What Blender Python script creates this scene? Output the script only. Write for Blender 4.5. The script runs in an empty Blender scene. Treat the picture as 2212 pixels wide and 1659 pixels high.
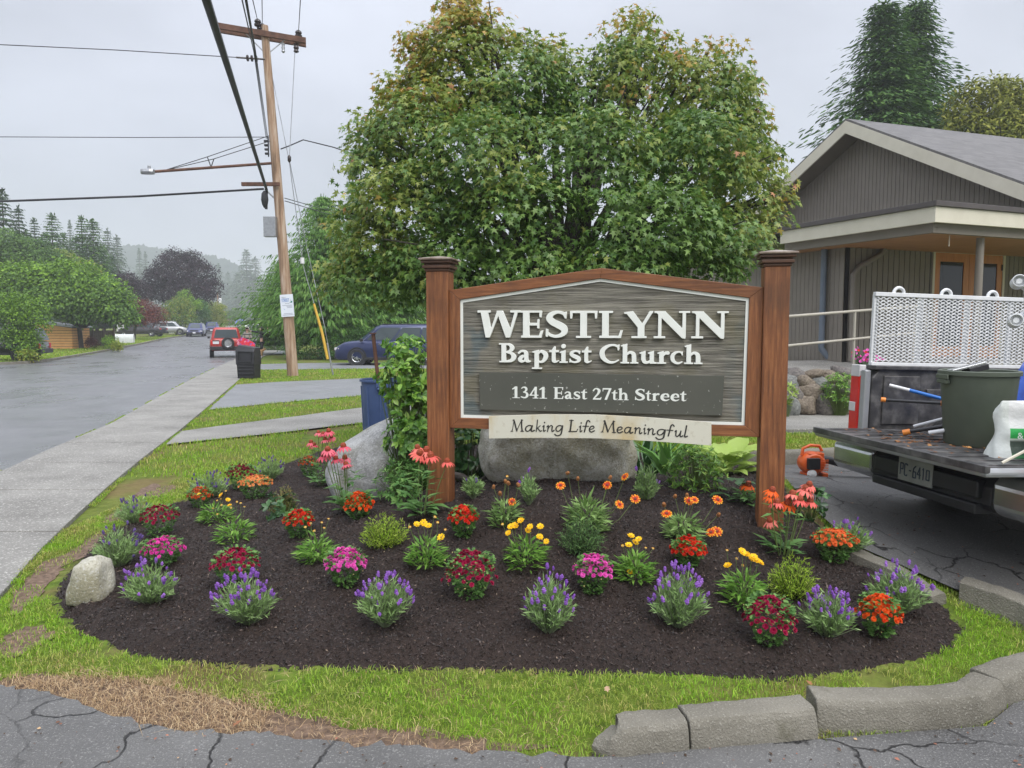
import bpy, bmesh, math, random
import numpy as np
from mathutils import Vector, Matrix, Euler
from mathutils.geometry import delaunay_2d_cdt

random.seed(7); rng = np.random.default_rng(7)
R = math.radians
scene = bpy.context.scene
C = scene.collection

# ---------------------------------------------------------------- camera
EYE = 1.62; F = 1600.0; PITCH = math.atan((829.5-708.0)/F)
cam_d = bpy.data.cameras.new('camera'); cam = bpy.data.objects.new('camera', cam_d); C.objects.link(cam)
cam.location = (0, 0, EYE); cam.rotation_euler = (math.pi/2-PITCH, 0, 0)
cam_d.sensor_width = 36.0; cam_d.lens = 36.0*F/2212.0
cam_d.clip_start = 0.05; cam_d.clip_end = 4000
scene.camera = cam

# ---------------------------------------------------------------- world, sun, exposure
SUN_EL, SUN_AZ = R(50), R(150)
world = bpy.data.worlds.new('World'); scene.world = world; world.use_nodes = True
wn = world.node_tree; wn.nodes.clear()
def WN(t, **k):
    n = wn.nodes.new(t)
    for a, b in k.items(): setattr(n, a, b)
    return n
sky = WN('ShaderNodeTexSky'); sky.sky_type = 'NISHITA'; sky.sun_disc = False
sky.sun_elevation = SUN_EL; sky.sun_rotation = SUN_AZ
tc = WN('ShaderNodeTexCoord'); sep = WN('ShaderNodeSeparateXYZ'); wn.links.new(tc.outputs['Generated'], sep.inputs[0])
pw = WN('ShaderNodeMath', operation='POWER', use_clamp=True); wn.links.new(sep.outputs['Z'], pw.inputs[0]); pw.inputs[1].default_value = 2.4
el = WN('ShaderNodeMapRange'); wn.links.new(pw.outputs[0], el.inputs[0])
el.inputs[1].default_value = 0; el.inputs[2].default_value = 1; el.inputs[3].default_value = 3.3; el.inputs[4].default_value = 13.0
no = WN('ShaderNodeTexNoise'); no.inputs['Scale'].default_value = 1.7; no.inputs['Detail'].default_value = 5; no.inputs['Roughness'].default_value = .5
mp = WN('ShaderNodeMapping'); mp.inputs['Scale'].default_value = (1, 1, 2.2); mp.inputs['Location'].default_value = (3.1, 0.4, 0)
wn.links.new(tc.outputs['Generated'], mp.inputs[0]); wn.links.new(mp.outputs[0], no.inputs['Vector'])
nr = WN('ShaderNodeMapRange'); wn.links.new(no.outputs['Fac'], nr.inputs[0])
nr.inputs[1].default_value = .3; nr.inputs[2].default_value = .7; nr.inputs[3].default_value = .74; nr.inputs[4].default_value = 1.24
mul = WN('ShaderNodeMath', operation='MULTIPLY'); wn.links.new(el.outputs[0], mul.inputs[0]); wn.links.new(nr.outputs[0], mul.inputs[1])
cl = WN('ShaderNodeVectorMath', operation='SCALE'); cl.inputs[0].default_value = (.935, .975, 1.10); wn.links.new(mul.outputs[0], cl.inputs['Scale'])
mx = WN('ShaderNodeMix', data_type='RGBA'); mx.inputs['Factor'].default_value = .92
wn.links.new(sky.outputs[0], mx.inputs['A']); wn.links.new(cl.outputs[0], mx.inputs['B'])
bg = WN('ShaderNodeBackground'); bg.inputs['Strength'].default_value = .1; wn.links.new(mx.outputs['Result'], bg.inputs['Color'])
wo = WN('ShaderNodeOutputWorld'); wn.links.new(bg.outputs[0], wo.inputs['Surface'])

sun_d = bpy.data.lights.new('sun', 'SUN'); sun_d.energy = 1.5; sun_d.angle = R(50); sun_d.color = (1, .97, .93)
sun = bpy.data.objects.new('sun', sun_d); C.objects.link(sun); sun.location = (0, 0, 30)
sd = Vector((math.sin(SUN_AZ)*math.cos(SUN_EL), math.cos(SUN_AZ)*math.cos(SUN_EL), math.sin(SUN_EL)))
sun.rotation_euler = sd.to_track_quat('Z', 'Y').to_euler()
vs = scene.view_settings; vs.view_transform = 'Standard'; vs.look = 'None'; vs.exposure = 1.0; vs.gamma = 1.0
vs.use_curve_mapping = False
cy = scene.cycles; cy.use_denoising = True; cy.max_bounces = 6; cy.diffuse_bounces = 3; cy.glossy_bounces = 3
cy.transmission_bounces = 3; cy.transparent_max_bounces = 8; cy.volume_bounces = 1

# ---------------------------------------------------------------- terrain
def sm(a, b, x):
    t = np.clip((np.asarray(x, float)-a)/(b-a), 0, 1); return t*t*(3-2*t)
def vnoise(x, y, s=0):
    x = np.asarray(x, float); y = np.asarray(y, float)
    xi = np.floor(x).astype(np.int64); yi = np.floor(y).astype(np.int64); fx = x-xi; fy = y-yi
    fx = fx*fx*(3-2*fx); fy = fy*fy*(3-2*fy)
    def h(a, b):
        n = (a*374761393+b*668265263+s*974634777) & 0x7fffffff
        n = (n ^ (n >> 13))*1274126177 & 0x7fffffff
        return ((n ^ (n >> 16)) & 0xffff)/65535.0
    return (h(xi, yi)*(1-fx)+h(xi+1, yi)*fx)*(1-fy)+(h(xi, yi+1)*(1-fx)+h(xi+1, yi+1)*fx)*fy
def T(x, y):
    x = np.asarray(x, float); y = np.asarray(y, float)
    t = np.clip(y-45, 0, 150); base = .018*t*sm(0, 12, t)
    lot = .28*sm(.5, 2.4, x)*sm(3.0, 6.0, y)
    mound = .5*np.exp(-((x-.3)/1.9)**2-((y-5.2)/1.5)**2)
    return base+lot+mound
def T1(x, y): return float(T(x, y))

cs, sn = math.cos(PITCH), math.sin(PITCH)
def ray(px, py):
    a = (px-1106.0)/F; b = -(py-829.5)/F
    return Vector((a, cs+b*sn, -sn+b*cs))
def at_y(px, py, y):                                   # the point of the line of sight at distance y
    d = ray(px, py); return Vector((0, 0, EYE))+d*(y/d.y)
def at_g(px, py, off=0.0, lim=260):                    # the point of the line of sight on the terrain
    d = ray(px, py); d = d/d.y; y = 1.0; prev = y
    while y < lim:
        p = Vector((0, 0, EYE))+d*y
        if p.z <= T1(p.x, p.y)+off: break
        prev = y; y *= 1.02
    lo, hi = prev, y
    for _ in range(24):
        m = (lo+hi)/2; p = Vector((0, 0, EYE))+d*m
        if p.z <= T1(p.x, p.y)+off: hi = m
        else: lo = m
    p = Vector((0, 0, EYE))+d*hi
    return Vector((p.x, p.y, T1(p.x, p.y)+off))
def G2(pts): return [at_g(*p).xy.to_tuple() for p in pts]
def inpoly(x, y, poly):
    x = np.asarray(x, float); y = np.asarray(y, float); ins = np.zeros(x.shape, bool); n = len(poly)
    for i in range(n):
        x1, y1 = poly[i]; x2, y2 = poly[(i+1) % n]
        if y1 == y2: continue
        c = ((y1 > y) != (y2 > y)) & (x < (x2-x1)*(y-y1)/(y2-y1)+x1)
        ins ^= c
    return ins
def smooth_closed(poly, n=6):
    out = []; N = len(poly)
    for i in range(N):
        p0, p1, p2, p3 = [np.array(poly[(i+k) % N]) for k in (-1, 0, 1, 2)]
        for j in range(n):
            t = j/n
            out.append(tuple(.5*(2*p1+(p2-p0)*t+(2*p0-5*p1+4*p2-p3)*t*t+(3*p1-p0-3*p2+p3)*t**3)))
    return out
def catmull(pts, n=8):
    pts = [np.array(p, float) for p in pts]; P = [2*pts[0]-pts[1]]+pts+[2*pts[-1]-pts[-2]]; out = []
    for i in range(1, len(P)-2):
        p0, p1, p2, p3 = P[i-1:i+3]
        for j in range(n):
            t = j/n
            out.append(.5*(2*p1+(p2-p0)*t+(2*p0-5*p1+4*p2-p3)*t*t+(3*p1-p0-3*p2+p3)*t**3))
    out.append(P[-2]); return out

# ---------------------------------------------------------------- mesh helpers
def link(o, parent=None):
    C.objects.link(o)
    if parent is not None: o.parent = parent
    return o
def tag(o, label=None, cat=None, group=None, kind=None):
    if label: o['label'] = label
    if cat: o['category'] = cat
    if group: o['group'] = group
    if kind: o['kind'] = kind
    return o
def thing(name, label, cat, loc=(0, 0, 0), rz=0.0, group=None, rot=None):
    o = bpy.data.objects.new(name, None); o.empty_display_size = .2; C.objects.link(o)
    o.location = loc; o.rotation_euler = rot if rot else (0, 0, rz)
    return tag(o, label, cat, group)
def tri_mesh(name, V, Fc, mats, parent=None, smooth=False, midx=None, loc=None):
    me = bpy.data.meshes.new(name); V = np.asarray(V, np.float32); Fc = np.asarray(Fc, np.int32); k = Fc.shape[1]
    me.vertices.add(len(V)); me.vertices.foreach_set('co', V.ravel())
    me.loops.add(Fc.size); me.loops.foreach_set('vertex_index', Fc.ravel())
    me.polygons.add(len(Fc)); me.polygons.foreach_set('loop_start', np.arange(0, Fc.size, k, dtype=np.int32))
    if smooth: me.polygons.foreach_set('use_smooth', np.ones(len(Fc), bool))
    for m in (mats if isinstance(mats, (list, tuple)) else [mats]): me.materials.append(m)
    if midx is not None: me.polygons.foreach_set('material_index', np.asarray(midx, np.int32))
    me.update(calc_edges=True)
    o = link(bpy.data.objects.new(name, me), parent)
    if loc is not None: o.location = loc
    return o
def inst(name, mesh, parent, M=None):
    o = link(bpy.data.objects.new(name, mesh), parent)
    if M is not None: o.matrix_local = M
    return o
def frame(z, x=None):                                  # rotation with its Z along z
    z = Vector(z).normalized(); x = Vector(x) if x is not None else (Vector((1, 0, 0)) if abs(z.x) < .9 else Vector((0, 1, 0)))
    y = z.cross(x).normalized(); x = y.cross(z)
    return Matrix((x, y, z)).transposed().to_4x4()
class MB:
    def __init__(s): s.v = []; s.f = []; s.m = []
    def add(s, V, Fs, mi=0, M=None):
        b = len(s.v)
        for p in V:
            p = Vector(p); s.v.append(M @ p if M is not None else p)
        for f in Fs: s.f.append([i+b for i in f]); s.m.append(mi)
        return s
    def box(s, c, d, mi=0, M=None, rot=None):
        x, y, z = [k/2 for k in d]
        V = [Vector((a*x, b*y, e*z)) for a in (-1, 1) for b in (-1, 1) for e in (-1, 1)]
        if rot is not None:
            Rm = rot if isinstance(rot, Matrix) else Euler(rot).to_matrix().to_4x4(); V = [Rm @ p for p in V]
        return s.add([p+Vector(c) for p in V], [(0, 1, 3, 2), (4, 6, 7, 5), (0, 4, 5, 1), (2, 3, 7, 6), (0, 2, 6, 4), (1, 5, 7, 3)], mi, M)
    def tube(s, pts, r, n=8, mi=0, M=None, caps=True):
        pts = [Vector(p) for p in pts]; rs = r if isinstance(r, (list, tuple)) else [r]*len(pts); V = []; Fs = []
        ref = None
        for i, p in enumerate(pts):
            d = (pts[min(i+1, len(pts)-1)]-pts[max(i-1, 0)]).normalized()
            if ref is None: ref = Vector((0, 0, 1)) if abs(d.z) < .9 else Vector((1, 0, 0))
            x = (ref-d*ref.dot(d)).normalized(); y = d.cross(x); ref = x
            for k in range(n):
                a = 2*math.pi*k/n; V.append(p+(x*math.cos(a)+y*math.sin(a))*rs[i])
        for i in range(len(pts)-1):
            for k in range(n):
                k2 = (k+1) % n; Fs.append((i*n+k, i*n+k2, (i+1)*n+k2, (i+1)*n+k))
        if caps: Fs.append(tuple(range(n-1, -1, -1))); Fs.append(tuple((len(pts)-1)*n+k for k in range(n)))
        return s.add(V, Fs, mi, M)
    def lathe(s, prof, n=24, mi=0, M=None, cap0=True, cap1=True):
        V = []; Fs = []
        for r, z in prof:
            for k in range(n):
                a = 2*math.pi*k/n; V.append((r*math.cos(a), r*math.sin(a), z))
        for i in range(len(prof)-1):
            for k in range(n):
                k2 = (k+1) % n; Fs.append((i*n+k, i*n+k2, (i+1)*n+k2, (i+1)*n+k))
        if cap0: Fs.append(tuple(range(n-1, -1, -1)))
        if cap1: Fs.append(tuple((len(prof)-1)*n+k for k in range(n)))
        return s.add(V, Fs, mi, M)
    def prism(s, poly, z0, z1, mi=0, M=None):
        n = len(poly); V = [(p[0], p[1], z0) for p in poly]+[(p[0], p[1], z1) for p in poly]
        Fs = [tuple(range(n-1, -1, -1)), tuple(range(n, 2*n))]+[(i, (i+1) % n, n+(i+1) % n, n+i) for i in range(n)]
        return s.add(V, Fs, mi, M)
    def loft(s, rings, mi=0, caps=True, M=None):
        n = len(rings[0]); V = [p for r in rings for p in r]
        Fs = [(i*n+k, i*n+(k+1) % n, (i+1)*n+(k+1) % n, (i+1)*n+k) for i in range(len(rings)-1) for k in range(n)]
        if caps: Fs += [tuple(range(n-1, -1, -1)), tuple((len(rings)-1)*n+k for k in range(n))]
        return s.add(V, Fs, mi, M)
    def mesh(s, name, mats, smooth=None):
        me = bpy.data.meshes.new(name); me.from_pydata([tuple(p) for p in s.v], [], s.f)
        for m in (mats if isinstance(mats, (list, tuple)) else [mats]): me.materials.append(m)
        if any(s.m): me.polygons.foreach_set('material_index', s.m)
        bm = bmesh.new(); bm.from_mesh(me); bmesh.ops.recalc_face_normals(bm, faces=bm.faces); bm.to_mesh(me); bm.free()
        if smooth is not None:
            me.polygons.foreach_set('use_smooth', [True]*len(me.polygons)); me.set_sharp_from_angle(angle=R(smooth))
        me.update(); return me
    def build(s, name, mats, parent=None, smooth=None, bevel=0, loc=None, seg=2):
        o = link(bpy.data.objects.new(name, s.mesh(name, mats, smooth)), parent)
        if loc is not None: o.location = loc
        if bevel:
            b = o.modifiers.new('edge', 'BEVEL'); b.width = bevel; b.segments = seg; b.limit_method = 'ANGLE'; b.angle_limit = R(35)
        return o
def sheet(name, poly, mat, off, step, holes=(), kind='structure', bump=None, parent=None, edge_drop=0.0):
    """a sheet that follows the terrain inside poly"""
    P = np.array(poly); x0, y0 = P.min(0); x1, y1 = P.max(0)
    gx, gy = np.meshgrid(np.arange(x0, x1, step), np.arange(y0, y1, step)); gx = gx.ravel(); gy = gy.ravel()
    gx = gx+rng.uniform(-.3, .3, gx.shape)*step; gy = gy+rng.uniform(-.3, .3, gy.shape)*step
    ok = inpoly(gx, gy, poly)
    for h in holes: ok &= ~inpoly(gx, gy, h)
    pts = [Vector(p) for p in poly]; edges = [(i, (i+1) % len(poly)) for i in range(len(poly))]
    for h in holes:
        b = len(pts); pts += [Vector(p) for p in h]; edges += [(b+i, b+(i+1) % len(h)) for i in range(len(h))]
    nb = len(pts); pts += [Vector((a, b)) for a, b in zip(gx[ok], gy[ok])]
    v, e, f, ov, oe, of = delaunay_2d_cdt(pts, edges, [], 0, 1e-5)
    vx = np.array([p.x for p in v]); vy = np.array([p.y for p in v]); f = np.array([t for t in f if len(t) == 3])
    cx = vx[f].mean(1); cyy = vy[f].mean(1); keep = inpoly(cx, cyy, poly)
    for h in holes: keep &= ~inpoly(cx, cyy, h)
    f = f[keep]; z = T(vx, vy)+off
    if bump is not None: z = z+bump(vx, vy)
    a = f[:, 0]; b = f[:, 1]; c = f[:, 2]
    cr = (vx[b]-vx[a])*(vy[c]-vy[a])-(vy[b]-vy[a])*(vx[c]-vx[a]); f[cr < 0] = f[cr < 0][:, ::-1]
    o = tri_mesh(name, np.stack([vx, vy, z], 1), f, mat, parent, smooth=True)
    if kind: o['kind'] = kind
    return o

# ---------------------------------------------------------------- materials
def new_mat(name):
    m = bpy.data.materials.new(name); m.use_nodes = True; nt = m.node_tree
    return m, nt, nt.nodes['Principled BSDF']
def ramp(nt, fac, cols):
    r = nt.nodes.new('ShaderNodeValToRGB'); e = r.color_ramp.elements
    n = len(cols)
    while len(e) < n: e.new(.5)
    for i, c in enumerate(cols):
        if len(c) == 4: e[i].position = c[3]
        else: e[i].position = i/(n-1) if n > 1 else 0
        e[i].color = (c[0], c[1], c[2], 1)
    nt.links.new(fac, r.inputs[0]); return r.outputs[0]
def tex(nt, kind='noise', scale=5.0, detail=6, rough=.6, coord='Object', stretch=None, vor=None, loc=None):
    t = nt.nodes.new('ShaderNodeTexCoord'); src = t.outputs[coord if coord != 'World' else 'Object']
    if coord == 'World':
        g = nt.nodes.new('ShaderNodeNewGeometry'); src = g.outputs['Position']
    if stretch or loc:
        mpn = nt.nodes.new('ShaderNodeMapping'); mpn.inputs['Scale'].default_value = stretch or (1, 1, 1)
        if loc: mpn.inputs['Location'].default_value = loc
        nt.links.new(src, mpn.inputs[0]); src = mpn.outputs[0]
    if kind == 'noise':
        n = nt.nodes.new('ShaderNodeTexNoise'); n.inputs['Detail'].default_value = detail; n.inputs['Roughness'].default_value = rough
        n.inputs['Scale'].default_value = scale; nt.links.new(src, n.inputs['Vector']); return n.outputs['Fac']
    n = nt.nodes.new('ShaderNodeTexVoronoi'); n.inputs['Scale'].default_value = scale
    if vor: n.feature = vor
    nt.links.new(src, n.inputs['Vector']); return n.outputs['Distance']
def mrange(nt, v, a, b, c, d):
    n = nt.nodes.new('ShaderNodeMapRange'); nt.links.new(v, n.inputs[0])
    for i, k in enumerate((a, b, c, d)): n.inputs[i+1].default_value = k
    return n.outputs[0]
def mixc(nt, fac, a, b):
    n = nt.nodes.new('ShaderNodeMix'); n.data_type = 'RGBA'
    if hasattr(fac, 'links'): nt.links.new(fac, n.inputs['Factor'])
    else: n.inputs['Factor'].default_value = fac
    for k, v in (('A', a), ('B', b)):
        if hasattr(v, 'links'): nt.links.new(v, n.inputs[k])
        else: n.inputs[k].default_value = (*v, 1)
    return n.outputs['Result']
def bump(nt, p, h, s=.3, d=.01, prev=None):
    b = nt.nodes.new('ShaderNodeBump'); b.inputs['Strength'].default_value = s; b.inputs['Distance'].default_value = d
    nt.links.new(h, b.inputs['Height'])
    if prev is not None: nt.links.new(prev, b.inputs['Normal'])
    nt.links.new(b.outputs[0], p.inputs['Normal']); return b.outputs[0]
def pm(name, cols, scale=8, rough=.6, bs=0, bscale=None, bd=.01, metal=0, spec=.5, stretch=None, coat=0, rr=None, coord='Object', detail=6):
    m, nt, p = new_mat(name)
    if len(cols) == 1: p.inputs['Base Color'].default_value = (*cols[0][:3], 1)
    else: nt.links.new(ramp(nt, tex(nt, scale=scale, stretch=stretch, coord=coord, detail=detail), [(*c, .3+.4*i/(len(cols)-1)) for i, c in enumerate(cols)]), p.inputs['Base Color'])
    p.inputs['Roughness'].default_value = rough; p.inputs['Metallic'].default_value = metal
    p.inputs['Specular IOR Level'].default_value = spec; p.inputs['Coat Weight'].default_value = coat; p.inputs['Coat Roughness'].default_value = .08
    if rr: nt.links.new(mrange(nt, tex(nt, scale=rr[0], coord=coord), .35, .65, rr[1], rr[2]), p.inputs['Roughness'])
    if bs: bump(nt, p, tex(nt, scale=bscale or scale*3, stretch=stretch, coord=coord), bs, bd)
    return m
LEAFGAIN = 1.3
def leafm(name, cols, rough=.5, trans=.25, spec=.2, patch=None, ps=.8, gain=None):
    g_ = gain or LEAFGAIN; cols = [(*[min(.62, k*g_) for k in c[:3]], *c[3:]) for c in cols]
    if patch: patch = [(*[min(.62, k*g_) for k in c[:3]], *c[3:]) for c in patch]
    m, nt, p = new_mat(name)
    g = nt.nodes.new('ShaderNodeNewGeometry')
    col = ramp(nt, g.outputs['Random Per Island'], cols)
    if patch: col = mixc(nt, mrange(nt, tex(nt, scale=ps, detail=3, coord='World'), .42, .66, 0, .85), col, ramp(nt, g.outputs['Random Per Island'], patch))
    nt.links.new(col, p.inputs['Base Color']); p.inputs['Roughness'].default_value = rough; p.inputs['Specular IOR Level'].default_value = spec
    if trans:
        t = nt.nodes.new('ShaderNodeBsdfTranslucent'); nt.links.new(col, t.inputs['Color'])
        mxs = nt.nodes.new('ShaderNodeMixShader'); mxs.inputs[0].default_value = trans
        nt.links.new(p.outputs[0], mxs.inputs[1]); nt.links.new(t.outputs[0], mxs.inputs[2])
        nt.links.new(mxs.outputs[0], nt.nodes['Material Output'].inputs['Surface'])
    return m
def glassm(name, c, rough=.06):
    m, nt, p = new_mat(name); p.inputs['Base Color'].default_value = (*c, 1); p.inputs['Roughness'].default_value = rough
    p.inputs['Specular IOR Level'].default_value = .5; return m

M = {}
M['concrete'] = pm('aged concrete', [(.17, .165, .15), (.27, .26, .235), (.34, .325, .29)], 6, .85, .8, 90, .006)
def agg(name, lo, hi, spots, rough, wet=None, cracks=False, speck=90, moss=None, bs=.9):
    m, nt, p = new_mat(name)
    v = tex(nt, 'voronoi', speck, coord='World'); n = tex(nt, scale=1.3, coord='World', detail=8); n2 = tex(nt, scale=speck*.7, coord='World', detail=3)
    base = ramp(nt, n, [(*lo, .3), (*hi, .7)])
    col = mixc(nt, mrange(nt, n2, .56, .66, 0, .8), base, spots)
    col = mixc(nt, mrange(nt, v, .0, .35, .55, 0), col, tuple(k*.45 for k in lo))
    if moss: col = mixc(nt, mrange(nt, tex(nt, scale=2.6, coord='World', detail=9, rough=.7), .58, .68, 0, .75), col, moss)
    h = n2
    if cracks:
        d = nt.nodes.new('ShaderNodeTexNoise'); d.inputs['Scale'].default_value = 2.2; d.inputs['Detail'].default_value = 5
        gg = nt.nodes.new('ShaderNodeNewGeometry'); nt.links.new(gg.outputs['Position'], d.inputs['Vector'])
        vm = nt.nodes.new('ShaderNodeVectorMath'); vm.operation = 'MULTIPLY_ADD'; vm.inputs[1].default_value = (.55, .55, .55)
        nt.links.new(d.outputs['Color'], vm.inputs[0]); nt.links.new(gg.outputs['Position'], vm.inputs[2])
        vc = nt.nodes.new('ShaderNodeTexVoronoi'); vc.feature = 'DISTANCE_TO_EDGE'; vc.inputs['Scale'].default_value = 2.1
        nt.links.new(vm.outputs[0], vc.inputs['Vector'])
        msk = mrange(nt, tex(nt, scale=1.1, coord='World', detail=2), .42, .56, 0, 1)
        cr = mrange(nt, vc.outputs['Distance'], .004, .02, 1, 0)
        mm = nt.nodes.new('ShaderNodeMath'); mm.operation = 'MULTIPLY'; nt.links.new(cr, mm.inputs[0]); nt.links.new(msk, mm.inputs[1])
        col = mixc(nt, mm.outputs[0], col, (.012, .011, .01))
        sb = nt.nodes.new('ShaderNodeMath'); sb.operation = 'SUBTRACT'; nt.links.new(n2, sb.inputs[0]); nt.links.new(mm.outputs[0], sb.inputs[1]); h = sb.outputs[0]
    nt.links.new(col, p.inputs['Base Color']); p.inputs['Roughness'].default_value = rough
    if wet: nt.links.new(mrange(nt, tex(nt, scale=wet[0], coord='World', detail=5, stretch=(1, .6, 1)), .38, .62, wet[1], wet[2]), p.inputs['Roughness'])
    bump(nt, p, h, bs, .01)
    return m
M['asphalt_wet'] = agg('wet road asphalt', (.12, .12, .124), (.175, .175, .18), (.22, .22, .22), .4, (.5, .24, .42), speck=110, bs=.2)
M['asphalt_old'] = agg('old cracked asphalt', (.085, .083, .08), (.15, .147, .14), (.27, .265, .25), .75, (.7, .5, .85), True, 170)
M['asphalt_lot'] = agg('damp lot asphalt', (.05, .05, .053), (.1, .1, .1), (.16, .16, .155), .5, (.6, .22, .6), False, 80)
M['driveway'] = agg('driveway asphalt', (.16, .165, .17), (.21, .215, .22), (.27, .27, .27), .6, (.6, .4, .7), False, 50)
M['walk'] = agg('exposed aggregate concrete', (.16, .153, .138), (.28, .27, .245), (.52, .505, .46), .8, None, False, 75)
M['kerbstone'] = agg('kerb concrete', (.12, .11, .085), (.25, .232, .188), (.3, .285, .24), .85, None, False, 170, moss=(.1, .092, .06))
M['steel'] = pm('galvanised steel', [(.3, .31, .32), (.42, .43, .44)], 12, .4, metal=.7)
M['black'] = pm('black plastic', [(.012, .012, .014), (.022, .022, .025)], 9, .45)
M['rubber'] = pm('rubber', [(.014, .014, .015), (.026, .026, .027)], 12, .75)
M['chrome'] = pm('bright metal', [(.5, .51, .52), (.62, .63, .64)], 6, .22, metal=.9)
M['white'] = pm('white paint', [(.66, .67, .67), (.78, .78, .77)], 6, .4)
M['cable'] = pm('cable', [(.012, .012, .014), (.03, .03, .033)], 20, .6)
M['glass_dark'] = glassm('dark window glass', (.018, .022, .026)); M['glass_car'] = glassm('car window glass', (.05, .065, .07))
M['plate'] = pm('number plate white', [(.62, .64, .66), (.7, .71, .72)], 9, .4)
M['bark'] = pm('bark', [(.04, .032, .026), (.1, .085, .07)], 14, .9, .8, 40, .02, stretch=(1, 1, .25))
M['twig'] = pm('dark twig', [(.02, .016, .013), (.045, .038, .03)], 14, .9)
# ================================================================ ground, road, pavements
bed_px = [(112, 1287), (122, 1320), (137, 1342), (224, 1386), (320, 1418), (480, 1431), (700, 1440), (1106, 1445), (1400, 1452), (1606, 1461), (1706, 1460), (1850, 1447),
          (1956, 1430), (2040, 1398), (2080, 1368), (2086, 1345), (2066, 1325), (2040, 1290), (1960, 1252), (1847, 1196), (1800, 1150), (1740, 1090), (1690, 1040),
          (1640, 1005), (1560, 985), (1400, 975), (1200, 965), (1000, 960), (800, 965), (700, 970), (640, 990), (576, 1009), (500, 1040), (440, 1060), (384, 1082), (330, 1100), (262, 1130), (200, 1165), (150, 1220)]
BED = smooth_closed(G2(bed_px), 4)
front_px = [(-150, 1470), (0, 1482), (60, 1490), (120, 1500), (200, 1532), (300, 1562), (380, 1574), (500, 1582), (600, 1590), (700, 1602), (800, 1608), (900, 1614), (1000, 1622), (1120, 1628), (1275, 1636)]
FRONT = [tuple(np.array(p)+rng.normal(0, .012, 2)) for p in catmull(G2(front_px), 5)]
kerb_front = G2([(1290, 1640), (1500, 1622), (1770, 1598), (2130, 1570), (2190, 1520)])
island_right = G2([(2240, 1506), (2320, 1482)])+[(2.85, 3.36), (3.05, 3.5), (3.05, 3.66)]+G2([(2140, 1290), (2064, 1276), (1950, 1225), (1847, 1180), (1780, 1120), (1720, 1060), (1660, 1010), (1600, 992)])
island_line = FRONT+kerb_front+island_right
back_kerb = [tuple(at_g(px, py).xy) for px, py in ((1600, 1003), (1690, 1004), (1823, 999))]
yb = back_kerb[-1][1]
LOT = [(-8, .2), (16, .2), (16, yb+.25), (9, yb+.1)]+[back_kerb[2], back_kerb[1], back_kerb[0]]+island_line[::-1]

# sidewalk edges (world), interpolated in y
SWL = sorted([at_g(*p).xy.to_tuple()[::-1] for p in [(0, 1020), (80, 982), (160, 948), (239, 915), (330, 864), (411, 820), (470, 792), (515, 773), (548, 757), (566, 747)]]+[(2.0, -5.3), (4.0, -5.45), (60, -19.8)])
SWR = sorted([at_g(*p).xy.to_tuple()[::-1] for p in [(0, 1285), (80, 1193), (160, 1118), (240, 1046), (320, 981), (388, 930), (450, 878), (519, 818), (552, 788), (569, 769)]]+[(2.0, -2.35), (60, -17.7)])
def swl(y): return float(np.interp(y, [a for a, b in SWL], [b for a, b in SWL]))
def swr(y): return float(np.interp(y, [a for a, b in SWR], [b for a, b in SWR]))
def farx(px, y): return (px-1106)/F*y
RL = [(-25.5, -12), (-25.0, 10), (-24.6, 30)]+G2([(60, 783), (146, 772), (216, 760), (300, 744), (360, 731), (405, 724), (450, 712)])
RL += [(farx(492, 150), 150), (farx(500, 200), 200)]
RR = [(swl(y), y) for y in (2, 4, 6, 8, 10, 12.5, 15, 18, 22, 26, 30, 36, 42, 50, 60)]
RR = [(-4.5, -12)]+RR+[(-25, 85), (-33, 110), (farx(560, 150), 150), (farx(545, 200), 200)]
ROAD = RL+RR[::-1]

def nonuni(a, b, fine, near, far):
    out = [near]
    s = fine
    x = near
    return None
def axis(lo, hi, f0, f1, step, grow):
    xs = list(np.arange(f0, f1+1e-6, step)); s = step; x = f0; left = []
    while x > lo: s *= grow; x -= s; left.append(x)
    s = step; x = f1; right = []
    while x < hi: s *= grow; x += s; right.append(x)
    return np.array(left[::-1]+xs+right)
gx = axis(-820, 820, -7, 5, .11, 1.13); gy = axis(-25, 1150, 1.5, 10, .11, 1.10)
X, Y = np.meshgrid(gx, gy); Z = T(X, Y)
Z = Z-.22*inpoly(X, Y, ROAD)-.03
nx, ny = len(gx), len(gy)
idx = np.arange(nx*ny).reshape(ny, nx)
Fq = np.stack([idx[:-1, :-1], idx[:-1, 1:], idx[1:, 1:], idx[1:, :-1]], -1).reshape(-1, 4)
m, nt, p = new_mat('turf soil')
n1 = tex(nt, scale=1.1, coord='World', detail=8); n2 = tex(nt, scale=14, coord='World', detail=6); n3 = tex(nt, scale=.35, coord='World', detail=4)
c1 = ramp(nt, n2, [(.06, .09, .014, .3), (.11, .165, .022, .55), (.18, .19, .05, .75)])
c2 = mixc(nt, mrange(nt, n1, .50, .64, 0, .85), c1, ramp(nt, n2, [(.1, .06, .035, .3), (.19, .12, .07, .7)]))
c3 = mixc(nt, mrange(nt, n3, .5, .62, 0, .5), c2, (.17, .15, .05))
nt.links.new(c3, p.inputs['Base Color']); p.inputs['Roughness'].default_value = .95; p.inputs['Specular IOR Level'].default_value = .15
bump(nt, p, n2, .8, .02); M['turf'] = m
go = tri_mesh('ground', np.stack([X.ravel(), Y.ravel(), Z.ravel()], 1), Fq, M['turf'], smooth=True); go['kind'] = 'structure'

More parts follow.
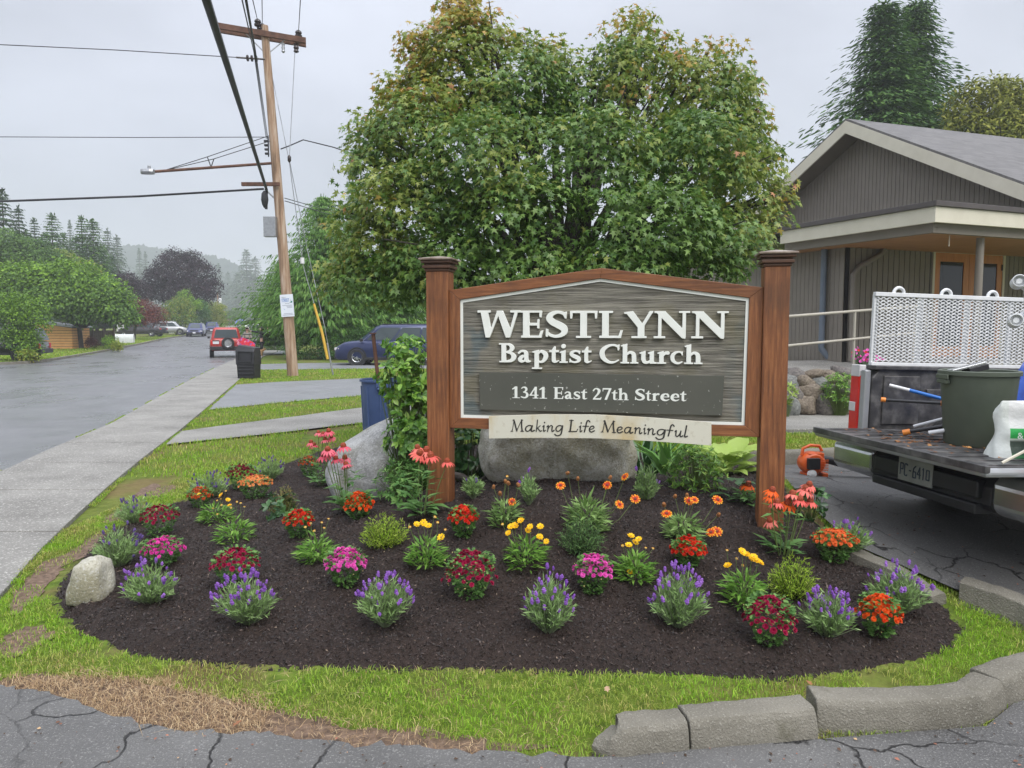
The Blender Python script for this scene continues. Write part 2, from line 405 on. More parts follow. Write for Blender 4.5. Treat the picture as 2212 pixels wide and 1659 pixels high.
sheet('parking_lot', LOT, M['asphalt_lot'] if False else M['asphalt_old'], .004, .22, bump=lambda x, y: .012*(vnoise(x*3, y*3, 4)-.5))
sheet('road', ROAD, M['asphalt_wet'], -.055, 1.2)
DRV1 = G2([(448, 884), (480, 856), (509, 830), (600, 824), (700, 820), (790, 816), (900, 814), (1000, 813), (1010, 850), (900, 850), (790, 853), (700, 860), (600, 869), (520, 877)])
DRV2 = G2([(556, 786), (640, 784), (730, 783), (850, 783), (990, 783), (1060, 783), (1060, 796), (900, 796), (800, 796), (700, 797), (600, 798), (548, 799)])
DRV3 = G2([(574, 757), (610, 757), (640, 757), (640, 764), (568, 764)])
sheet('driveway', DRV1, M['driveway'], -.012, .5)
sheet('driveway', DRV2, M['driveway'], -.012, .8)
sheet('driveway', DRV3, M['driveway'], -.012, .8)
PATH1 = G2([(358, 960), (374, 945), (392, 931), (480, 919), (560, 909), (640, 899), (720, 888), (800, 878), (900, 868), (900, 900), (800, 911), (720, 920), (640, 930), (560, 939), (480, 947), (420, 953)])
sheet('garden_path', PATH1, M['walk'], .0, .3)

sw = thing('sidewalk', None, None); sw['kind'] = 'structure'
y = 1.2; k = 0
joint_y = []
while y < 62:
    L = 1.52 if y < 20 else 3.04
    a, b = y+.012, y+L-.012; sl = .0
    def pt(yy, side, z): xx = swl(yy) if side < 0 else swr(yy); tt = -.105*(xx-swr(yy)); return Vector((xx, yy+tt*0-.16*(xx+4), z))
    mb = MB(); rr = []
    ys = np.linspace(a, b, 5)
    zt = lambda yy: T1((swl(yy)+swr(yy))/2, yy)+.012
    V = []
    for yy in ys:
        lx, rx = swl(yy), swr(yy); z = zt(yy)
        V += [(lx-.05, yy, z-.14), (lx-.035, yy, z-.035), (lx+.02, yy, z), (rx, yy, z), (rx, yy, z-.14)]
    Fs = []
    for i in range(4):
        for j in range(4): Fs.append((i*5+j, (i+1)*5+j, (i+1)*5+j+1, i*5+j+1))
    Fs += [(0, 1, 2, 3, 4), (24, 23, 22, 21, 20)]
    mb.add(V, Fs); mb.build('slab', M['walk'], sw, bevel=.006)
    y += L; k += 1

# far-side kerb
mk = MB()
pts = [Vector((a, b, T1(a, b)-.03)) for a, b in catmull(RL, 6) if 10 < b < 140]
for i in range(len(pts)-1):
    d = (pts[i+1]-pts[i]); n = Vector((-d.y, d.x, 0)).normalized()*.16
    a, b = pts[i], pts[i+1]; up = Vector((0, 0, .1)); dn = Vector((0, 0, -.15))
    mk.add([a+dn, a+up, a+n+up, a+n+dn, b+dn, b+up, b+n+up, b+n+dn], [(0, 1, 5, 4), (1, 2, 6, 5), (2, 3, 7, 6)])
kf = mk.build('kerb', M['kerbstone'], smooth=40); kf['kind'] = 'structure'

# the planting bed
def bed_edge(x, y):                                    # signed-ish distance to the bed outline
    P = np.array(BED[::2]); d = np.full(np.shape(x), 9.0)
    for i in range(len(P)):
        a = P[i]; b = P[(i+1) % len(P)]; ab = b-a; t = np.clip(((x-a[0])*ab[0]+(y-a[1])*ab[1])/(ab@ab), 0, 1)
        d = np.minimum(d, np.hypot(x-a[0]-t*ab[0], y-a[1]-t*ab[1]))
    return d
def mulch_bump(x, y):
    d = bed_edge(x, y); e = sm(0, .16, d)
    n = .030*(vnoise(x*7, y*7, 1)-.5)+.022*(vnoise(x*19, y*19, 2)-.5)+.024*(vnoise(x*38, y*38, 3)-.5)+.014*(vnoise(x*85, y*85, 5)-.5)
    return -.035+e*.055+n*(.4+.6*e)
m, nt, p = new_mat('dark bark mulch')
n1 = tex(nt, scale=60, coord='World', detail=5, rough=.7); n2 = tex(nt, scale=3, coord='World', detail=5)
nt.links.new(mixc(nt, mrange(nt, n2, .4, .65, 0, .5), ramp(nt, n1, [(.009, .0062, .005, .3), (.027, .0175, .014, .55), (.058, .038, .03, .75)]), (.036, .022, .016)), p.inputs['Base Color'])
p.inputs['Roughness'].default_value = .8; p.inputs['Specular IOR Level'].default_value = .35; bump(nt, p, n1, 1, .015); M['mulch'] = m
bed = sheet('garden_bed', BED, M['mulch'], .0, .02, bump=mulch_bump); bed['kind'] = 'structure'
def Tb(x, y): return T1(x, y)+.015
# loose shreds of bark
m, nt, p = new_mat('bark shreds'); g = nt.nodes.new('ShaderNodeNewGeometry')
nt.links.new(ramp(nt, g.outputs['Random Per Island'], [(.008, .006, .006, 0), (.023, .015, .012, .5), (.047, .03, .024, .86), (.1, .066, .05, .98), (.22, .16, .11, 1)]), p.inputs['Base Color'])
p.inputs['Roughness'].default_value = .6; M['shred'] = m
N = 150000
P = np.array(BED); x0, y0 = P.min(0); x1, y1 = P.max(0)
px_ = rng.uniform(x0, x1, N*2); py_ = rng.uniform(y0, y1, N*2); ok = inpoly(px_, py_, BED) & (rng.random(N*2) < np.clip(6.0/py_**1.2, .25, 1)); px_, py_ = px_[ok][:N], py_[ok][:N]; N = len(px_)
pz = T(px_, py_)+mulch_bump(px_, py_)+rng.uniform(.0, .008, N)
ang = rng.uniform(0, 6.28, N); tilt = rng.normal(0, .5, N); roll = rng.normal(0, .5, N); ln = rng.uniform(.003, .011, N)*(1+(rng.random(N) < .04)*1.6); wd = rng.uniform(.0012, .0042, N)
A = np.stack([np.cos(ang)*np.cos(tilt), np.sin(ang)*np.cos(tilt), np.sin(tilt)], 1)
B = np.stack([-np.sin(ang)*np.cos(roll), np.cos(ang)*np.cos(roll), np.sin(roll)], 1); Nn = np.cross(A, B)
Pc = np.stack([px_, py_, pz], 1)
V = np.stack([Pc-A*ln[:, None]-B*wd[:, None]*.5, Pc-A*ln[:, None]*.2+B*wd[:, None]+Nn*.003, Pc+A*ln[:, None]+B*wd[:, None]*.3, Pc+A*ln[:, None]*.1-B*wd[:, None]+Nn*.002], 1).reshape(-1, 3)
i0 = np.arange(N)[:, None]*4; tri_mesh('mulch', V, np.concatenate([i0+[0, 3, 1], i0+[1, 3, 2]]), M['shred'])['kind'] = 'stuff'

# ---------------------------------------------------------------- kerb blocks
def kerb_block(px_front, depth, h, name='kerb_stone', label=None, ends=(1, 1), top_drop=0):
    P = [np.array(at_g(*q).xy) for q in px_front]; Pc = [np.array(q) for q in catmull(P, 4)]; rings = []
    n = len(Pc)
    for i, q in enumerate(Pc):
        d = Pc[min(i+1, n-1)]-Pc[max(i-1, 0)]; d = d/np.hypot(*d); nrm = np.array([-d[1], d[0]]); t = i/(n-1)
        f = min(1, ends[0]+(1-ends[0])*t*2.2) if t < .5 else min(1, ends[1]+(1-ends[1])*(1-t)*2.2)
        z = T1(*q); hh = h*f*(1+.015*math.sin(i*1.7)); w = rng.normal(0, .0025, 8); b = .5*depth*.45
        sgd = 1 if depth > 0 else -1; prof = [(0, -.08), (.004*sgd, hh*.3), (.018*sgd, hh*.8), (.03*sgd, hh*.96), (.05*sgd, hh), (depth-.02*sgd, hh*1.0), (depth, hh*.92), (depth+.01*sgd, -.08)]
        rings.append([Vector((q[0]+nrm[0]*(a+w[j]), q[1]+nrm[1]*(a+w[j]), z+zz+w[(j+3) % 8]*.6)) for j, (a, zz) in enumerate(prof)])
    mb = MB(); mb.loft(rings); o = mb.build(name, M['kerbstone'], smooth=35, bevel=.005)
    tx = bpy.data.textures.get('kerb lumps') or bpy.data.textures.new('kerb lumps', 'CLOUDS'); tx.noise_scale = .022
    s = o.modifiers.new('sub', 'SUBSURF'); s.subdivision_type = 'SIMPLE'; s.levels = s.render_levels = 2
    dm = o.modifiers.new('rough', 'DISPLACE'); dm.texture = tx; dm.strength = .005; dm.texture_coords = 'GLOBAL'
    if label: tag(o, label, 'kerb stone', 'kerb stones round the planting bed')
    return o
kerb_block([(1278, 1618), (1330, 1640), (1400, 1634), (1490, 1626)], .15, .105, label='tapered end of the front concrete kerb, cracked off beside the dry grass', ends=(.35, 1))
kerb_block([(1494, 1625), (1580, 1617), (1680, 1607), (1768, 1598)], .15, .115, label='long kerb stone in front of the bed between the crack and the wide gap')
kerb_block([(1766, 1576), (1850, 1580), (2000, 1578), (2128, 1566)], .15, .115, label='longest front kerb stone, set back and undercut, below the crimson flowers')
kerb_block([(2120, 1566), (2150, 1550), (2178, 1528)], .15, .105, label='short tilted kerb stone wedged between the long stone and the corner')
kerb_block([(2174, 1528), (2215, 1512), (2290, 1490), (2380, 1462)], .16, .12, label='curved corner kerb stone at the edge of the lot, partly out of view', ends=(.9, 1))
kerb_block([(2320, 1372), (2250, 1335), (2160, 1298), (2086, 1270)][::-1], -.16, .1, label='low kerb stone beside the truck, past the broken gap', ends=(.8, 1))
kerb_block([(2046, 1292), (1980, 1256), (1920, 1226), (1852, 1190)][::-1], -.14, .06, label='low half buried kerb along the right side of the flower bed', ends=(.6, .6))
kerb_block([(1600, 1003), (1690, 1004), (1760, 1002), (1823, 999)], .16, .13, label='mossy kerb behind the orange leaf blower')
kerb_block([(1826, 999), (1900, 997), (2000, 995), (2200, 992)], .16, .13, label='kerb stone behind the pickup, in its shade')

# walkway, rock wall and ramp beside the church
WALK = [(2.6, 9.25), (8.5, 9.5), (8.5, 11.1), (2.6, 10.75)]
mb = MB(); zl = .3
mb.prism([(a, b) for a, b in WALK], zl-.1, zl+.045); wk = mb.build('walkway', M['walk'], bevel=.01); wk['kind'] = 'structure'

# bare soil showing through the turf
M['soil'] = pm('bare soil', [(.07, .045, .03), (.15, .098, .066), (.24, .165, .115)], 30, .95, .8, 90, .01, coord='World')
def ragged(pts, amp=.05, n=6): return [tuple(np.array(q)+rng.normal(0, amp*.4, 2)) for q in smooth_closed(pts, n)]
SOIL = [ragged(G2(q), .04) for q in ([(20, 1300), (60, 1240), (110, 1200), (160, 1180), (200, 1150), (235, 1152), (190, 1190), (140, 1215), (110, 1250), (70, 1290), (40, 1320)], [(-10, 1390), (30, 1350), (90, 1345), (118, 1362), (80, 1385), (30, 1410)],
    [(220, 1118), (270, 1090), (310, 1082), (300, 1105), (250, 1125)], [(300, 1070), (350, 1046), (385, 1046), (350, 1066)], [(290, 1062), (330, 1040), (345, 1046), (310, 1066)])]
SOILF = [(-2.75, 3.2)]+[(float(a), float(b)+.02*math.sin(a*31)+.02*math.sin(a*13)) for a, b in zip(np.linspace(-2.6, -.05, 40), np.interp(np.linspace(-2.6, -.05, 40), [-2.6, -2.2, -1.7, -1.1, -.7, -.05], [3.33, 3.38, 3.28, 3.06, 2.9, 2.8]))]+[(0.2, 2.75), (-.6, 2.6), (-2.6, 2.9)]
for q in SOIL+[SOILF]: sheet('bare_soil', q, M['soil'], -.0265, .05, bump=lambda x, y: .008*(vnoise(x*30, y*30, 8)-.3))
# ---------------------------------------------------------------- grass blades
def blades(n, px, py, h, w, zoff=0.0, lean=.5):
    N = len(px); az = rng.uniform(0, 6.28, N); ln = np.abs(rng.normal(0, lean, N)); hh = h*rng.uniform(.5, 1.25, N)
    z = T(px, py)-.012+zoff
    d = np.stack([np.cos(az), np.sin(az), np.zeros(N)], 1); s = np.stack([-np.sin(az), np.cos(az), np.zeros(N)], 1)*(w*rng.uniform(.7, 1.3, N))[:, None]
    b = np.stack([px, py, z], 1); m1 = b+d*(hh*ln*.35)[:, None]; m1[:, 2] += hh*.6; tp = b+d*(hh*ln)[:, None]; tp[:, 2] += hh*np.clip(1-.25*ln, .3, 1)
    V = np.stack([b-s, b+s, m1-s*.8, m1+s*.8, tp], 1).reshape(-1, 3); i = np.arange(N)[:, None]*5
    return V, np.concatenate([i+[0, 1, 3], i+[0, 3, 2], i+[2, 3, 4]])
M['grass'] = leafm('grass blade', [(.10, .20, .012, 0), (.17, .32, .018, .45), (.25, .4, .03, .86), (.34, .36, .09, .96), (.42, .34, .15, 1)], .5, .35, .3,
                   patch=[(.13, .17, .025, 0), (.25, .26, .06, .5), (.42, .33, .13, 1)], ps=1.9)
M['straw'] = leafm('dry straw', [(.18, .115, .065, 0), (.33, .225, .125, .6), (.5, .37, .22, 1)], .7, .1, .2)
def lawn_ok(x, y):
    ok = ~inpoly(x, y, BED) & ~inpoly(x, y, LOT) & ~inpoly(x, y, ROAD)
    L = np.interp(y, [a for a, b in SWL], [b for a, b in SWL]); Rr = np.interp(y, [a for a, b in SWR], [b for a, b in SWR])
    ok &= ~((x > L-.05) & (x < Rr+.03))
    for d in (DRV1, DRV2, DRV3, PATH1, WALK): ok &= ~inpoly(x, y, d)
    for d in SOIL: ok &= ~(inpoly(x, y, d) & (rng.random(x.shape) < .8))
    return ok
def cover(x, y): return vnoise(x*1.7+9, y*1.7, 11)*.6+vnoise(x*5, y*5, 12)*.4
Vs, Fs_, off = [], [], 0
def addb(V, Fc):
    global off
    Vs.append(V); Fs_.append(Fc+off); off += len(V)
def strawy(x, y): return (x < -.1) & (x > -2.5) & (y < np.interp(x+.25*(vnoise(x*6, y*6, 21)-.5), [-2.5, -2.2, -1.7, -1.1, -.7, -.1], [3.26, 3.38, 3.28, 3.06, 2.9, 2.8])+.12*(vnoise(x*9, y*9, 22)-.5))
# near ring
n = 430000; x = rng.uniform(-3.6, 3.2, n); y = rng.uniform(2.5, 8.6, n)
ok = lawn_ok(x, y) & (rng.random(n) < np.clip(9.0/y**1.25, .2, 1)); x, y = x[ok], y[ok]; c = cover(x, y)
left = np.exp(-((x+2.3)/.7)**2-((y-4.3)/.9)**2)
ok = (c > .17+.2*left+.08*(rng.random(len(x)))) & (~strawy(x, y) | (y > np.interp(x, [-2.5, -2.2, -1.7, -1.1, -.7, -.1], [3.26, 3.38, 3.28, 3.06, 2.9, 2.8])-.04))
edge = bed_edge(x, y); xx, yy = x[ok], y[ok]
addb(*blades(0, xx, yy, .023, .0013+.0004*yy/3, lean=.9))
# far lawns
n = 320000; x = rng.uniform(-14, 2.5, n); y = rng.uniform(8, 34, n)**1.0
ok = lawn_ok(x, y) & (x > -.33*y-3) & (x < .12*y) & (rng.random(n) < np.clip((11/y)**1.0, .05, 1)); x, y = x[ok], y[ok]; ok = cover(x*.6, y*.6) > .22
addb(*blades(0, x[ok], y[ok], .05, .0045*np.maximum(1, y[ok]/14), lean=.6))
# right strips behind the lot
n = 60000; x = rng.uniform(1.6, 6.5, n); y = rng.uniform(7.4, 9.3, n); ok = lawn_ok(x, y); x, y = x[ok], y[ok]
addb(*blades(0, x, y, .05, .004, lean=.6))
# verge across the road
n = 60000; x = rng.uniform(-40, -20, n); y = rng.uniform(30, 85, n); ok = lawn_ok(x, y); x, y = x[ok], y[ok]
addb(*blades(0, x, y, .09, .022, lean=.6))
# moss and weeds along the pavement edges
for E, o0, o1, dens in ((SWL, -.06, .05, 1.0), (SWR, -.02, .07, .8)):
    n = 16000; y = rng.uniform(4, 30, n); x = np.interp(y, [a for a, b in E], [b for a, b in E])+rng.uniform(o0, o1, n); ok = vnoise(x*2+y*1.5, y*2.3, 14) > (.5 if dens == 1 else .35); x, y = x[ok], y[ok]
    V, Fc = blades(0, x, y, .02, .003, lean=.9, zoff=-.0); addb(V, Fc)
gr = tri_mesh('lawn_grass', np.concatenate(Vs), np.concatenate(Fs_), M['grass']); gr['kind'] = 'stuff'
n = 90000; x = rng.uniform(-3.4, .4, n); y = rng.uniform(2.5, 3.8, n); SV = SOIL; SOIL = []; ok = lawn_ok(x, y) & ((strawy(x, y) & (rng.random(n) < np.where((x < -1.0) & (x > -2.3), .85, .18))) | (rng.random(n) < .03)); SOIL = SV; x, y = x[ok], y[ok]
V, Fc = blades(0, x, y, .022, .0011, lean=2.2); st = tri_mesh('dry_grass', V, Fc, M['straw']); st['kind'] = 'stuff'
# ================================================================ lettering: outlines drawn from strokes and polygons
def Pg(*p): return ('p', np.array(p, float))
def Bx(x0, y0, x1, y1): return Pg((x0, y0), (x1, y0), (x1, y1), (x0, y1))
def St(*p): return ('s', np.array(p, float))
def Dt(x, y, r): return ('s', np.array([(x, y, r), (x+.001, y, r)], float))
def scl(prims, sx, sy, sw):
    return [(k, np.concatenate([a[:, :1]*sx, a[:, 1:2]*sy]+([a[:, 2:]*sw] if k == 's' else []), 1)) for k, a in prims]
S_ = [St((.68, .8, .035), (.61, .91, .05), (.42, .955, .05), (.22, .88, .08), (.14, .73, .105), (.25, .59, .115), (.45, .48, .125), (.62, .37, .12), (.66, .22, .1), (.55, .1, .07), (.36, .05, .05), (.17, .1, .045), (.07, .2, .035)),
      Pg((.66, .95), (.73, .97), (.72, .71), (.66, .73)), Pg((.02, .05), (.09, .03), (.1, .31), (.03, .33))]
C_ = [St((1.0, .76, .03), (.92, .9, .05), (.7, .965, .045), (.42, .9, .07), (.18, .7, .11), (.14, .45, .125), (.25, .22, .1), (.5, .06, .065), (.75, .05, .045), (.98, .16, .03)), Pg((.95, .97), (1.03, .99), (1.0, .68), (.94, .7))]
ser = Pg((0, .57), (.3, .67), (.3, .55), (.03, .52))
GL = {
 'W': [Pg((.11, .97), (.36, .97), (.49, .24), (.43, 0), (.29, 0)), Pg((.37, .0), (.43, 0), (.80, .97), (.70, .98)), Pg((.68, .99), (.89, .99), (1.2, .24), (1.15, 0), (1.01, 0)), Pg((1.08, 0), (1.15, 0), (1.44, .97), (1.33, .97)), Bx(0, .93, .45, 1), Bx(1.17, .93, 1.52, 1)],
 'E': [Bx(.1, 0, .33, 1), Bx(0, .935, .79, 1), Pg((.70, 1), (.79, 1), (.77, .75), (.71, .77)), Bx(.3, .455, .66, .545), Pg((.62, .36), (.69, .34), (.69, .69), (.63, .67)), Bx(.03, 0, .78, .07), Pg((.66, 0), (.77, 0), (.83, .27), (.75, .25))],
 'S': S_,
 'T': [Bx(.37, 0, .6, 1), Bx(0, .925, .97, 1), Pg((0, .97), (.09, .97), (.07, .72), (.01, .72)), Pg((.97, .97), (.88, .97), (.9, .72), (.96, .72)), Bx(.22, 0, .75, .065)],
 'L': [Bx(.12, 0, .35, 1), Bx(0, .93, .5, 1), Bx(.02, 0, .8, .075), Pg((.69, 0), (.79, 0), (.86, .29), (.78, .28))],
 'Y': [Pg((.06, .95), (.32, 1), (.68, .5), (.73, .40), (.5, .40)), Pg((0, .95), (.32, 1), (.32, .93), (.02, .9)), Pg((.60, .44), (.73, .46), (1.04, 1), (.92, 1)), Pg((.86, .95), (1.04, 1), (1.02, .93)), Bx(.5, 0, .73, .46), Bx(.28, 0, .81, .065)],
 'N': [Bx(.16, 0, .27, .95), Pg((.05, 1), (.40, 1), (1.14, .24), (1.14, -.02), (1.02, 0), (.16, .88)), Bx(.02, .94, .42, 1), Bx(0, 0, .41, .065), Bx(1.03, 0, 1.14, 1), Bx(.9, .94, 1.28, 1)],
 'B': [Bx(.13, 0, .36, 1), Bx(0, .94, .5, 1), Bx(.02, 0, .5, .06), St((.35, .96, .04), (.56, .93, .06), (.68, .76, .105), (.58, .6, .07), (.38, .545, .035)), St((.38, .535, .035), (.64, .47, .065), (.77, .28, .12), (.64, .1, .08), (.35, .04, .04))],
 'C': C_,
 'a': [St((.07, .5, .05), (.18, .59, .05), (.34, .6, .055), (.44, .5, .09), (.45, .3, .1), (.46, .13, .095), (.56, .05, .05), (.66, .06, .03)), St((.44, .37, .035), (.24, .31, .075), (.13, .17, .1), (.2, .06, .065), (.34, .08, .05), (.46, .17, .04))],
 'p': [Bx(.13, -.3, .34, .6), Pg((0, .58), (.34, .67), (.34, .55), (.05, .52)), Bx(.0, -.34, .5, -.275), St((.3, .48, .05), (.46, .6, .06), (.66, .48, .1), (.7, .3, .11), (.58, .09, .075), (.42, .03, .045), (.28, .07, .04))],
 't': [Pg((.14, .08), (.34, .08), (.34, .86), (.27, .86), (.14, .68)), Bx(0, .565, .52, .65), St((.24, .12, .1), (.3, .06, .065), (.42, .06, .035), (.52, .11, .02))],
 'i': [Bx(.1, 0, .3, .62), ser, Bx(0, 0, .42, .06), Dt(.2, .88, .11)],
 's': scl(S_, .76, .66, .78),
 'h': [Bx(.1, 0, .3, 1), Pg((0, .95), (.3, 1.04), (.3, .92), (.03, .9)), Bx(0, 0, .4, .06), St((.28, .48, .05), (.44, .59, .06), (.6, .5, .09), (.63, .3, .1), (.63, .1, .1)), Bx(.53, 0, .73, .2), Bx(.46, 0, .83, .06)],
 'u': [Bx(.1, .18, .3, .62), ser, St((.2, .25, .1), (.26, .09, .085), (.42, .06, .055), (.56, .15, .05)), Bx(.52, 0, .72, .62), Pg((.42, .57), (.72, .67), (.72, .55), (.45, .52)), Pg((.55, 0), (.86, 0), (.86, .05), (.7, .1))],
 'r': [Bx(.1, 0, .3, .62), ser, Bx(0, 0, .42, .06), St((.27, .44, .05), (.38, .56, .065), (.5, .57, .085))],
 'c': scl(C_, .6, .66, .8),
 'e': [St((.1, .335, .032), (.5, .345, .032)), St((.55, .36, .05), (.5, .53, .07), (.36, .61, .05), (.19, .5, .09), (.13, .3, .1), (.2, .12, .09), (.38, .045, .06), (.58, .13, .028))],
 '1': [Bx(.22, 0, .42, .97), Pg((.02, .78), (.27, 1), (.42, 1), (.3, .84), (.06, .72)), Bx(.05, 0, .6, .06)],
 '3': [St((.06, .84, .035), (.2, .94, .05), (.4, .9, .08), (.45, .74, .09), (.35, .59, .06), (.2, .53, .035)), St((.2, .53, .035), (.44, .47, .07), (.53, .28, .105), (.44, .1, .08), (.24, .05, .05), (.04, .12, .05))],
 '4': [Bx(.39, 0, .57, 1), Bx(0, .23, .69, .32), Pg((0, .27), (.42, 1), (.52, 1), (.13, .28)), Bx(.25, 0, .69, .06)],
 '2': [St((.06, .76, .055), (.14, .9, .05), (.32, .94, .06), (.47, .78, .1), (.4, .52, .08), (.22, .27, .06), (.08, .08, .05)), Pg((0, 0), (.6, 0), (.65, .24), (.59, .22), (.54, .13), (.08, .13))],
 '7': [Pg((0, .88), (.62, .88), (.64, 1), (0, 1)), Pg((0, 1), (.06, 1), (.04, .72), (-.01, .72)), Pg((.47, .95), (.64, .97), (.32, 0), (.13, 0))],
}
def thin(*ss): return [St(*[(*q, w*1.45) if len(q) == 2 else q for q in s]) for w, s in ss]
SC = {
 'M': thin((.024, [(.0, .03), (.09, .25), (.2, 1)]), (.045, [(.2, 1), (.33, .55), (.46, .06)]), (.024, [(.46, .06), (.68, .55), (.9, 1)]), (.045, [(.9, 1), (.9, .5), (.95, .02)]), (.024, [(.82, .02), (1.08, .02)]), (.02, [(-.08, .02), (.1, .02)]), (.02, [(.1, .99), (.22, .99)]), (.02, [(.88, .99), (1.02, .99)])),
 'L': thin((.045, [(.2, 1), (.16, .5), (.1, .02)]), (.024, [(.06, .99), (.36, .99)]), (.03, [(.0, .02), (.3, .02), (.62, .03)]), (.022, [(.62, .03), (.72, .24)])),
 'a': thin((.03, [(.46, .48), (.3, .53), (.12, .42), (.05, .2), (.12, .03), (.28, .06), (.42, .3), (.48, .5)]), (.036, [(.49, .5), (.43, .2), (.44, .04), (.52, .02), (.62, .1)])),
 'k': thin((.034, [(.2, 1), (.15, .5), (.08, .0)]), (.026, [(.46, .5), (.34, .42), (.16, .25)]), (.036, [(.2, .3), (.34, .14), (.46, .02), (.58, .06)])),
 'i': thin((.034, [(.02, .42), (.12, .52), (.12, .4), (.08, .1), (.12, .01), (.24, .1)]), (.045, [(.17, .78), (.171, .781)])),
 'n': thin((.034, [(.04, .42), (.13, .52), (.13, .35), (.07, .0)]), (.028, [(.1, .2), (.24, .44), (.38, .53), (.46, .44)]), (.036, [(.46, .44), (.43, .2), (.43, .04), (.5, .01), (.6, .1)])),
 'g': thin((.03, [(.46, .48), (.3, .53), (.12, .42), (.05, .2), (.12, .03), (.28, .06), (.42, .3), (.48, .5)]), (.034, [(.49, .5), (.44, .1), (.38, -.22), (.22, -.36), (.06, -.34), (-.02, -.24)])),
 'f': thin((.034, [(.6, .88), (.52, 1), (.42, .95), (.36, .75), (.28, .3), (.22, .0)]), (.026, [(.12, .5), (.52, .5)])),
 'e': thin((.026, [(.08, .24), (.3, .28), (.42, .42), (.34, .53)]), (.034, [(.34, .53), (.18, .48), (.07, .28), (.1, .07), (.24, .0), (.44, .12)])),
 'u': thin((.034, [(.04, .42), (.12, .52), (.12, .4), (.09, .12), (.16, .01), (.28, .06), (.42, .28)]), (.036, [(.48, .5), (.43, .2), (.44, .04), (.52, .01), (.62, .1)])),
 'l': thin((.034, [(.2, 1), (.14, .5), (.08, .12), (.12, .01), (.26, .1)])),
}
def glyph_loops(prims, step=.0125, pad=.06):
    allp = np.concatenate([a[:, :2] for k, a in prims]); wmax = max([a[:, 2].max() for k, a in prims if k == 's'] or [0])
    lo = allp.min(0)-pad-wmax; hi = allp.max(0)+pad+wmax
    xs = np.arange(lo[0], hi[0], step); ys = np.arange(lo[1], hi[1], step); X, Y = np.meshgrid(xs, ys); D = np.full(X.shape, 9.0)
    for k, a in prims:
        if k == 'p':
            d = np.full(X.shape, 9.0); n = len(a)
            for i in range(n):
                p, q = a[i], a[(i+1) % n]; ab = q-p; t = np.clip(((X-p[0])*ab[0]+(Y-p[1])*ab[1])/(ab@ab), 0, 1); d = np.minimum(d, np.hypot(X-p[0]-t*ab[0], Y-p[1]-t*ab[1]))
            d = np.where(inpoly(X, Y, [tuple(q) for q in a]), -d, d)
        else:
            c = np.array(catmull(list(a), 10)) if len(a) > 2 else np.linspace(a[0], a[1], 30)
            d = (np.hypot(X[None]-c[:, 0, None, None], Y[None]-c[:, 1, None, None])-c[:, 2, None, None]).min(0)
        D = np.minimum(D, d)
    segs = {}
    def ip(i0, j0, i1, j1):
        a, b = D[j0, i0], D[j1, i1]; t = a/(a-b); return (xs[i0]+(xs[i1]-xs[i0])*t, ys[j0]+(ys[j1]-ys[j0])*t)
    ins = D < 0
    code = ins[:-1, :-1]*1+ins[:-1, 1:]*2+ins[1:, 1:]*4+ins[1:, :-1]*8
    tab = {1: [(3, 0)], 2: [(0, 1)], 3: [(3, 1)], 4: [(1, 2)], 5: [(3, 0), (1, 2)], 6: [(0, 2)], 7: [(3, 2)], 8: [(2, 3)], 9: [(2, 0)], 10: [(0, 1), (2, 3)], 11: [(2, 1)], 12: [(1, 3)], 13: [(1, 0)], 14: [(0, 3)]}
    for j, i in zip(*np.nonzero((code > 0) & (code < 15))):
        e = {0: ('h', i, j), 1: ('v', i+1, j), 2: ('h', i, j+1), 3: ('v', i, j)}
        for a, b in tab[int(code[j, i])]: segs[e[a]] = e[b]
    loops = []
    def pos(e): return ip(e[1], e[2], e[1]+1, e[2]) if e[0] == 'h' else ip(e[1], e[2], e[1], e[2]+1)
    while segs:
        s0 = next(iter(segs)); lp = []; e = s0
        while e in segs: lp.append(pos(e)); e = segs.pop(e)
        if len(lp) < 6: continue
        # thin out nearly straight points
        P = lp; out = [P[0]]
        for q in range(1, len(P)-1):
            a = np.array(out[-1]); b = np.array(P[q]); c = np.array(P[q+1]); ab = c-a
            if abs(ab[0]*(b-a)[1]-ab[1]*(b-a)[0])/max(1e-9, np.hypot(*ab)) > .0016 or np.hypot(*(b-a)) > .1: out.append(P[q])
        loops.append(out)
    return loops
_gl = {}
def glyph(ch, script=False):
    k = (ch, script)
    if k not in _gl:
        lp = glyph_loops((SC if script else GL)[ch]); P = np.concatenate([np.array(l) for l in lp])
        _gl[k] = (lp, P.min(0), P.max(0))
    return _gl[k]
def letter(name, ch, quad, y, thick, mat, parent, script=False, bev=.0012, base0=True):
    """quad: local (x0, x1, baseline left z, baseline right z, cap height); outline scaled to that width"""
    x0, x1, zl, zr, cap = quad; lp, mn, mx_ = glyph(ch, script)
    cu = bpy.data.curves.new('letter', 'CURVE'); cu.dimensions = '2D'; cu.fill_mode = 'BOTH'; cu.extrude = thick/2; cu.bevel_depth = bev; cu.bevel_resolution = 0
    for l in lp:
        s = cu.splines.new('POLY'); s.points.add(len(l)-1); s.use_cyclic_u = True
        for i, (a, b) in enumerate(l):
            t = (a-mn[0])/(mx_[0]-mn[0]); s.points[i].co = ((x1-x0)*t, zl+(zr-zl)*t+b*cap, 0, 1)
    tmp = bpy.data.objects.new('tmp', cu); C.objects.link(tmp); dg = bpy.context.evaluated_depsgraph_get()
    me = bpy.data.meshes.new_from_object(tmp.evaluated_get(dg)); bpy.data.objects.remove(tmp); bpy.data.curves.remove(cu)
    me.name = name; me.materials.clear(); me.materials.append(mat)
    return inst(name, me, parent, Matrix.Translation((x0, y, 0)) @ Matrix.Rotation(math.pi/2, 4, 'X'))

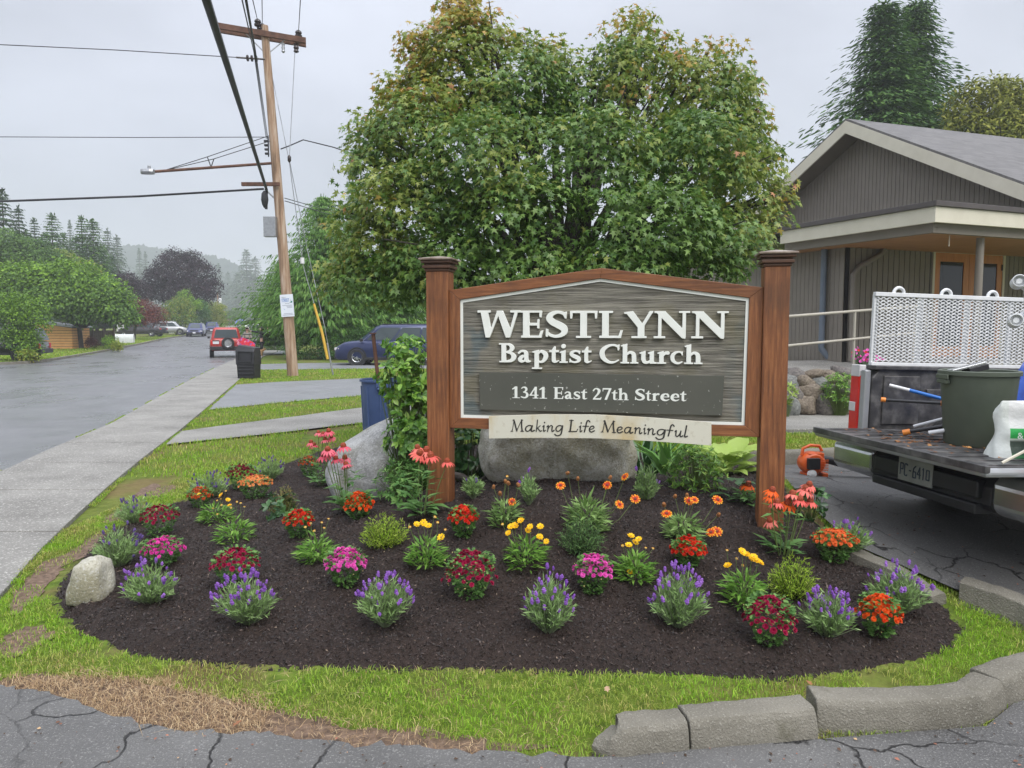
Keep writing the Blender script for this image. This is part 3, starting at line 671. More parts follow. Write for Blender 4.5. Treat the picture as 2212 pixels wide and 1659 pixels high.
# ================================================================ the church sign
m, nt, p = new_mat('stained cedar')
g1 = tex(nt, scale=7, stretch=(9, 9, .5), detail=9, rough=.7); g2 = tex(nt, scale=2.6, detail=6)
c = ramp(nt, g1, [(.07, .024, .01, .28), (.2, .07, .022, .5), (.33, .135, .048, .72)])
nt.links.new(mixc(nt, mrange(nt, g2, .48, .7, 0, .55), c, (.075, .032, .014)), p.inputs['Base Color']); p.inputs['Roughness'].default_value = .55
bump(nt, p, g1, .35, .004); M['cedar'] = m
m2 = m.copy(); m2.name = 'stained cedar rail'
for nd in m2.node_tree.nodes:
    if nd.type == 'MAPPING': nd.inputs['Scale'].default_value = (.5, 9, 9)
M['cedar_h'] = m2
M['cap'] = pm('weathered cap', [(.08, .05, .035), (.2, .15, .115), (.36, .32, .28)], 9, .5)
M['capdark'] = pm('dark cap band', [(.05, .022, .012), (.11, .05, .026)], 9, .5)
m, nt, p = new_mat('sandblasted wood'); g1 = tex(nt, scale=9, stretch=(.35, 1, 9), detail=9, rough=.65); g2 = tex(nt, scale=3, detail=5); g3 = tex(nt, scale=3.3, stretch=(1.4, 1, 1), detail=2, loc=(2.3, 0, 5.1))
c = ramp(nt, g1, [(.05, .045, .036, .3), (.19, .178, .145, .5), (.34, .32, .26, .72)])
c = mixc(nt, mrange(nt, g2, .5, .68, 0, .5), c, (.17, .15, .08)); tco = nt.nodes.new('ShaderNodeTexCoord'); sx = nt.nodes.new('ShaderNodeSeparateXYZ'); nt.links.new(tco.outputs['Object'], sx.inputs[0]); ab_ = nt.nodes.new('ShaderNodeMath'); ab_.operation = 'SUBTRACT'; ab_.inputs[1].default_value = 1.14; nt.links.new(sx.outputs['X'], ab_.inputs[0]); ac_ = nt.nodes.new('ShaderNodeMath'); ac_.operation = 'ABSOLUTE'; nt.links.new(ab_.outputs[0], ac_.inputs[0])
mu_ = nt.nodes.new('ShaderNodeMath'); mu_.operation = 'MULTIPLY'; nt.links.new(mrange(nt, ac_.outputs[0], .70, .82, 0, 1), mu_.inputs[0]); nt.links.new(mrange(nt, g3, .5, .6, 0, .38), mu_.inputs[1]); c = mixc(nt, mu_.outputs[0], c, (.03, .11, .15))
nt.links.new(c, p.inputs['Base Color']); p.inputs['Roughness'].default_value = .8; bump(nt, p, g1, 1, .02); M['panel'] = m
M['letter'] = pm('cream sign letter', [(.7, .72, .66), (.8, .81, .76)], 7, .45)
m, nt, p = new_mat('address board'); n = tex(nt, scale=55, detail=2, rough=.4); p.inputs['Base Color'].default_value = (.075, .075, .06, 1); p.inputs['Roughness'].default_value = .5
nt.links.new(mixc(nt, mrange(nt, n, .70, .73, 0, .7), ramp(nt, tex(nt, scale=2), [(.068, .07, .056, .3), (.088, .087, .07, .7)]), (.4, .4, .36)), p.inputs['Base Color']); M['address'] = m
m, nt, p = new_mat('stained plaque'); n = tex(nt, scale=2.6, detail=6, stretch=(1, 1, .5)); n2 = tex(nt, scale=22, detail=4)
c = mixc(nt, mrange(nt, n, .5, .66, 0, .8), (.6, .58, .48), (.5, .37, .16)); c = mixc(nt, mrange(nt, n2, .6, .74, 0, .45), c, (.3, .25, .15))
nt.links.new(c, p.inputs['Base Color']); p.inputs['Roughness'].default_value = .55; M['plaque'] = m
M['engrave'] = pm('engraved paint', [(.015, .014, .012), (.03, .028, .022)], 30, .7)

pL = at_y(952, 830, 5.0); pR = at_y(1669, 830, 4.6)
yl = pL.y; base_l = Vector((pL.x, pL.y, T1(pL.x, pL.y)))
xdir = Vector((pR.x-pL.x, pR.y-pL.y, 0)); span = xdir.length; xdir.normalize(); rz = math.atan2(xdir.y, xdir.x)
sign = thing('church_sign', 'large wooden church sign with cream raised letters between two brown posts', 'sign', (pL.x, pL.y, base_l.z), rz)
SM = Matrix.Translation((pL.x, pL.y, base_l.z)) @ Matrix.Rotation(rz, 4, 'Z'); SI = SM.inverted()
o_l = SI @ Vector((0, 0, EYE))
def on_sign(px, py, ypl=-.035):
    d = SI.to_3x3() @ ray(px, py); t = (ypl-o_l.y)/d.y; q = o_l+d*t; return q.x, q.z
def z7(x, y): return ((1000+x*.45203)/1.1302, (600+y*.45203)/1.1302)
topL = on_sign(952, 557)[1]; 
for nm, cx in (('post', 0.0), ('post', span)):
    mb = MB(); gz = T1(*(SM @ Vector((cx, 0, 0))).xy)-base_l.z
    mb.box((cx, 0, (topL-.09+gz-.25)/2), (.15, .15, topL-.09-gz+.25)); po = mb.build(nm, M['cedar'], sign, bevel=.005)
    z = topL-.09; mb = MB()
    for w, h in ((.165, .018), (.19, .022), (.17, .012), (.205, .02)): mb.box((cx, 0, z+h/2), (w, w, h-.001)); z += h
    cp = mb.build('cap_moulding', M['capdark'], po, bevel=.004)
    mb = MB(); w = .115; mb.add([(cx-w, -w, z), (cx+w, -w, z), (cx+w, w, z), (cx-w, w, z), (cx-w, -w, z+.012), (cx+w, -w, z+.012), (cx+w, w, z+.012), (cx-w, w, z+.012), (cx, 0, z+.034)],
        [(3, 2, 1, 0), (0, 1, 5, 4), (1, 2, 6, 5), (2, 3, 7, 6), (3, 0, 4, 7), (4, 5, 8), (5, 6, 8), (6, 7, 8), (7, 4, 8)]); mb.build('cap', M['cap'], po, bevel=.003)
YX = Matrix.Rotation(math.pi/2, 4, 'X')                   # prism drawn in (x, z), extruded along -y
def slab_s(name, pts, y0, y1, mat, bevel=.003, parent=sign):
    mb = MB(); mb.prism(pts, -y0, -y1, M=YX); return mb.build(name, mat, parent, bevel=bevel)
fo = {k: on_sign(*z7(*v), -.05) for k, v in dict(tl=(224, 240), ap=(1037, 120), tr=(1898, 225), br=(1868, 1033), bl=(225, 985)).items()}
fi = {k: on_sign(*z7(*v), -.05) for k, v in dict(tl=(270, 291), ap=(1030, 176), tr=(1836, 281), br=(1811, 972), bl=(273, 930)).items()}
fo['tl'] = (.076, fo['tl'][1]); fo['bl'] = (.076, fo['bl'][1]); fo['tr'] = (span-.076, fo['tr'][1]); fo['br'] = (span-.076, fo['br'][1])
slab_s('top_rail', [fi['tl'], fo['tl'], fo['ap'], fi['ap']], .03, -.05, M['cedar_h'])
slab_s('top_rail', [fi['ap'], fo['ap'], fo['tr'], fi['tr']], .03, -.05, M['cedar_h'])
slab_s('stile', [fo['bl'], fo['tl'], fi['tl'], fi['bl']], .03, -.0485, M['cedar'])
slab_s('stile', [fi['br'], fi['tr'], fo['tr'], fo['br']], .03, -.0485, M['cedar'])
slab_s('bottom_rail', [fo['bl'], fi['bl'], fi['br'], fo['br']], .03, -.05, M['cedar_h'])
# white border and panel
ctr = np.mean([fi[k] for k in ('tl', 'tr', 'br', 'bl')], 0)
def inset(k, d):
    q = np.array(fi[k]); sx = -1 if 'l' in k else (1 if 'r' in k else 0); sz = 1 if k[0] in 'ta' else -1
    return (q[0]-sx*d, q[1]-sz*d*(1.02))
b1 = {k: inset(k, .001) for k in fi}; b2 = {k: inset(k, .019) for k in fi}
ks = ('tl', 'ap', 'tr', 'br', 'bl'); mb = MB()
for i, k in enumerate(ks):
    k2 = ks[(i+1) % 5]; mb.prism([b1[k], b1[k2], b2[k2], b2[k]], .036, .03, M=YX)
mb.build('border', M['letter'], sign)
slab_s('panel', [b1[k] for k in ks[::-1]], -.015, -.0295, M['panel'], bevel=0)
def zq(ox, oy, kx, ky): return lambda x, y: ((ox+x*kx)/1.1302, (oy+y*ky)/1.1302)
zA = zq(1150, 740, 650/2212, 170/579); zB = zq(1150, 900, 650/2212, 190/647)
def row(chars, zf, base, cap_px, yp, thick, mat, parent, script=False, bev=.0012):
    for ch, a, b in chars:
        xl, zl_ = on_sign(*zf(a, base(a)), yp); xr, zr_ = on_sign(*zf(b, base(b)), yp); zt = on_sign(*zf(a, base(a)-cap_px), yp)[1]
        letter('letter', ch, (xl, xr, zl_, zr_, zt-zl_), yp, thick, mat, parent, script, bev)
row([('W', 58, 411), ('E', 412, 598), ('S', 622, 804), ('T', 823, 1047), ('L', 1062, 1259), ('Y', 1270, 1510), ('N', 1517, 1814), ('N', 1829, 2134)], zA, lambda x: 285+(x-60)*.004, 222, -.042, .022, M['letter'], sign)
row([('B', 235, 376), ('a', 391, 498), ('p', 508, 641), ('t', 652, 731), ('i', 736, 803), ('s', 818, 912), ('t', 922, 1001), ('C', 1068, 1232), ('h', 1243, 1389), ('u', 1398, 1541), ('r', 1546, 1648), ('c', 1655, 1758), ('h', 1771, 1921)],
    zA, lambda x: 491+(x-240)*.0095, 156, -.040, .018, M['letter'], sign)
ab = [on_sign(*zB(*q), -.05) for q in ((72, 340), (2086, 390), (2104, 60), (68, 30))]
adr = slab_s('address_board', ab, -.031, -.05, M['address'], bevel=.001)
row([('1', 340, 405), ('3', 413, 478), ('4', 485, 560), ('1', 566, 631), ('E', 685, 769), ('a', 777, 845), ('s', 852, 907), ('t', 912, 966), ('2', 1010, 1084), ('7', 1092, 1166), ('t', 1168, 1217), ('h', 1220, 1309),
     ('S', 1362, 1444), ('t', 1450, 1496), ('r', 1500, 1566), ('e', 1572, 1648), ('e', 1656, 1730), ('t', 1735, 1790)], zB, lambda x: 244+(x-340)*.0195, 97, -.0515, .002, M['letter'], adr, bev=0)
def arch(x): return np.interp(x, [148, 600, 1060, 1500, 1997], [396, 382, 384, 409, 448])
def archb(x): return np.interp(x, [148, 600, 1060, 1500, 1997], [581, 576, 580, 603, 640])
xs_ = np.linspace(148, 1997, 22)
pl = slab_s('motto_board', [on_sign(*zB(q, archb(q)), -.08) for q in xs_]+[on_sign(*zB(q, arch(q)), -.08) for q in xs_[::-1]], -.055, -.08, M['plaque'], bevel=.001)
row([('M', 328, 440), ('a', 447, 532), ('k', 537, 590), ('i', 592, 622), ('n', 627, 695), ('g', 690, 767), ('L', 808, 890), ('i', 896, 926), ('f', 925, 992), ('e', 978, 1030), ('M', 1077, 1205), ('e', 1208, 1264), ('a', 1271, 1349), ('n', 1354, 1424), ('i', 1430, 1458), ('n', 1462, 1534),
     ('g', 1530, 1620), ('f', 1622, 1692), ('u', 1690, 1764), ('l', 1768, 1803)], zB, lambda x: float(np.interp(x, [328, 700, 1077, 1400, 1800], [522, 522, 528, 540, 571])), 95, -.0815, .0016, M['engrave'], pl, True, 0)

# ================================================================ boulders
def boulder(name, label, px, y, w, h, d, mat, seed, flat=.75, rz=0.0, sub=5, sink=.25, amp=.12, top=None, boxy=.38):
    q = at_y(px[0], px[1], y); bm = bmesh.new(); bmesh.ops.create_icosphere(bm, subdivisions=sub, radius=1)
    from mathutils import noise
    for v in bm.verts:
        c = v.co.copy(); e = max(abs(c.x), abs(c.y)*.95, abs(c.z)); c = c.lerp(c/e, boxy)
        n = noise.noise(c*1.3+Vector((seed, 0, 0)))*amp*1.5+noise.noise(c*3.1+Vector((0, seed, 0)))*amp*.5+noise.noise(c*9+Vector((0, seed, 2)))*amp*.12+noise.noise(c*24)*amp*.05
        c = c*(1+n)
        if top: c = top(c)
        v.co = Vector((c.x*w/2, c.y*d/2, c.z*h/2))
    me = bpy.data.meshes.new(name); bm.to_mesh(me); bm.free(); me.materials.append(mat); me.polygons.foreach_set('use_smooth', [True]*len(me.polygons))
    o = link(bpy.data.objects.new(name, me)); z = T1(q.x, q.y); o.location = (q.x, q.y, z+h/2-h*sink); o.rotation_euler = (0, 0, rz); return tag(o, label, 'boulder')
def rockm(name, lo, mid, hi, lich, sc=7, topw=None):
    m, nt, p = new_mat(name); n = tex(nt, scale=sc, detail=9, rough=.7); n2 = tex(nt, scale=2.2, detail=6); n3 = tex(nt, scale=70, detail=3)
    c = ramp(nt, n, [(*lo, .3), (*mid, .5), (*hi, .68)]); c = mixc(nt, mrange(nt, n2, .46, .6, 0, .8), c, lich)
    c = mixc(nt, mrange(nt, n3, .56, .7, 0, .5), c, tuple(k*.4 for k in lo)); c = mixc(nt, mrange(nt, n3, .44, .32, 0, .5), c, tuple(min(.6, k*1.4) for k in hi))
    nt.links.new(c, p.inputs['Base Color']); p.inputs['Roughness'].default_value = .85; b = bump(nt, p, n3, .6, .012); bump(nt, p, n, .5, .03, b); return m
M['granite'] = rockm('granite', (.17, .17, .165), (.32, .32, .31), (.44, .44, .43), (.2, .195, .15))
M['granite_moss'] = rockm('mossy granite', (.2, .185, .135), (.42, .40, .33), (.58, .57, .53), (.32, .295, .2), 12)
M['granite_pale'] = rockm('pale stone', (.3, .29, .22), (.46, .44, .36), (.55, .54, .47), (.2, .18, .1), 5)
boulder('boulder', 'big mossy granite boulder under the cream motto board', (1208, 1010), 5.62, 1.22, .74, .8, M['granite_moss'], 3.3, sink=.18, amp=.11, boxy=.24, top=lambda c: Vector((c.x*(1-.14*max(0, c.z)), c.y-.12*c.z, min(c.z, .78))))
boulder('boulder', 'smooth grey granite boulder sloping down left beside the leafy shrub', (838, 962), 6.25, 1.05, .78, .85, M['granite'], 8.1, sink=.16, amp=.07, boxy=.2, top=lambda c: Vector((c.x, c.y, c.z*(1+.55*c.x) if c.z > 0 else c.z)))
boulder('boulder', 'small rounded pale stone at the left tip of the flower bed', (199, 1275), 4.22, .215, .30, .22, M['granite_pale'], 5.2, sink=.16, amp=.08, top=lambda c: Vector((c.x*(1-.28*c.z)+.15*c.z, c.y, c.z)), sub=4)
# ================================================================ plants in the bed
def nrm(a): return a/np.maximum(1e-9, np.linalg.norm(a, axis=1, keepdims=True))
def scatter(tV, tF, P, A, N, S):
    A = nrm(A); N = nrm(N-A*(A*N).sum(1, keepdims=True)); B = np.cross(N, A); S = np.broadcast_to(np.asarray(S, float), (len(P),))
    V = P[:, None]+S[:, None, None]*(tV[None, :, 0:1]*A[:, None]+tV[None, :, 1:2]*B[:, None]+tV[None, :, 2:3]*N[:, None])
    Fc = tF[None]+(np.arange(len(P))*len(tV))[:, None, None]
    return V.reshape(-1, 3), Fc.reshape(-1, 3)
def tmpl(v, f): return np.array(v, float), np.array(f, int)
LANCE = tmpl([(0, 0, 0), (.35, .13, .03), (.35, -.13, .03), (.45, 0, -.03), (1, 0, -.12)], [(0, 3, 1), (0, 2, 3), (1, 3, 4), (3, 2, 4)])
NARROW = tmpl([(0, -.04, 0), (0, .04, 0), (.5, .075, .05), (.5, -.075, .05), (1, 0, 0)], [(0, 3, 2), (0, 2, 1), (3, 4, 2)])
OVATE = tmpl([(0, 0, 0), (.25, .22, .04), (.25, -.22, .04), (.3, 0, -.03), (.62, .24, .0), (.62, -.24, .0), (.62, 0, -.07), (1, 0, -.2)], [(0, 3, 1), (0, 2, 3), (1, 3, 6), (1, 6, 4), (3, 2, 5), (3, 5, 6), (4, 6, 7), (6, 5, 7)])
LOBED = tmpl([(0, 0, 0), (.35, .28, .05), (.42, .12, 0), (.72, .3, .03), (.75, .1, 0), (1, 0, -.05), (.75, -.1, 0), (.72, -.3, .03), (.42, -.12, 0), (.35, -.28, .05)], [(0, 2, 1), (0, 8, 2), (0, 9, 8), (2, 4, 3), (2, 8, 6), (2, 6, 4), (8, 7, 6), (4, 6, 5)])
def leafy(name, mats, parent, parts, smooth=False):
    Vs, Fs, mi, off = [], [], [], 0
    for k, (tm, P, A, N, S) in enumerate(parts):
        V, Fc = scatter(*tm, P, A, N, S); Vs.append(V); Fs.append(Fc+off); mi += [k]*len(Fc); off += len(V)
    o = tri_mesh(name, np.concatenate(Vs), np.concatenate(Fs), mats, parent, smooth, mi); o['kind'] = 'stuff'; return o
def rdir(n): return nrm(rng.normal(0, 1, (n, 3)))
def stems_np(P0, P1, r=.0016):
    d = nrm(P1-P0); a = nrm(np.cross(d, np.array([[.3, .5, .1]]))); b = np.cross(d, a); k = len(P0); V = []
    for p, s in ((P0, 1.3), (P1, .8)):
        for q in range(3):
            an = 2.094*q; V.append(p+(a*math.cos(an)+b*math.sin(an))*r*s)
    V = np.stack(V, 1).reshape(-1, 3); t = np.array([(0, 1, 4), (0, 4, 3), (1, 2, 5), (1, 5, 4), (2, 0, 3), (2, 3, 5)])
    return V, (t[None]+(np.arange(k)*6)[:, None, None]).reshape(-1, 3)
def add_stems(name, P0, P1, mat, parent, r=.0016):
    V, Fc = stems_np(np.array(P0), np.array(P1), r); o = tri_mesh(name, V, Fc, mat, parent); o['kind'] = 'stuff'; return o

def flower_mesh(name, layers, mats, centre=None):
    """layers: (n petals, length, width, lift, droop, material, phase)"""
    V, Fs, mi = [], [], []
    for n, L, w, lift, droop, m, ph, r0 in layers:
        c = len(V); V.append((0, 0, lift*.3))
        for k in range(n):
            a = 2*math.pi*(k+ph)/n+random.uniform(-.1, .1); l = L*random.uniform(.88, 1.08); ca, sa = math.cos(a), math.sin(a); b = len(V)
            for (t, s, z) in ((.45, w, lift*.7), (.45, -w, lift*.7), (.85, w*.85, lift+droop*.5), (.85, -w*.85, lift+droop*.5), (1, 0, lift+droop)):
                x = r0+l*t; V.append((x*ca-s*sa, x*sa+s*ca, z))
            Fs += [(c, b+1, b), (b, b+1, b+2), (b+1, b+3, b+2), (b+2, b+3, b+4)]
            mm = m if isinstance(m, tuple) else (m, m); mi += [mm[0], mm[0], mm[0], mm[1]]; 
            if mm[0] != mm[1] and random.random() < .5: mi[-2] = mm[1]
    if centre:
        r, h, m = centre; n = 8; b = len(V)
        for rr, zz in ((r, 0), (r*.95, h*.55), (r*.6, h*.92)):
            for k in range(n): V.append((rr*math.cos(2*math.pi*k/n), rr*math.sin(2*math.pi*k/n), zz))
        V.append((0, 0, h))
        for i in range(2):
            for k in range(n): q = b+i*n; Fs += [(q+k, q+(k+1) % n, q+n+(k+1) % n), (q+k, q+n+(k+1) % n, q+n+k)]; mi += [m, m]
        for k in range(n): Fs.append((b+2*n+k, b+2*n+(k+1) % n, b+3*n)); mi.append(m)
    me = bpy.data.meshes.new(name); me.from_pydata(V, [], Fs)
    for x in mats: me.materials.append(x)
    me.polygons.foreach_set('material_index', mi); me.update(); return me
def petalm(name, a, b):
    m, nt, p = new_mat(name); oi = nt.nodes.new('ShaderNodeObjectInfo')
    c = ramp(nt, oi.outputs['Random'], [(*a, 0), (*b, 1)]); nt.links.new(c, p.inputs['Base Color']); p.inputs['Roughness'].default_value = .55; p.inputs['Specular IOR Level'].default_value = .25
    t = nt.nodes.new('ShaderNodeBsdfTranslucent'); nt.links.new(c, t.inputs['Color']); x = nt.nodes.new('ShaderNodeMixShader'); x.inputs[0].default_value = .2
    nt.links.new(p.outputs[0], x.inputs[1]); nt.links.new(t.outputs[0], x.inputs[2]); nt.links.new(x.outputs[0], nt.nodes['Material Output'].inputs['Surface']); return m
PET = dict(crimson=petalm('crimson petal', (.24, .004, .035), (.42, .014, .075)), darkred=petalm('dark red petal', (.17, .004, .02), (.3, .01, .04)), magenta=petalm('magenta petal', (.62, .03, .3), (.8, .09, .46)), pink=petalm('pink petal', (.66, .05, .36), (.84, .16, .56)),
    red=petalm('red petal', (.52, .012, .006), (.72, .05, .015)), redorange=petalm('red orange petal', (.66, .05, .006), (.8, .13, .015)), orange=petalm('orange petal', (.74, .13, .03), (.84, .22, .06)), apricot=petalm('apricot petal', (.8, .25, .07), (.88, .4, .14)), rust=petalm('rust petal', (.42, .06, .012), (.6, .13, .03)),
    yellow=petalm('yellow petal', (.82, .46, .006), (.9, .58, .02)), coral=petalm('coral petal', (.74, .12, .1), (.82, .22, .17)), rose=petalm('rose petal', (.68, .08, .13), (.8, .2, .25)), blanket=petalm('blanket flower red', (.5, .03, .008), (.7, .1, .01)), tip=petalm('blanket flower tip', (.82, .34, .01), (.88, .48, .03)),
    violet=petalm('violet floret', (.19, .065, .37), (.35, .16, .55)), dusk=petalm('faded violet floret', (.085, .05, .18), (.16, .1, .3)))
M['cone'] = pm('coneflower cone', [(.10, .012, .006), (.26, .04, .012), (.42, .1, .02)], 220, .7, .6, 300, .004)
M['disc'] = pm('flower disc', [(.3, .12, .01), (.5, .25, .02)], 200, .7)
M['darkdisc'] = pm('dark flower disc', [(.1, .015, .01), (.2, .03, .015)], 200, .7)
M['seed'] = pm('seed head', [(.18, .05, .02), (.34, .16, .04)], 200, .8, .6, 260, .004)
M['bud'] = pm('bud', [(.35, .3, .1), (.55, .45, .2)], 50, .6)
M['stem'] = pm('green stem', [(.1, .16, .035), (.16, .22, .06)], 20, .6)
M['stem_l'] = pm('lavender stem', [(.14, .17, .1), (.2, .25, .14)], 20, .6)
M['leaf_mum'] = leafm('mum leaf', [(.045, .11, .025, 0), (.08, .17, .04, .5), (.13, .24, .065, 1)], .5, .2)
M['leaf_lav'] = leafm('lavender leaf', [(.14, .22, .07, 0), (.2, .31, .11, .6), (.29, .4, .18, 1)], .6, .2)
M['leaf_cor'] = leafm('coreopsis leaf', [(.075, .18, .025, 0), (.13, .26, .04, .6), (.22, .36, .075, 1)], .42, .3)
M['leaf_gai'] = leafm('gaillardia leaf', [(.11, .19, .055, 0), (.17, .27, .08, .6), (.25, .36, .13, 1)], .55, .25)
M['leaf_ech'] = leafm('coneflower leaf', [(.06, .14, .04, 0), (.1, .2, .06, .6), (.15, .27, .08, 1)], .42, .25)
M['leaf_heath'] = leafm('bright heather', [(.16, .27, .02, 0), (.27, .4, .04, .6), (.4, .48, .09, 1)], .5, .35)
M['leaf_heath_d'] = leafm('dark heather', [(.05, .11, .035, 0), (.09, .17, .055, .6), (.15, .24, .08, 1)], .5, .3)
M['leaf_heath_o'] = leafm('olive heather', [(.14, .17, .04, 0), (.22, .23, .07, .6), (.36, .26, .1, 1)], .5, .2)
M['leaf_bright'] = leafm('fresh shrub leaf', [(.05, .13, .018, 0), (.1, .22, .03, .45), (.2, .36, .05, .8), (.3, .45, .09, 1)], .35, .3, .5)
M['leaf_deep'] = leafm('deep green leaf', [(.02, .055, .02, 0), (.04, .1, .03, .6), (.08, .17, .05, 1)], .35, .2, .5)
M['leaf_hosta'] = leafm('hosta leaf', [(.2, .3, .06, 0), (.3, .4, .1, .6), (.4, .5, .17, 1)], .4, .3)
M['leaf_az'] = leafm('azalea leaf', [(.05, .13, .03, 0), (.1, .21, .05, .6), (.17, .3, .08, 1)], .45, .25)

def plant_base(px, py): q = at_g(px, py, .012); return q
MUMF = {}
def mum(label, px, pbot, ptop, pw, col, n=46, flat=.55, buds=0, lean=0):
    n = int(n*2.0)
    q = plant_base(px, pbot); s = q.y/F; w = pw*s; h = (pbot-ptop)*s*1.04; t = thing('chrysanthemum', label, 'flower plant', q, random.uniform(0, 6), 'chrysanthemums in the planting bed')
    if col not in MUMF:
        MUMF[col] = [flower_mesh('flower', [(13, .0165, .0038, .004, .001, 0, 0, .001), (9, .0115, .0034, .0085, .002, 0, .5, .001), (6, .007, .003, .012, .003, 0, .2, .001)], [PET[col]]) for _ in range(3)]
    # foliage: a dome on a narrower base
    k = int(560*(w/.3)**.6); u = rng.random(k)**.5; a = rng.uniform(0, 6.28, k); zf = rng.random(k)
    rad = (w/2)*1.02*(.42+.58*np.sin(np.clip(zf*1.5, 0, 1.57)))*np.where(zf > .72, np.sqrt(np.clip(1-((zf-.72)/.33)**2, .05, 1)), 1)*(.55+.45*u)
    P = np.stack([rad*np.cos(a), rad*np.sin(a), .012+zf*h*.9], 1); A = np.stack([np.cos(a), np.sin(a), rng.uniform(-.2, .8, k)], 1)+rng.normal(0, .35, (k, 3))
    leafy('foliage', M['leaf_mum'], t, [(LOBED, P-nrm(A)*.012, A, np.array([[0, 0, 1.]])+rng.normal(0, .4, (k, 3)), rng.uniform(.022, .036, k))])
    for i in range(n):
        g = i*2.39996; r = math.sqrt((i+.5)/n); rr = r*w*.5*.97; zz = h*(.93-flat*.62*r**2.2)
        nv = Vector((math.cos(g)*r*1.1, math.sin(g)*r*1.1, .75)).normalized()
        nv = (nv+Vector(rng.normal(0, .18, 3))).normalized()
        mt = Matrix.Translation((rr*math.cos(g)+random.gauss(0, .005), rr*math.sin(g)+random.gauss(0, .005), zz+random.gauss(0, .006))) @ frame(nv) @ Matrix.Rotation(random.uniform(0, 6), 4, 'Z') @ Matrix.Scale(random.uniform(.65, 1.0), 4)
        inst('flower', random.choice(MUMF[col]), t, mt)
    if buds:
        b = rng.uniform(0, 6.28, buds); zf = rng.uniform(.25, .85, buds); rr = w/2*(.75+.25*zf); P = np.stack([rr*np.cos(b), rr*np.sin(b), h*zf], 1)
        oc = tmpl([(0, 0, 0), (.5, .5, 0), (.5, -.5, 0), (.5, 0, .5), (.5, 0, -.5), (1, 0, 0)], [(0, 3, 1), (0, 2, 3), (0, 4, 2), (0, 1, 4), (1, 3, 5), (3, 2, 5), (2, 4, 5), (4, 1, 5)])
        leafy('buds', M['bud'], t, [(oc, P, np.stack([np.cos(b), np.sin(b), .6+0*b], 1), rdir(buds), rng.uniform(.006, .011, buds))])
    return t
def spike_mesh(col):
    mb = MB(); mb.tube([(0, 0, -1.0), (.004, 0, -.5), (0, 0, 0)], [.0016, .0014, .0013], 4, 0, caps=False)
    r = [.002, .010, .006, .0125, .008, .013, .0085, .012, .007, .008, .002]; z = [i*.0042 for i in range(len(r))]
    V = []; Fs = []; n = 6
    for i in range(len(r)):
        for k in range(n):
            a = 2*math.pi*k/n+i*.5; rr = r[i]*random.uniform(.6, 1.35); V.append((rr*math.cos(a), rr*math.sin(a), z[i]-.002))
    for i in range(len(r)-1):
        for k in range(n): Fs.append((i*n+k, i*n+(k+1) % n, (i+1)*n+(k+1) % n, (i+1)*n+k))
    Fs.append(tuple((len(r)-1)*n+k for k in range(n))); mb.add(V, Fs, 1)
    return mb.mesh('flower_spike', [M['stem_l'], PET[col]])
SPK = {}
def lavender(label, px, pbot, ptop, pw, n=34, col='violet', fol=1.0, lean=(0, 0), leafmat='leaf_lav'):
    q = plant_base(px, pbot); s = q.y/F; w = pw*s; h = (pbot-ptop)*s; t = thing('lavender', label, 'flower plant', q, 0, 'lavenders in the planting bed')
    if col not in SPK: SPK[col] = [spike_mesh(col) for _ in range(4)]
    k = int(150*fol); a = rng.uniform(0, 6.28, k); out = np.sqrt(rng.random(k)); L = h*.76*rng.uniform(.6, 1.12, k)
    tip = np.stack([np.cos(a)*out*w*.47+lean[0]*.3, np.sin(a)*out*w*.42, L*(1-.5*out**2)], 1); root = np.stack([np.cos(a)*out*w*.08, np.sin(a)*out*w*.08, 0*a], 1)
    j = 11; tt = np.tile(np.linspace(.18, 1, j), k); R0 = np.repeat(root, j, 0); T0 = np.repeat(tip, j, 0); mid = R0+(T0-R0)*tt[:, None]; mid[:, 2] += 0.02*np.sin(tt*3.14)
    A = nrm(T0-R0)*1.0+rdir(len(mid))*.75
    leafy('foliage', M[leafmat], t, [(NARROW, mid, A, rdir(len(mid)), rng.uniform(.026, .046, len(mid)))])
    add_stems('stems', root, tip, M['stem_l'], t)
    for i in range(n):
        a = random.uniform(0, 6.28); o = math.sqrt(random.random()); d = Vector((math.cos(a)*o*w*.5+lean[0], math.sin(a)*o*w*.4+lean[1], h*(.98-.45*o*o)*(random.uniform(.8, 1.0) if i % 3 else random.uniform(.45, .8))))
        dr = (d-Vector((math.cos(a)*o*w*.1, math.sin(a)*o*w*.1, 0))).normalized(); dr = (dr+Vector((0, 0, .5))).normalized(); ln = min(d.length*.6, .2)
        S = Matrix.Diagonal((1, 1, 1, 1)); me = random.choice(SPK[col]); mt = Matrix.Translation(d) @ frame(dr) @ Matrix.Rotation(random.uniform(0, 6), 4, 'Z') @ Matrix.Scale(random.uniform(.45, .9), 4)
        inst('flower_spike', spike_short(me, ln), t, mt)
    return t
_ss = {}
def spike_short(me, ln):
    k = (me.name, round(ln*20)/20 or .05)
    if k not in _ss:
        m2 = me.copy(); m2.name = 'flower_spike'
        for v in m2.vertices:
            if v.co.z < -.01: v.co.z *= k[1]
        _ss[k] = m2
    return _ss[k]
def rosette(t, w, h, n, tm, mat, L, up=.5, name='foliage'):
    a = rng.uniform(0, 6.28, n); out = np.sqrt(rng.random(n)); z = rng.random(n)*(1-out*.45)*h*.85
    P = np.stack([np.cos(a)*out*w*.36, np.sin(a)*out*w*.36, z], 1); A = np.stack([np.cos(a)*(out+.35), np.sin(a)*(out+.35), rng.uniform(-.1, 1, n)*up*1.6], 1)+rng.normal(0, .2, (n, 3))
    return leafy(name, M[mat], t, [(tm, P, A, np.array([[0, 0, 1.]])+rng.normal(0, .3, (n, 3)), L*rng.uniform(.65, 1.2, n))])
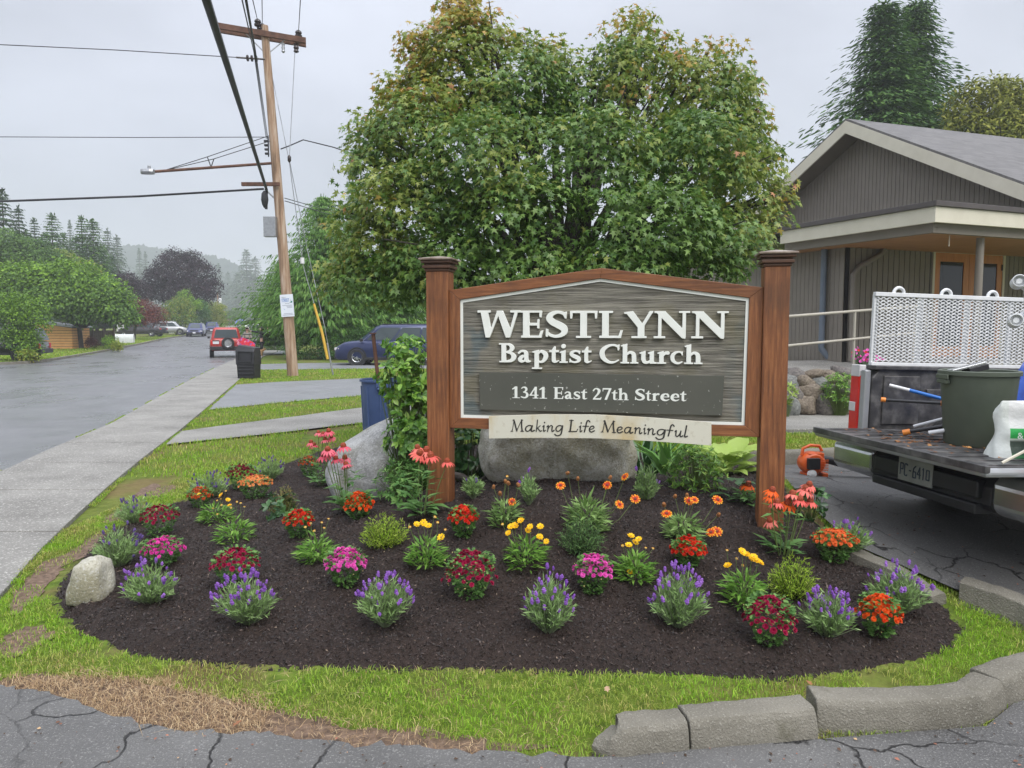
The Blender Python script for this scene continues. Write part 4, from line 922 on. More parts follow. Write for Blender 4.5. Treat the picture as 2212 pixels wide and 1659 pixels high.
BLOOM = dict(cor=flower_mesh('flower', [(8, .026, .0075, .005, .002, 0, 0, .002), (7, .018, .006, .01, .003, 0, .5, .002)], [PET['yellow'], M['disc']], (.008, .008, 1)),
             gai=flower_mesh('flower', [(12, .036, .0075, .004, -.004, (0, 1), 0, .004), (10, .028, .006, .008, -.002, (0, 1), .5, .004)], [PET['blanket'], PET['tip'], M['darkdisc']], (.013, .012, 2)),
             seed=flower_mesh('seed_head', [(10, .012, .004, .0, -.01, 0, 0, .004)], [M['seed'], M['seed']], (.014, .022, 1)),
             bud=flower_mesh('bud', [(8, .009, .003, .006, .004, 0, 0, .002)], [PET['tip'], M['bud']], (.007, .01, 1)))
for cc in ('coral', 'rose', 'redorange'):
    BLOOM[cc] = flower_mesh('flower', [(13, .05, .0085, -.004, -.03, 0, 0, .004)], [PET[cc], M['cone']], (.021, .03, 1))
def blooms(t, q, items, y, stemr=.0017, size=1.0, tilt=.5, spread=.05):
    P0, P1 = [], []
    inv = t.matrix_basis.inverted()
    for kind, px, py in items:
        w = at_y(px, py, y+random.uniform(-spread, spread)); l = inv @ w
        nv = (Vector((random.gauss(0, .35), -tilt+random.gauss(0, .3), 1))).normalized(); nv = (inv.to_3x3() @ nv)
        if kind in ('coral', 'rose', 'redorange'): nv = Vector((random.gauss(0, .16), random.gauss(-.1, .16), 1)).normalized()
        nm = 'seed_head' if kind == 'seed' else 'bud' if kind == 'bud' else 'flower'
        inst(nm, BLOOM[kind], t, Matrix.Translation(l) @ frame(nv) @ Matrix.Rotation(random.uniform(0, 6), 4, 'Z') @ Matrix.Scale(size*random.uniform(.85, 1.15), 4))
        P0.append((l.x*.25, l.y*.25, 0)); P1.append(tuple(l))
    if P0:
        P0 = np.array(P0); P1 = np.array(P1); mid = (P0+P1)/2+rng.normal(0, .012, P0.shape); V1, F1 = stems_np(P0, mid, stemr); V2, F2 = stems_np(mid, P1, stemr)
        o = tri_mesh('stems', np.concatenate([V1, V2]), np.concatenate([F1, F2+len(V1)]), M['stem'], t); o['kind'] = 'stuff'
def coreopsis(label, px, pbot, ptop, pw, fl):
    q = plant_base(px, pbot); s = q.y/F; w = pw*s; h = (pbot-ptop)*s; t = thing('coreopsis', label, 'flower plant', q, 0, 'coreopsis in the planting bed')
    rosette(t, w*1.15, h*.8, 260, LANCE, 'leaf_cor', .062, .6); blooms(t, q, fl, q.y-.02, size=.8, tilt=.6, spread=w*.2); return t
def gaillardia(label, px, pbot, ptop, pw, fl, n=200):
    q = plant_base(px, pbot); s = q.y/F; w = pw*s; h = (pbot-ptop)*s; t = thing('gaillardia', label, 'flower plant', q, 0, 'blanket flowers in the planting bed')
    rosette(t, w*1.05, h*.85, n, LANCE, 'leaf_gai', .075, .8); blooms(t, q, fl, q.y-.03, size=.82, tilt=.9, spread=.06); return t
def coneflower(label, px, pbot, fl, lw, leaves=14, group='coneflowers in the planting bed'):
    q = plant_base(px, pbot); s = q.y/F; t = thing('coneflower', label, 'flower plant', q, 0, group)
    blooms(t, q, fl, q.y, stemr=.0032, size=1.0, spread=.07)
    zt = max(at_y(a, b, q.y).z for _, a, b in fl)-q.z
    n = 46; a = rng.uniform(0, 6.28, n); z = rng.uniform(.05, .68, n)*zt; P = np.stack([np.cos(a)*.03, np.sin(a)*.03, z], 1)+rng.normal(0, .03, (n, 3))*[1, 1, 0]
    leafy('foliage', M['leaf_ech'], t, [(LANCE, P, np.stack([np.cos(a), np.sin(a), rng.uniform(-.1, .7, n)], 1), np.array([[0, 0, 1.]])+rng.normal(0, .2, (n, 3)), rng.uniform(.07, .12, n))])
    V, Fc = OVATE; me = bpy.data.meshes.new('leaf'); me.from_pydata([tuple(v) for v in V*[1, .85, 1]], [], [tuple(f) for f in Fc]); me.materials.append(M['leaf_ech']); me.polygons.foreach_set('use_smooth', [True]*len(Fc))
    for i in range(leaves):
        a = i*2.4+random.uniform(-.3, .3); L = lw*random.uniform(.5, 1.0); A = Vector((math.cos(a), math.sin(a), random.uniform(.1, .8)))
        inst('leaf', me, t, Matrix.Translation((math.cos(a)*.03, math.sin(a)*.03, .02+.07*random.random())) @ frame(Vector((-A.z*math.cos(a), -A.z*math.sin(a), 1)), A) @ Matrix.Scale(L, 4))
    return t
def heather(label, px, pbot, ptop, pw, mat, n=150, name='heather'):
    q = plant_base(px, pbot); s = q.y/F; w = pw*s; h = (pbot-ptop)*s*1.1; t = thing(name, label, 'shrub', q, 0, 'low heathers in the planting bed')
    a = rng.uniform(0, 6.28, n); out = np.sqrt(rng.random(n)); tip = np.stack([np.cos(a)*out*w*.5, np.sin(a)*out*w*.42, h*(1-.6*out**2)*rng.uniform(.5, 1.08, n)], 1); root = tip*[.25, .25, 0]
    j = 16; tt = np.tile(np.linspace(.2, 1, j), n); R0 = np.repeat(root, j, 0); T0 = np.repeat(tip, j, 0); mid = R0+(T0-R0)*tt[:, None]; A = nrm(T0-R0)*.8+rdir(len(mid))*.9; mid = mid+rng.normal(0, .006, mid.shape)
    leafy('foliage', M[mat], t, [(NARROW, mid, A, rdir(len(mid)), rng.uniform(.016, .03, len(mid)))]); add_stems('stems', root, tip, M['twig'], t, .0013); return t

mum('crimson chrysanthemum at the left rim of the bed, behind the pink one', 345, 1160, 1090, 86, 'crimson', 44, buds=14)
mum('magenta chrysanthemum behind the lavender next to the pale stone', 353, 1226, 1160, 90, 'magenta', 46)
mum('wide flat dark crimson chrysanthemum behind the lavender with the brightest violet spikes', 511, 1266, 1183, 106, 'crimson', 46, buds=22)
mum('bright pink chrysanthemum dome between two front lavenders, left of centre', 747, 1268, 1182, 92, 'pink', 54, buds=10)
mum('largest crimson chrysanthemum, loose and full of buds, below the cream motto board', 1016, 1291, 1186, 116, 'crimson', 50, flat=.8, buds=40)
mum('bright pink chrysanthemum in front of the dark heather, right of centre', 1281, 1283, 1197, 86, 'pink', 50, buds=12)
mum('scarlet chrysanthemum beneath the right half of the motto board', 1487, 1226, 1161, 80, 'red', 44)
mum('crimson chrysanthemum nearest the long front kerb stone', 1661, 1393, 1283, 116, 'crimson', 52, flat=.8, buds=34)
mum('red orange chrysanthemum at the right end of the front row', 1899, 1376, 1281, 94, 'redorange', 48, flat=.7, buds=10)
mum('flat topped orange chrysanthemum right of the right sign post', 1801, 1216, 1143, 94, 'orange', 62, flat=.4)
mum('small scarlet chrysanthemum close to the foot of the left sign post', 1002, 1164, 1092, 66, 'red', 40, buds=6)
mum('scarlet chrysanthemum in front of the pink coneflowers', 775, 1123, 1062, 66, 'redorange', 40, flat=.8)
mum('red chrysanthemum touching a coreopsis in the middle left of the bed', 645, 1161, 1101, 70, 'red', 42)
mum('apricot orange chrysanthemum near the back left of the bed', 552, 1078, 1027, 76, 'apricot', 54, flat=.4)
mum('dark red chrysanthemum behind the apricot one', 522, 1058, 1002, 68, 'darkred', 40)
mum('small rusty red chrysanthemum half hidden by yellow coreopsis at the left', 433, 1099, 1053, 56, 'rust', 36)
mum('far rust red chrysanthemum behind the tall pink coneflowers', 668, 1030, 985, 46, 'rust', 26)

lavender('lavender beside the pale stone at the left tip of the bed', 325, 1306, 1195, 125, 36)
lavender('lavender with the densest bright violet spikes, leaning left, in the front row', 537, 1346, 1218, 140, 60, lean=(-.03, 0))
lavender('front row lavender with scattered violet spikes below the bright pink dome', 833, 1352, 1215, 124, 44)
lavender('tall pale leaved lavender at the front centre of the bed', 1185, 1366, 1212, 120, 36, fol=1.2)
lavender('front lavender in front of the scarlet chrysanthemum under the motto board', 1466, 1353, 1206, 128, 48, fol=1.2)
lavender('lavender between the front crimson and the red orange chrysanthemums', 1786, 1376, 1256, 128, 52)
lavender('lavender at the right edge of the bed beside the low kerb', 1938, 1326, 1200, 138, 46)
lavender('lavender just behind the flat orange chrysanthemum', 1832, 1196, 1112, 100, 26)
lavender('dull violet lavender with tan leaves behind the pale stone', 256, 1226, 1118, 110, 26, 'dusk')
lavender('sparse lavender behind the leftmost crimson chrysanthemum', 292, 1132, 1062, 92, 20, 'dusk', fol=.7)
lavender('fading lavender spilling onto the lawn at the back left', 452, 1076, 1010, 92, 34, 'dusk')
lavender('far lavender against the lawn behind the dark red chrysanthemum', 582, 1038, 978, 66, 24, 'dusk', fol=.8)
lavender('small leafy lavender left of the mossy boulder with two pale spikes', 1022, 1077, 1020, 46, 3, 'dusk', fol=.7)
lavender('upright leafy lavender at the right end of the mossy boulder', 1396, 1086, 985, 56, 4, 'violet', fol=.9)
lavender('thin lavender in front of the mossy boulder', 1142, 1090, 1005, 44, 4, 'violet', fol=.4)

coreopsis('grassy coreopsis with small spent orange heads in the left of the bed', 508, 1171, 1088, 86, [('bud', 480, 1092), ('bud', 500, 1098), ('bud', 520, 1088), ('bud', 528, 1096), ('bud', 470, 1112), ('bud', 512, 1085)])
coreopsis('coreopsis with small yellow blooms beside the rusty red chrysanthemum', 468, 1127, 1064, 70, [('cor', 430, 1068), ('cor', 478, 1070), ('cor', 492, 1080), ('bud', 488, 1062), ('bud', 478, 1078), ('cor', 496, 1092), ('bud', 462, 1098), ('bud', 470, 1082)])
coreopsis('coreopsis with closed amber buds beside the middle red chrysanthemum', 685, 1213, 1120, 82, [('bud', 672, 1132), ('bud', 660, 1140), ('bud', 695, 1130), ('bud', 710, 1122), ('bud', 680, 1148), ('bud', 700, 1142)])
coreopsis('coreopsis with one low golden bloom left of the small scarlet chrysanthemum', 922, 1222, 1126, 84, [('cor', 900, 1133), ('cor', 925, 1136), ('cor', 915, 1130), ('cor', 953, 1161), ('bud', 886, 1140), ('bud', 945, 1130), ('bud', 962, 1145), ('bud', 938, 1118)])
coreopsis('brightest golden coreopsis with eight open blooms at the centre', 1136, 1223, 1122, 90, [('cor', 1125, 1125), ('cor', 1112, 1136), ('cor', 1098, 1152), ('cor', 1145, 1138), ('cor', 1167, 1138), ('cor', 1166, 1160), ('cor', 1180, 1170), ('cor', 1140, 1146), ('bud', 1086, 1134), ('cor', 1104, 1138)])
coreopsis('coreopsis with ragged yellow blooms left of the right scarlet chrysanthemum', 1370, 1252, 1160, 88, [('cor', 1363, 1158), ('cor', 1372, 1172), ('cor', 1358, 1178), ('cor', 1362, 1236), ('bud', 1345, 1180), ('bud', 1395, 1185), ('bud', 1410, 1186), ('cor', 1380, 1165)])
coreopsis('coreopsis with large yellow blooms in front of the right sign post', 1604, 1306, 1190, 88, [('cor', 1603, 1192), ('cor', 1612, 1198), ('cor', 1622, 1206), ('cor', 1636, 1212), ('cor', 1642, 1216), ('cor', 1572, 1222), ('bud', 1590, 1208), ('bud', 1603, 1222), ('bud', 1570, 1190), ('cor', 1628, 1204)])

gaillardia('blanket flower with many round seed heads in front of the left part of the boulder', 1090, 1136, 1052, 70, [('gai', 1106, 1084), ('seed', 1066, 1052), ('seed', 1092, 1040), ('seed', 1098, 1044), ('seed', 1080, 1066), ('seed', 1120, 1048), ('bud', 1096, 1030)], 150)
gaillardia('tall pale leaved blanket flower in front of the middle of the boulder', 1268, 1152, 1030, 92, [('gai', 1211, 1049), ('seed', 1226, 1022), ('seed', 1248, 1034), ('gai', 1312, 1048), ('seed', 1318, 1032), ('gai', 1350, 1030), ('gai', 1338, 1090), ('gai', 1372, 1078)], 320)
gaillardia('blanket flower with red and amber blooms below the right end of the motto board', 1476, 1166, 1078, 80, [('gai', 1440, 1110), ('gai', 1488, 1082), ('gai', 1500, 1080), ('gai', 1536, 1150), ('gai', 1548, 1148), ('gai', 1550, 1080), ('seed', 1458, 1072), ('seed', 1434, 1090), ('seed', 1484, 1070), ('seed', 1552, 1112)], 190)

coneflower('pink coneflower with the highest bloom cluster at the left of the boulder', 692, 1052, [('rose', 688, 935), ('rose', 710, 932), ('rose', 672, 956), ('rose', 703, 950), ('rose', 716, 945), ('rose', 698, 938), ('rose', 678, 962)], .17)
coneflower('pink coneflower with large drooping leaves behind the scarlet chrysanthemum', 752, 1108, [('rose', 708, 972), ('rose', 700, 985), ('rose', 742, 965), ('rose', 726, 992), ('rose', 745, 990), ('rose', 748, 1004), ('rose', 716, 978)], .21, 18)
coneflower('salmon pink coneflower in front of the left sign post', 912, 1118, [('coral', 902, 968), ('coral', 906, 980), ('coral', 921, 974), ('coral', 931, 986), ('coral', 966, 998)], .18, 16)
coneflower('coral red coneflower in front of the foot of the right sign post', 1690, 1203, [('redorange', 1668, 1060), ('redorange', 1666, 1074), ('coral', 1712, 1068), ('coral', 1728, 1080), ('coral', 1748, 1048), ('coral', 1740, 1058), ('coral', 1750, 1084), ('redorange', 1702, 1088), ('coral', 1664, 1126), ('coral', 1678, 1086)], .14, 12)
coneflower('single low red coneflower behind the right sign post', 1612, 1090, [('redorange', 1616, 1048)], .1, 8)

heather('bright lime green heather in the middle of the bed', 832, 1181, 1112, 106, 'leaf_heath', 190)
heather('dark green heather with brown twigs at the foot of the tall blanket flower', 1254, 1196, 1118, 106, 'leaf_heath_d', 190)
heather('bright green heather in front of the right coneflower', 1712, 1292, 1204, 112, 'leaf_heath', 210)
heather('small olive brown heather between apricot and red chrysanthemums', 614, 1113, 1052, 68, 'leaf_heath_o', 110)

# shrubs behind the sign
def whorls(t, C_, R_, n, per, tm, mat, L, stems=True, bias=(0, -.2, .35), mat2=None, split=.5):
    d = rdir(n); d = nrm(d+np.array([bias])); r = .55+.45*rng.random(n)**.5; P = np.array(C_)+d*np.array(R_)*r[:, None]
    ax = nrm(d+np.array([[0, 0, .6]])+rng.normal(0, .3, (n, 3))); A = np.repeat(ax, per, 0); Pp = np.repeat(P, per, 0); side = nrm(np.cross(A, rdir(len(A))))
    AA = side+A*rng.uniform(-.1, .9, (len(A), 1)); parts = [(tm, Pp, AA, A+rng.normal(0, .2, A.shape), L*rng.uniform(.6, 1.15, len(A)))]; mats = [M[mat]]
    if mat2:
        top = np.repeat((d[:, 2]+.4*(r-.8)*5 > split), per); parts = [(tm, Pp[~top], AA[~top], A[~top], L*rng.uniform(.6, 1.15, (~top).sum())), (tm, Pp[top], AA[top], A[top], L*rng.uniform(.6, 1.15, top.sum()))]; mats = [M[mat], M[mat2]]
    leafy('foliage', mats, t, parts)
    if stems: add_stems('stems', P*[.25, .25, .1]+np.array(C_)*[.6, .6, 0], P, M['stem'], t, .0022)
def shrub(name, label, px, pbot, y, C_, R_, n, per, tm, mat, L, mat2=None, cat='shrub', **k):
    q = at_y(px, pbot, y); t = thing(name, label, cat, (q.x, q.y, T1(q.x, q.y))); whorls(t, C_, R_, n, per, tm, mat, L, mat2=mat2, **k); return t
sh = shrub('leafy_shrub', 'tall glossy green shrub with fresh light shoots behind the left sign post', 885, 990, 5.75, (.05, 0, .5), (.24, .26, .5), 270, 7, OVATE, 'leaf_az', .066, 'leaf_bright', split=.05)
whorls(sh, (-.03, -.05, .9), (.22, .2, .18), 60, 7, OVATE, 'leaf_bright', .066)
whorls(sh, (-.02, 0, 1.12), (.2, .18, .12), 40, 7, OVATE, 'leaf_bright', .062)
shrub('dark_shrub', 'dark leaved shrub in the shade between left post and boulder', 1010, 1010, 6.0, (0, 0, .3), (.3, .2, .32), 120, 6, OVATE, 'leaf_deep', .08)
shrub('azalea', 'low rounded azalea left of the left sign post', 866, 1040, 5.5, (0, 0, .1), (.2, .16, .2), 130, 7, LANCE, 'leaf_az', .05)
shrub('azalea', 'azalea with pale tips in front of the light green hosta', 1500, 1100, 5.2, (0, 0, .12), (.23, .16, .2), 130, 7, LANCE, 'leaf_bright', .05)
shrub('red_stem_plant', 'low plant with broad leaves on red stems beside the tall pink coneflowers', 610, 1042, 5.65, (0, 0, .08), (.15, .12, .14), 34, 5, OVATE, 'leaf_deep', .06)
shrub('red_stem_plant', 'low leafy plant with reddish stems under the salmon coneflowers', 872, 1085, 5.2, (0, 0, .06), (.12, .1, .12), 26, 5, OVATE, 'leaf_az', .05)
shrub('red_stem_plant', 'broad leaved plant between the right coneflower and the orange chrysanthemum', 1752, 1150, 4.75, (0, 0, .08), (.12, .1, .16), 30, 5, OVATE, 'leaf_deep', .055)
def clump(name, label, px, pbot, y, n, L, mat, tm, cat, up=(.3, 1.2), w=.85):
    q = at_y(px, pbot, y); t = thing(name, label, cat, (q.x, q.y, T1(q.x, q.y))); V, Fc = tm
    me = bpy.data.meshes.new('leaf'); me.from_pydata([tuple(v) for v in V*[1, w, 1]], [], [tuple(f) for f in Fc]); me.materials.append(mat); me.polygons.foreach_set('use_smooth', [True]*len(Fc))
    for i in range(n):
        a = i*2.4+random.uniform(-.3, .3); l = L*random.uniform(.6, 1.1); u = random.uniform(*up); A = Vector((math.cos(a), math.sin(a), u)); r = random.uniform(.0, .12)
        inst('leaf', me, t, Matrix.Translation((math.cos(a)*r, math.sin(a)*r, random.uniform(.0, .16))) @ frame(Vector((-u*math.cos(a), -u*math.sin(a), 1)), A) @ Matrix.Scale(l, 4))
    return t
HOSTA = tmpl([(0, 0, 0), (.22, .26, .06), (.22, -.26, .06), (.25, 0, -.02), (.55, .3, .05), (.55, -.3, .05), (.58, 0, -.03), (.82, .17, -.03), (.82, -.17, -.03), (.82, 0, -.08), (1, 0, -.2)], [(0, 3, 1), (0, 2, 3), (1, 3, 6), (1, 6, 4), (3, 2, 5), (3, 5, 6), (4, 6, 9), (4, 9, 7), (6, 5, 8), (6, 8, 9), (7, 9, 10), (9, 8, 10)])
clump('hosta', 'hosta with large yellow green leaves beside the right sign post', 1566, 1050, 5.85, 34, .3, M['leaf_hosta'], HOSTA, 'hosta', (.1, .7), .9)
clump('lily_plant', 'dark green strap leaved plant right of the mossy boulder', 1440, 1020, 5.95, 30, .38, M['leaf_az'], LANCE, 'plant', (.5, 1.8), .7)
clump('lily_plant', 'strap leaved plant between the boulder and the hosta', 1390, 1010, 6.3, 26, .4, M['leaf_deep'], LANCE, 'plant', (.6, 2), .7)
clump('large_leaf_plant', 'low plant with a few curled dark leaves behind the right post', 1592, 1110, 5.0, 7, .14, M['leaf_deep'], HOSTA, 'plant', (.0, .5), .9)
# driftwood by the boulder
mb = MB(); q = at_y(1010, 1045, 5.55); mb.tube([q+Vector((-.16, .05, .08)), q+Vector((-.04, 0, .05)), q+Vector((.06, -.02, .0)), q+Vector((.16, .03, .06))], [.02, .03, .026, .012], 9)
mb.tube([q+Vector((-.02, 0, .04)), q+Vector((.03, -.05, -.03)), q+Vector((.0, -.12, -.06))], [.024, .018, .008], 8)
tag(mb.build('driftwood', M['bark'], smooth=60), 'weathered branching driftwood stub between the left post and the boulder', 'driftwood')
# a few fallen leaves on bed, lawn and road
m, nt, p = new_mat('fallen leaf'); oi = nt.nodes.new('ShaderNodeObjectInfo'); nt.links.new(ramp(nt, oi.outputs['Random'], [(.25, .1, .04), (.4, .2, .08), (.45, .3, .2)]), p.inputs['Base Color']); p.inputs['Roughness'].default_value = .6
V, Fc = LOBED; me = bpy.data.meshes.new('fallen_leaf'); me.from_pydata([tuple(v*.05) for v in V], [], [tuple(f) for f in Fc]); me.materials.append(m)
for px, py, lab in ((640, 1357, 'curled brown leaf on the mulch below the bright violet lavender'), (1310, 1482, 'brown leaf on the front lawn left of the kerb crack'), (522, 1555, 'brown leaf on the dry grass at the front edge'), (1752, 1480, 'pale leaf lying against the gap in the front kerb'), (1148, 1122, 'pale curled leaf on the mulch by the left post')):
    q = at_g(px, py, .02); o = inst('fallen_leaf', me, None, Matrix.Translation(q) @ Matrix.Rotation(random.uniform(0, 6), 4, 'Z') @ Matrix.Rotation(.2, 4, 'X')); tag(o, lab, 'leaf', 'fallen leaves')
for px, py, lab in ((155, 1071, 'yellow leaf on the wet road near the first pavement joint'), (178, 1049, 'yellow leaf on the wet road, second from the kerb'), (30, 1077, 'small pale leaf farthest out on the wet road')):
    q = at_g(px, py, -.045); o = inst('fallen_leaf', me, None, Matrix.Translation(q) @ Matrix.Rotation(random.uniform(0, 6), 4, 'Z') @ Matrix.Scale(1.5, 4)); tag(o, lab, 'leaf', 'fallen leaves')
# ================================================================ the church building
M['siding'] = pm('taupe siding', [(.19, .168, .14), (.22, .195, .163)], 3, .7, .15, 60, .003)
M['sidegap'] = pm('siding gap', [(.016, .015, .014)], 3, .9)
M['cream'] = pm('cream fascia', [(.56, .525, .42), (.63, .595, .485)], 3, .55)
M['trim'] = pm('brown metal trim', [(.06, .05, .047), (.085, .072, .068)], 3, .4)
m, nt, p = new_mat('asphalt shingles'); g = nt.nodes.new('ShaderNodeTexCoord')
br = nt.nodes.new('ShaderNodeTexBrick'); br.inputs['Scale'].default_value = 1.0; br.inputs['Brick Width'].default_value = .33; br.inputs['Row Height'].default_value = .14; br.inputs['Mortar Size'].default_value = .006
br.inputs['Color1'].default_value = (.1, .096, .093, 1); br.inputs['Color2'].default_value = (.145, .139, .134, 1); br.inputs['Mortar'].default_value = (.07, .065, .068, 1)
nt.links.new(g.outputs['UV'], br.inputs['Vector']); nt.links.new(mixc(nt, mrange(nt, tex(nt, scale=2.5), .4, .6, 0, .4), br.outputs['Color'], (.16, .154, .15)), p.inputs['Base Color']); p.inputs['Roughness'].default_value = .7
bump(nt, p, br.outputs['Fac'], -.5, .01); M['shingle'] = m
m, nt, p = new_mat('cedar soffit'); g1 = tex(nt, scale=4, stretch=(.5, 5, 5)); nt.links.new(ramp(nt, g1, [(.36, .17, .08, .3), (.56, .29, .14, .7)]), p.inputs['Base Color']); p.inputs['Roughness'].default_value = .5; M['soffit'] = m
M['doorwood'] = pm('orange stained fir', [(.42, .14, .025), (.56, .22, .05)], 4, .4, stretch=(4, 4, .6))
M['pipe'] = pm('slate blue pipe', [(.12, .15, .19), (.16, .19, .235)], 3, .4)
church = thing('church', 'taupe church hall with cream fascia, grey shingle gable roof and flat entrance canopy', 'church', (0, 0, 0))
def V2(a, b): return np.array((a, b), float)
Rd = V2(.928, .373); Gd = V2(-.373, .928)
def wall_boards(p0, d, L, z0, ztop, pitch, thick=.018, gap=.014, name='board', nrm_side=-1, mat=None):
    """vertical boards along a wall from p0 in direction d; ztop(s) gives their height"""
    n = V2(d[1], -d[0])*nrm_side*-1; k = int(L/pitch)
    for i in range(k):
        s0 = i*pitch+gap/2; s1 = (i+1)*pitch-gap/2; a = p0+d*s0; b = p0+d*s1; za, zb = ztop(s0), ztop(s1)
        if max(za, zb) < z0+.03: continue
        mb = MB(); q = [a, b, b+n*thick, a+n*thick]; lo = [(*v, z0) for v in q]; hi = [(*q[0], za), (*q[1], zb), (*q[2], zb), (*q[3], za)]
        mb.add(lo+hi, [(3, 2, 1, 0), (4, 5, 6, 7), (0, 1, 5, 4), (1, 2, 6, 5), (2, 3, 7, 6), (3, 0, 4, 7)]); mb.build(name, mat or M['siding'], church)
# gable end
Ap = V2(*at_y(1823, 400, 16.8).xy); gn = V2(.404, -.915); gn /= np.hypot(*gn); HZ = 4.62+EYE; PITCHR = .53; half = 4.6
Rr = V2(.945, .327); Rr /= np.hypot(*Rr); nin = V2(-gn[1], gn[0]); 
if nin[0] < 0: nin = -nin
W0 = Ap+nin*.55                                            # wall plane, behind the overhang
def ridge(s): return HZ-.30-PITCHR*abs(s)
mb = MB(); P0 = W0-gn*half+nin*.02; P1 = W0+gn*half+nin*.02
mb.add([(*P0, 3.3), (*P1, 3.3), (*P1, ridge(half)), (*(W0+nin*.02), ridge(0)), (*P0, ridge(half))], [(0, 1, 2, 3, 4)]); mb.build('gable_wall', M['sidegap'], church)
wall_boards(W0-gn*half, gn, 2*half, 3.3, lambda s: ridge(s-half), .098, gap=.009, nrm_side=1 if np.dot(V2(gn[1], -gn[0]), nin) > 0 else -1, name='siding_board')
RL_ = 17.0
for sgn in (1, -1):
    e0 = Ap+gn*sgn*half; zt = HZ; ze = HZ-PITCHR*half; mb = MB(); t = .05
    a, b, c, d = Ap, Ap+Rr*RL_, e0+Rr*RL_, e0
    mb.add([(*a, zt), (*b, zt), (*c, ze), (*d, ze), (*a, zt-t), (*b, zt-t), (*c, ze-t), (*d, ze-t)], [(0, 1, 2, 3), (7, 6, 5, 4), (0, 4, 5, 1), (1, 5, 6, 2), (2, 6, 7, 3), (3, 7, 4, 0)])
    ro = mb.build('roof_slope', M['shingle'], church); me = ro.data; uv = me.uv_layers.new(name='uv')
    for lp in me.loops:
        v = me.vertices[lp.vertex_index].co; q = V2(v.x, v.y)-Ap; uv.data[lp.index].uv = (float(q @ Rr), float(q @ gn)*sgn*1.13)
    # soffit and barge board
    mb = MB(); o = nin*.56; q0, q1 = Ap+nin*.02, e0+nin*.02
    mb.add([(*q0, zt-.28), (*q1, ze-.28), (*(q1+o), ze-.28), (*(q0+o), zt-.28)], [(0, 1, 2, 3)]); mb.build('overhang_soffit', M['siding'], church)
    mb = MB(); f0, f1 = Ap-nin*.02, e0-nin*.02; f2, f3 = e0+nin*.02, Ap+nin*.02; zz = .052
    mb.add([(*f0, zt-zz), (*f1, ze-zz), (*f2, ze-zz), (*f3, zt-zz), (*f0, zt-.32), (*f1, ze-.32), (*f2, ze-.32), (*f3, zt-.32)], [(0, 1, 2, 3), (7, 6, 5, 4), (0, 4, 5, 1), (1, 5, 6, 2), (2, 6, 7, 3), (3, 7, 4, 0)])
    mb.build('barge_board', M['cream'], church)
# flat entrance canopy
Cc = V2(*at_y(2020, 480, 11.5).xy); Lc = V2(*at_y(1685, 527, 14.5).xy); Gc = (Lc-Cc)/np.hypot(*(Lc-Cc)); zs, zf0, zf1, zt1 = 3.10, 3.235, 3.475, 3.56
def wallbox(name, a, b, n, z0, z1, th, mat, bev=0):
    mb = MB(); q = [a, b, b+n*th, a+n*th]; mb.add([(*v, z0) for v in q]+[(*v, z1) for v in q], [(3, 2, 1, 0), (4, 5, 6, 7), (0, 1, 5, 4), (1, 2, 6, 5), (2, 3, 7, 6), (3, 0, 4, 7)]); return mb.build(name, mat, church, bevel=bev)
Rc = Rd; FR = Cc+Rc*9; nL = V2(Gc[1], -Gc[0]); nL = nL if nL @ Rc > 0 else -nL; nF = V2(-Rc[1], Rc[0])
LcE = Lc+Gc*.0
wallbox('canopy_fascia', Cc, Lc, nL, zf0, zf1, .05, M['cream'], .004); wallbox('canopy_fascia', Cc+Rc*.0035, FR, nF, zf0+.001, zf1-.001, .05, M['cream'], .004)
wallbox('canopy_trim', Cc-nL*.035-nF*.035, Lc-nL*.035, nL, zf1+.002, zt1, .12, M['trim'], .006); wallbox('canopy_trim', Cc-nF*.035-Rc*.033, FR-nF*.035, nF, zf1+.003, zt1-.001, .12, M['trim'], .006)
wallbox('canopy_beam', Cc+nL*.12+nF*.12, Lc+nL*.12, nL, zs-.002, zf0+.1, .08, M['siding']); wallbox('canopy_beam', Cc+nF*.12+nL*.203, FR+nF*.12, nF, zs-.003, zf0+.1, .08, M['siding'])
depth = 3.6
Dl = V2(8.27, 14.64); 
mb = MB(); far = [Cc+nL*.2+nF*.2, FR+nF*.2, FR+nF*depth, Lc+nL*.2+Gc*1.6]; 
mb.add([(*q, zs+.02) for q in far]+[(*q, zf1) for q in far], [(3, 2, 1, 0), (4, 5, 6, 7)]); mb.build('canopy_roof', M['trim'], church)
# soffit planks running with the front
bw = .15
for i in range(26):
    s0 = i*bw+.003; s1 = (i+1)*bw-.003; pts = []
    def row_start(s): # left end on the canopy's slanted side
        return Cc+nF*(.2+s)+Rc*(.2/max(.2, abs(nL @ Rc))+(s*(Gc @ Rc)/(Gc @ nF)))
    a, b = row_start(s0), row_start(s1); c = FR+nF*(.2+s1); d = FR+nF*(.2+s0)
    mb = MB(); mb.add([(*q, zs+.012) for q in (a, d, c, b)]+[(*q, zs-.004) for q in (a, d, c, b)], [(0, 1, 2, 3), (7, 6, 5, 4), (0, 4, 5, 1), (2, 6, 7, 3), (3, 7, 4, 0)]); mb.build('soffit_plank', M['soffit'], church)
# upper flat roof edge, set back
U = V2(*at_y(1854, 458, 13.6).xy); wallbox('upper_roof', U, U+Gc*7, nL, zt1-.2, 3.63, 2.6, M['trim'], .01); wallbox('upper_fascia', U+Gc*3.0-nL*.06, U+Gc*8-nL*.06, nL, 3.2, 3.52, .05, M['cream'])
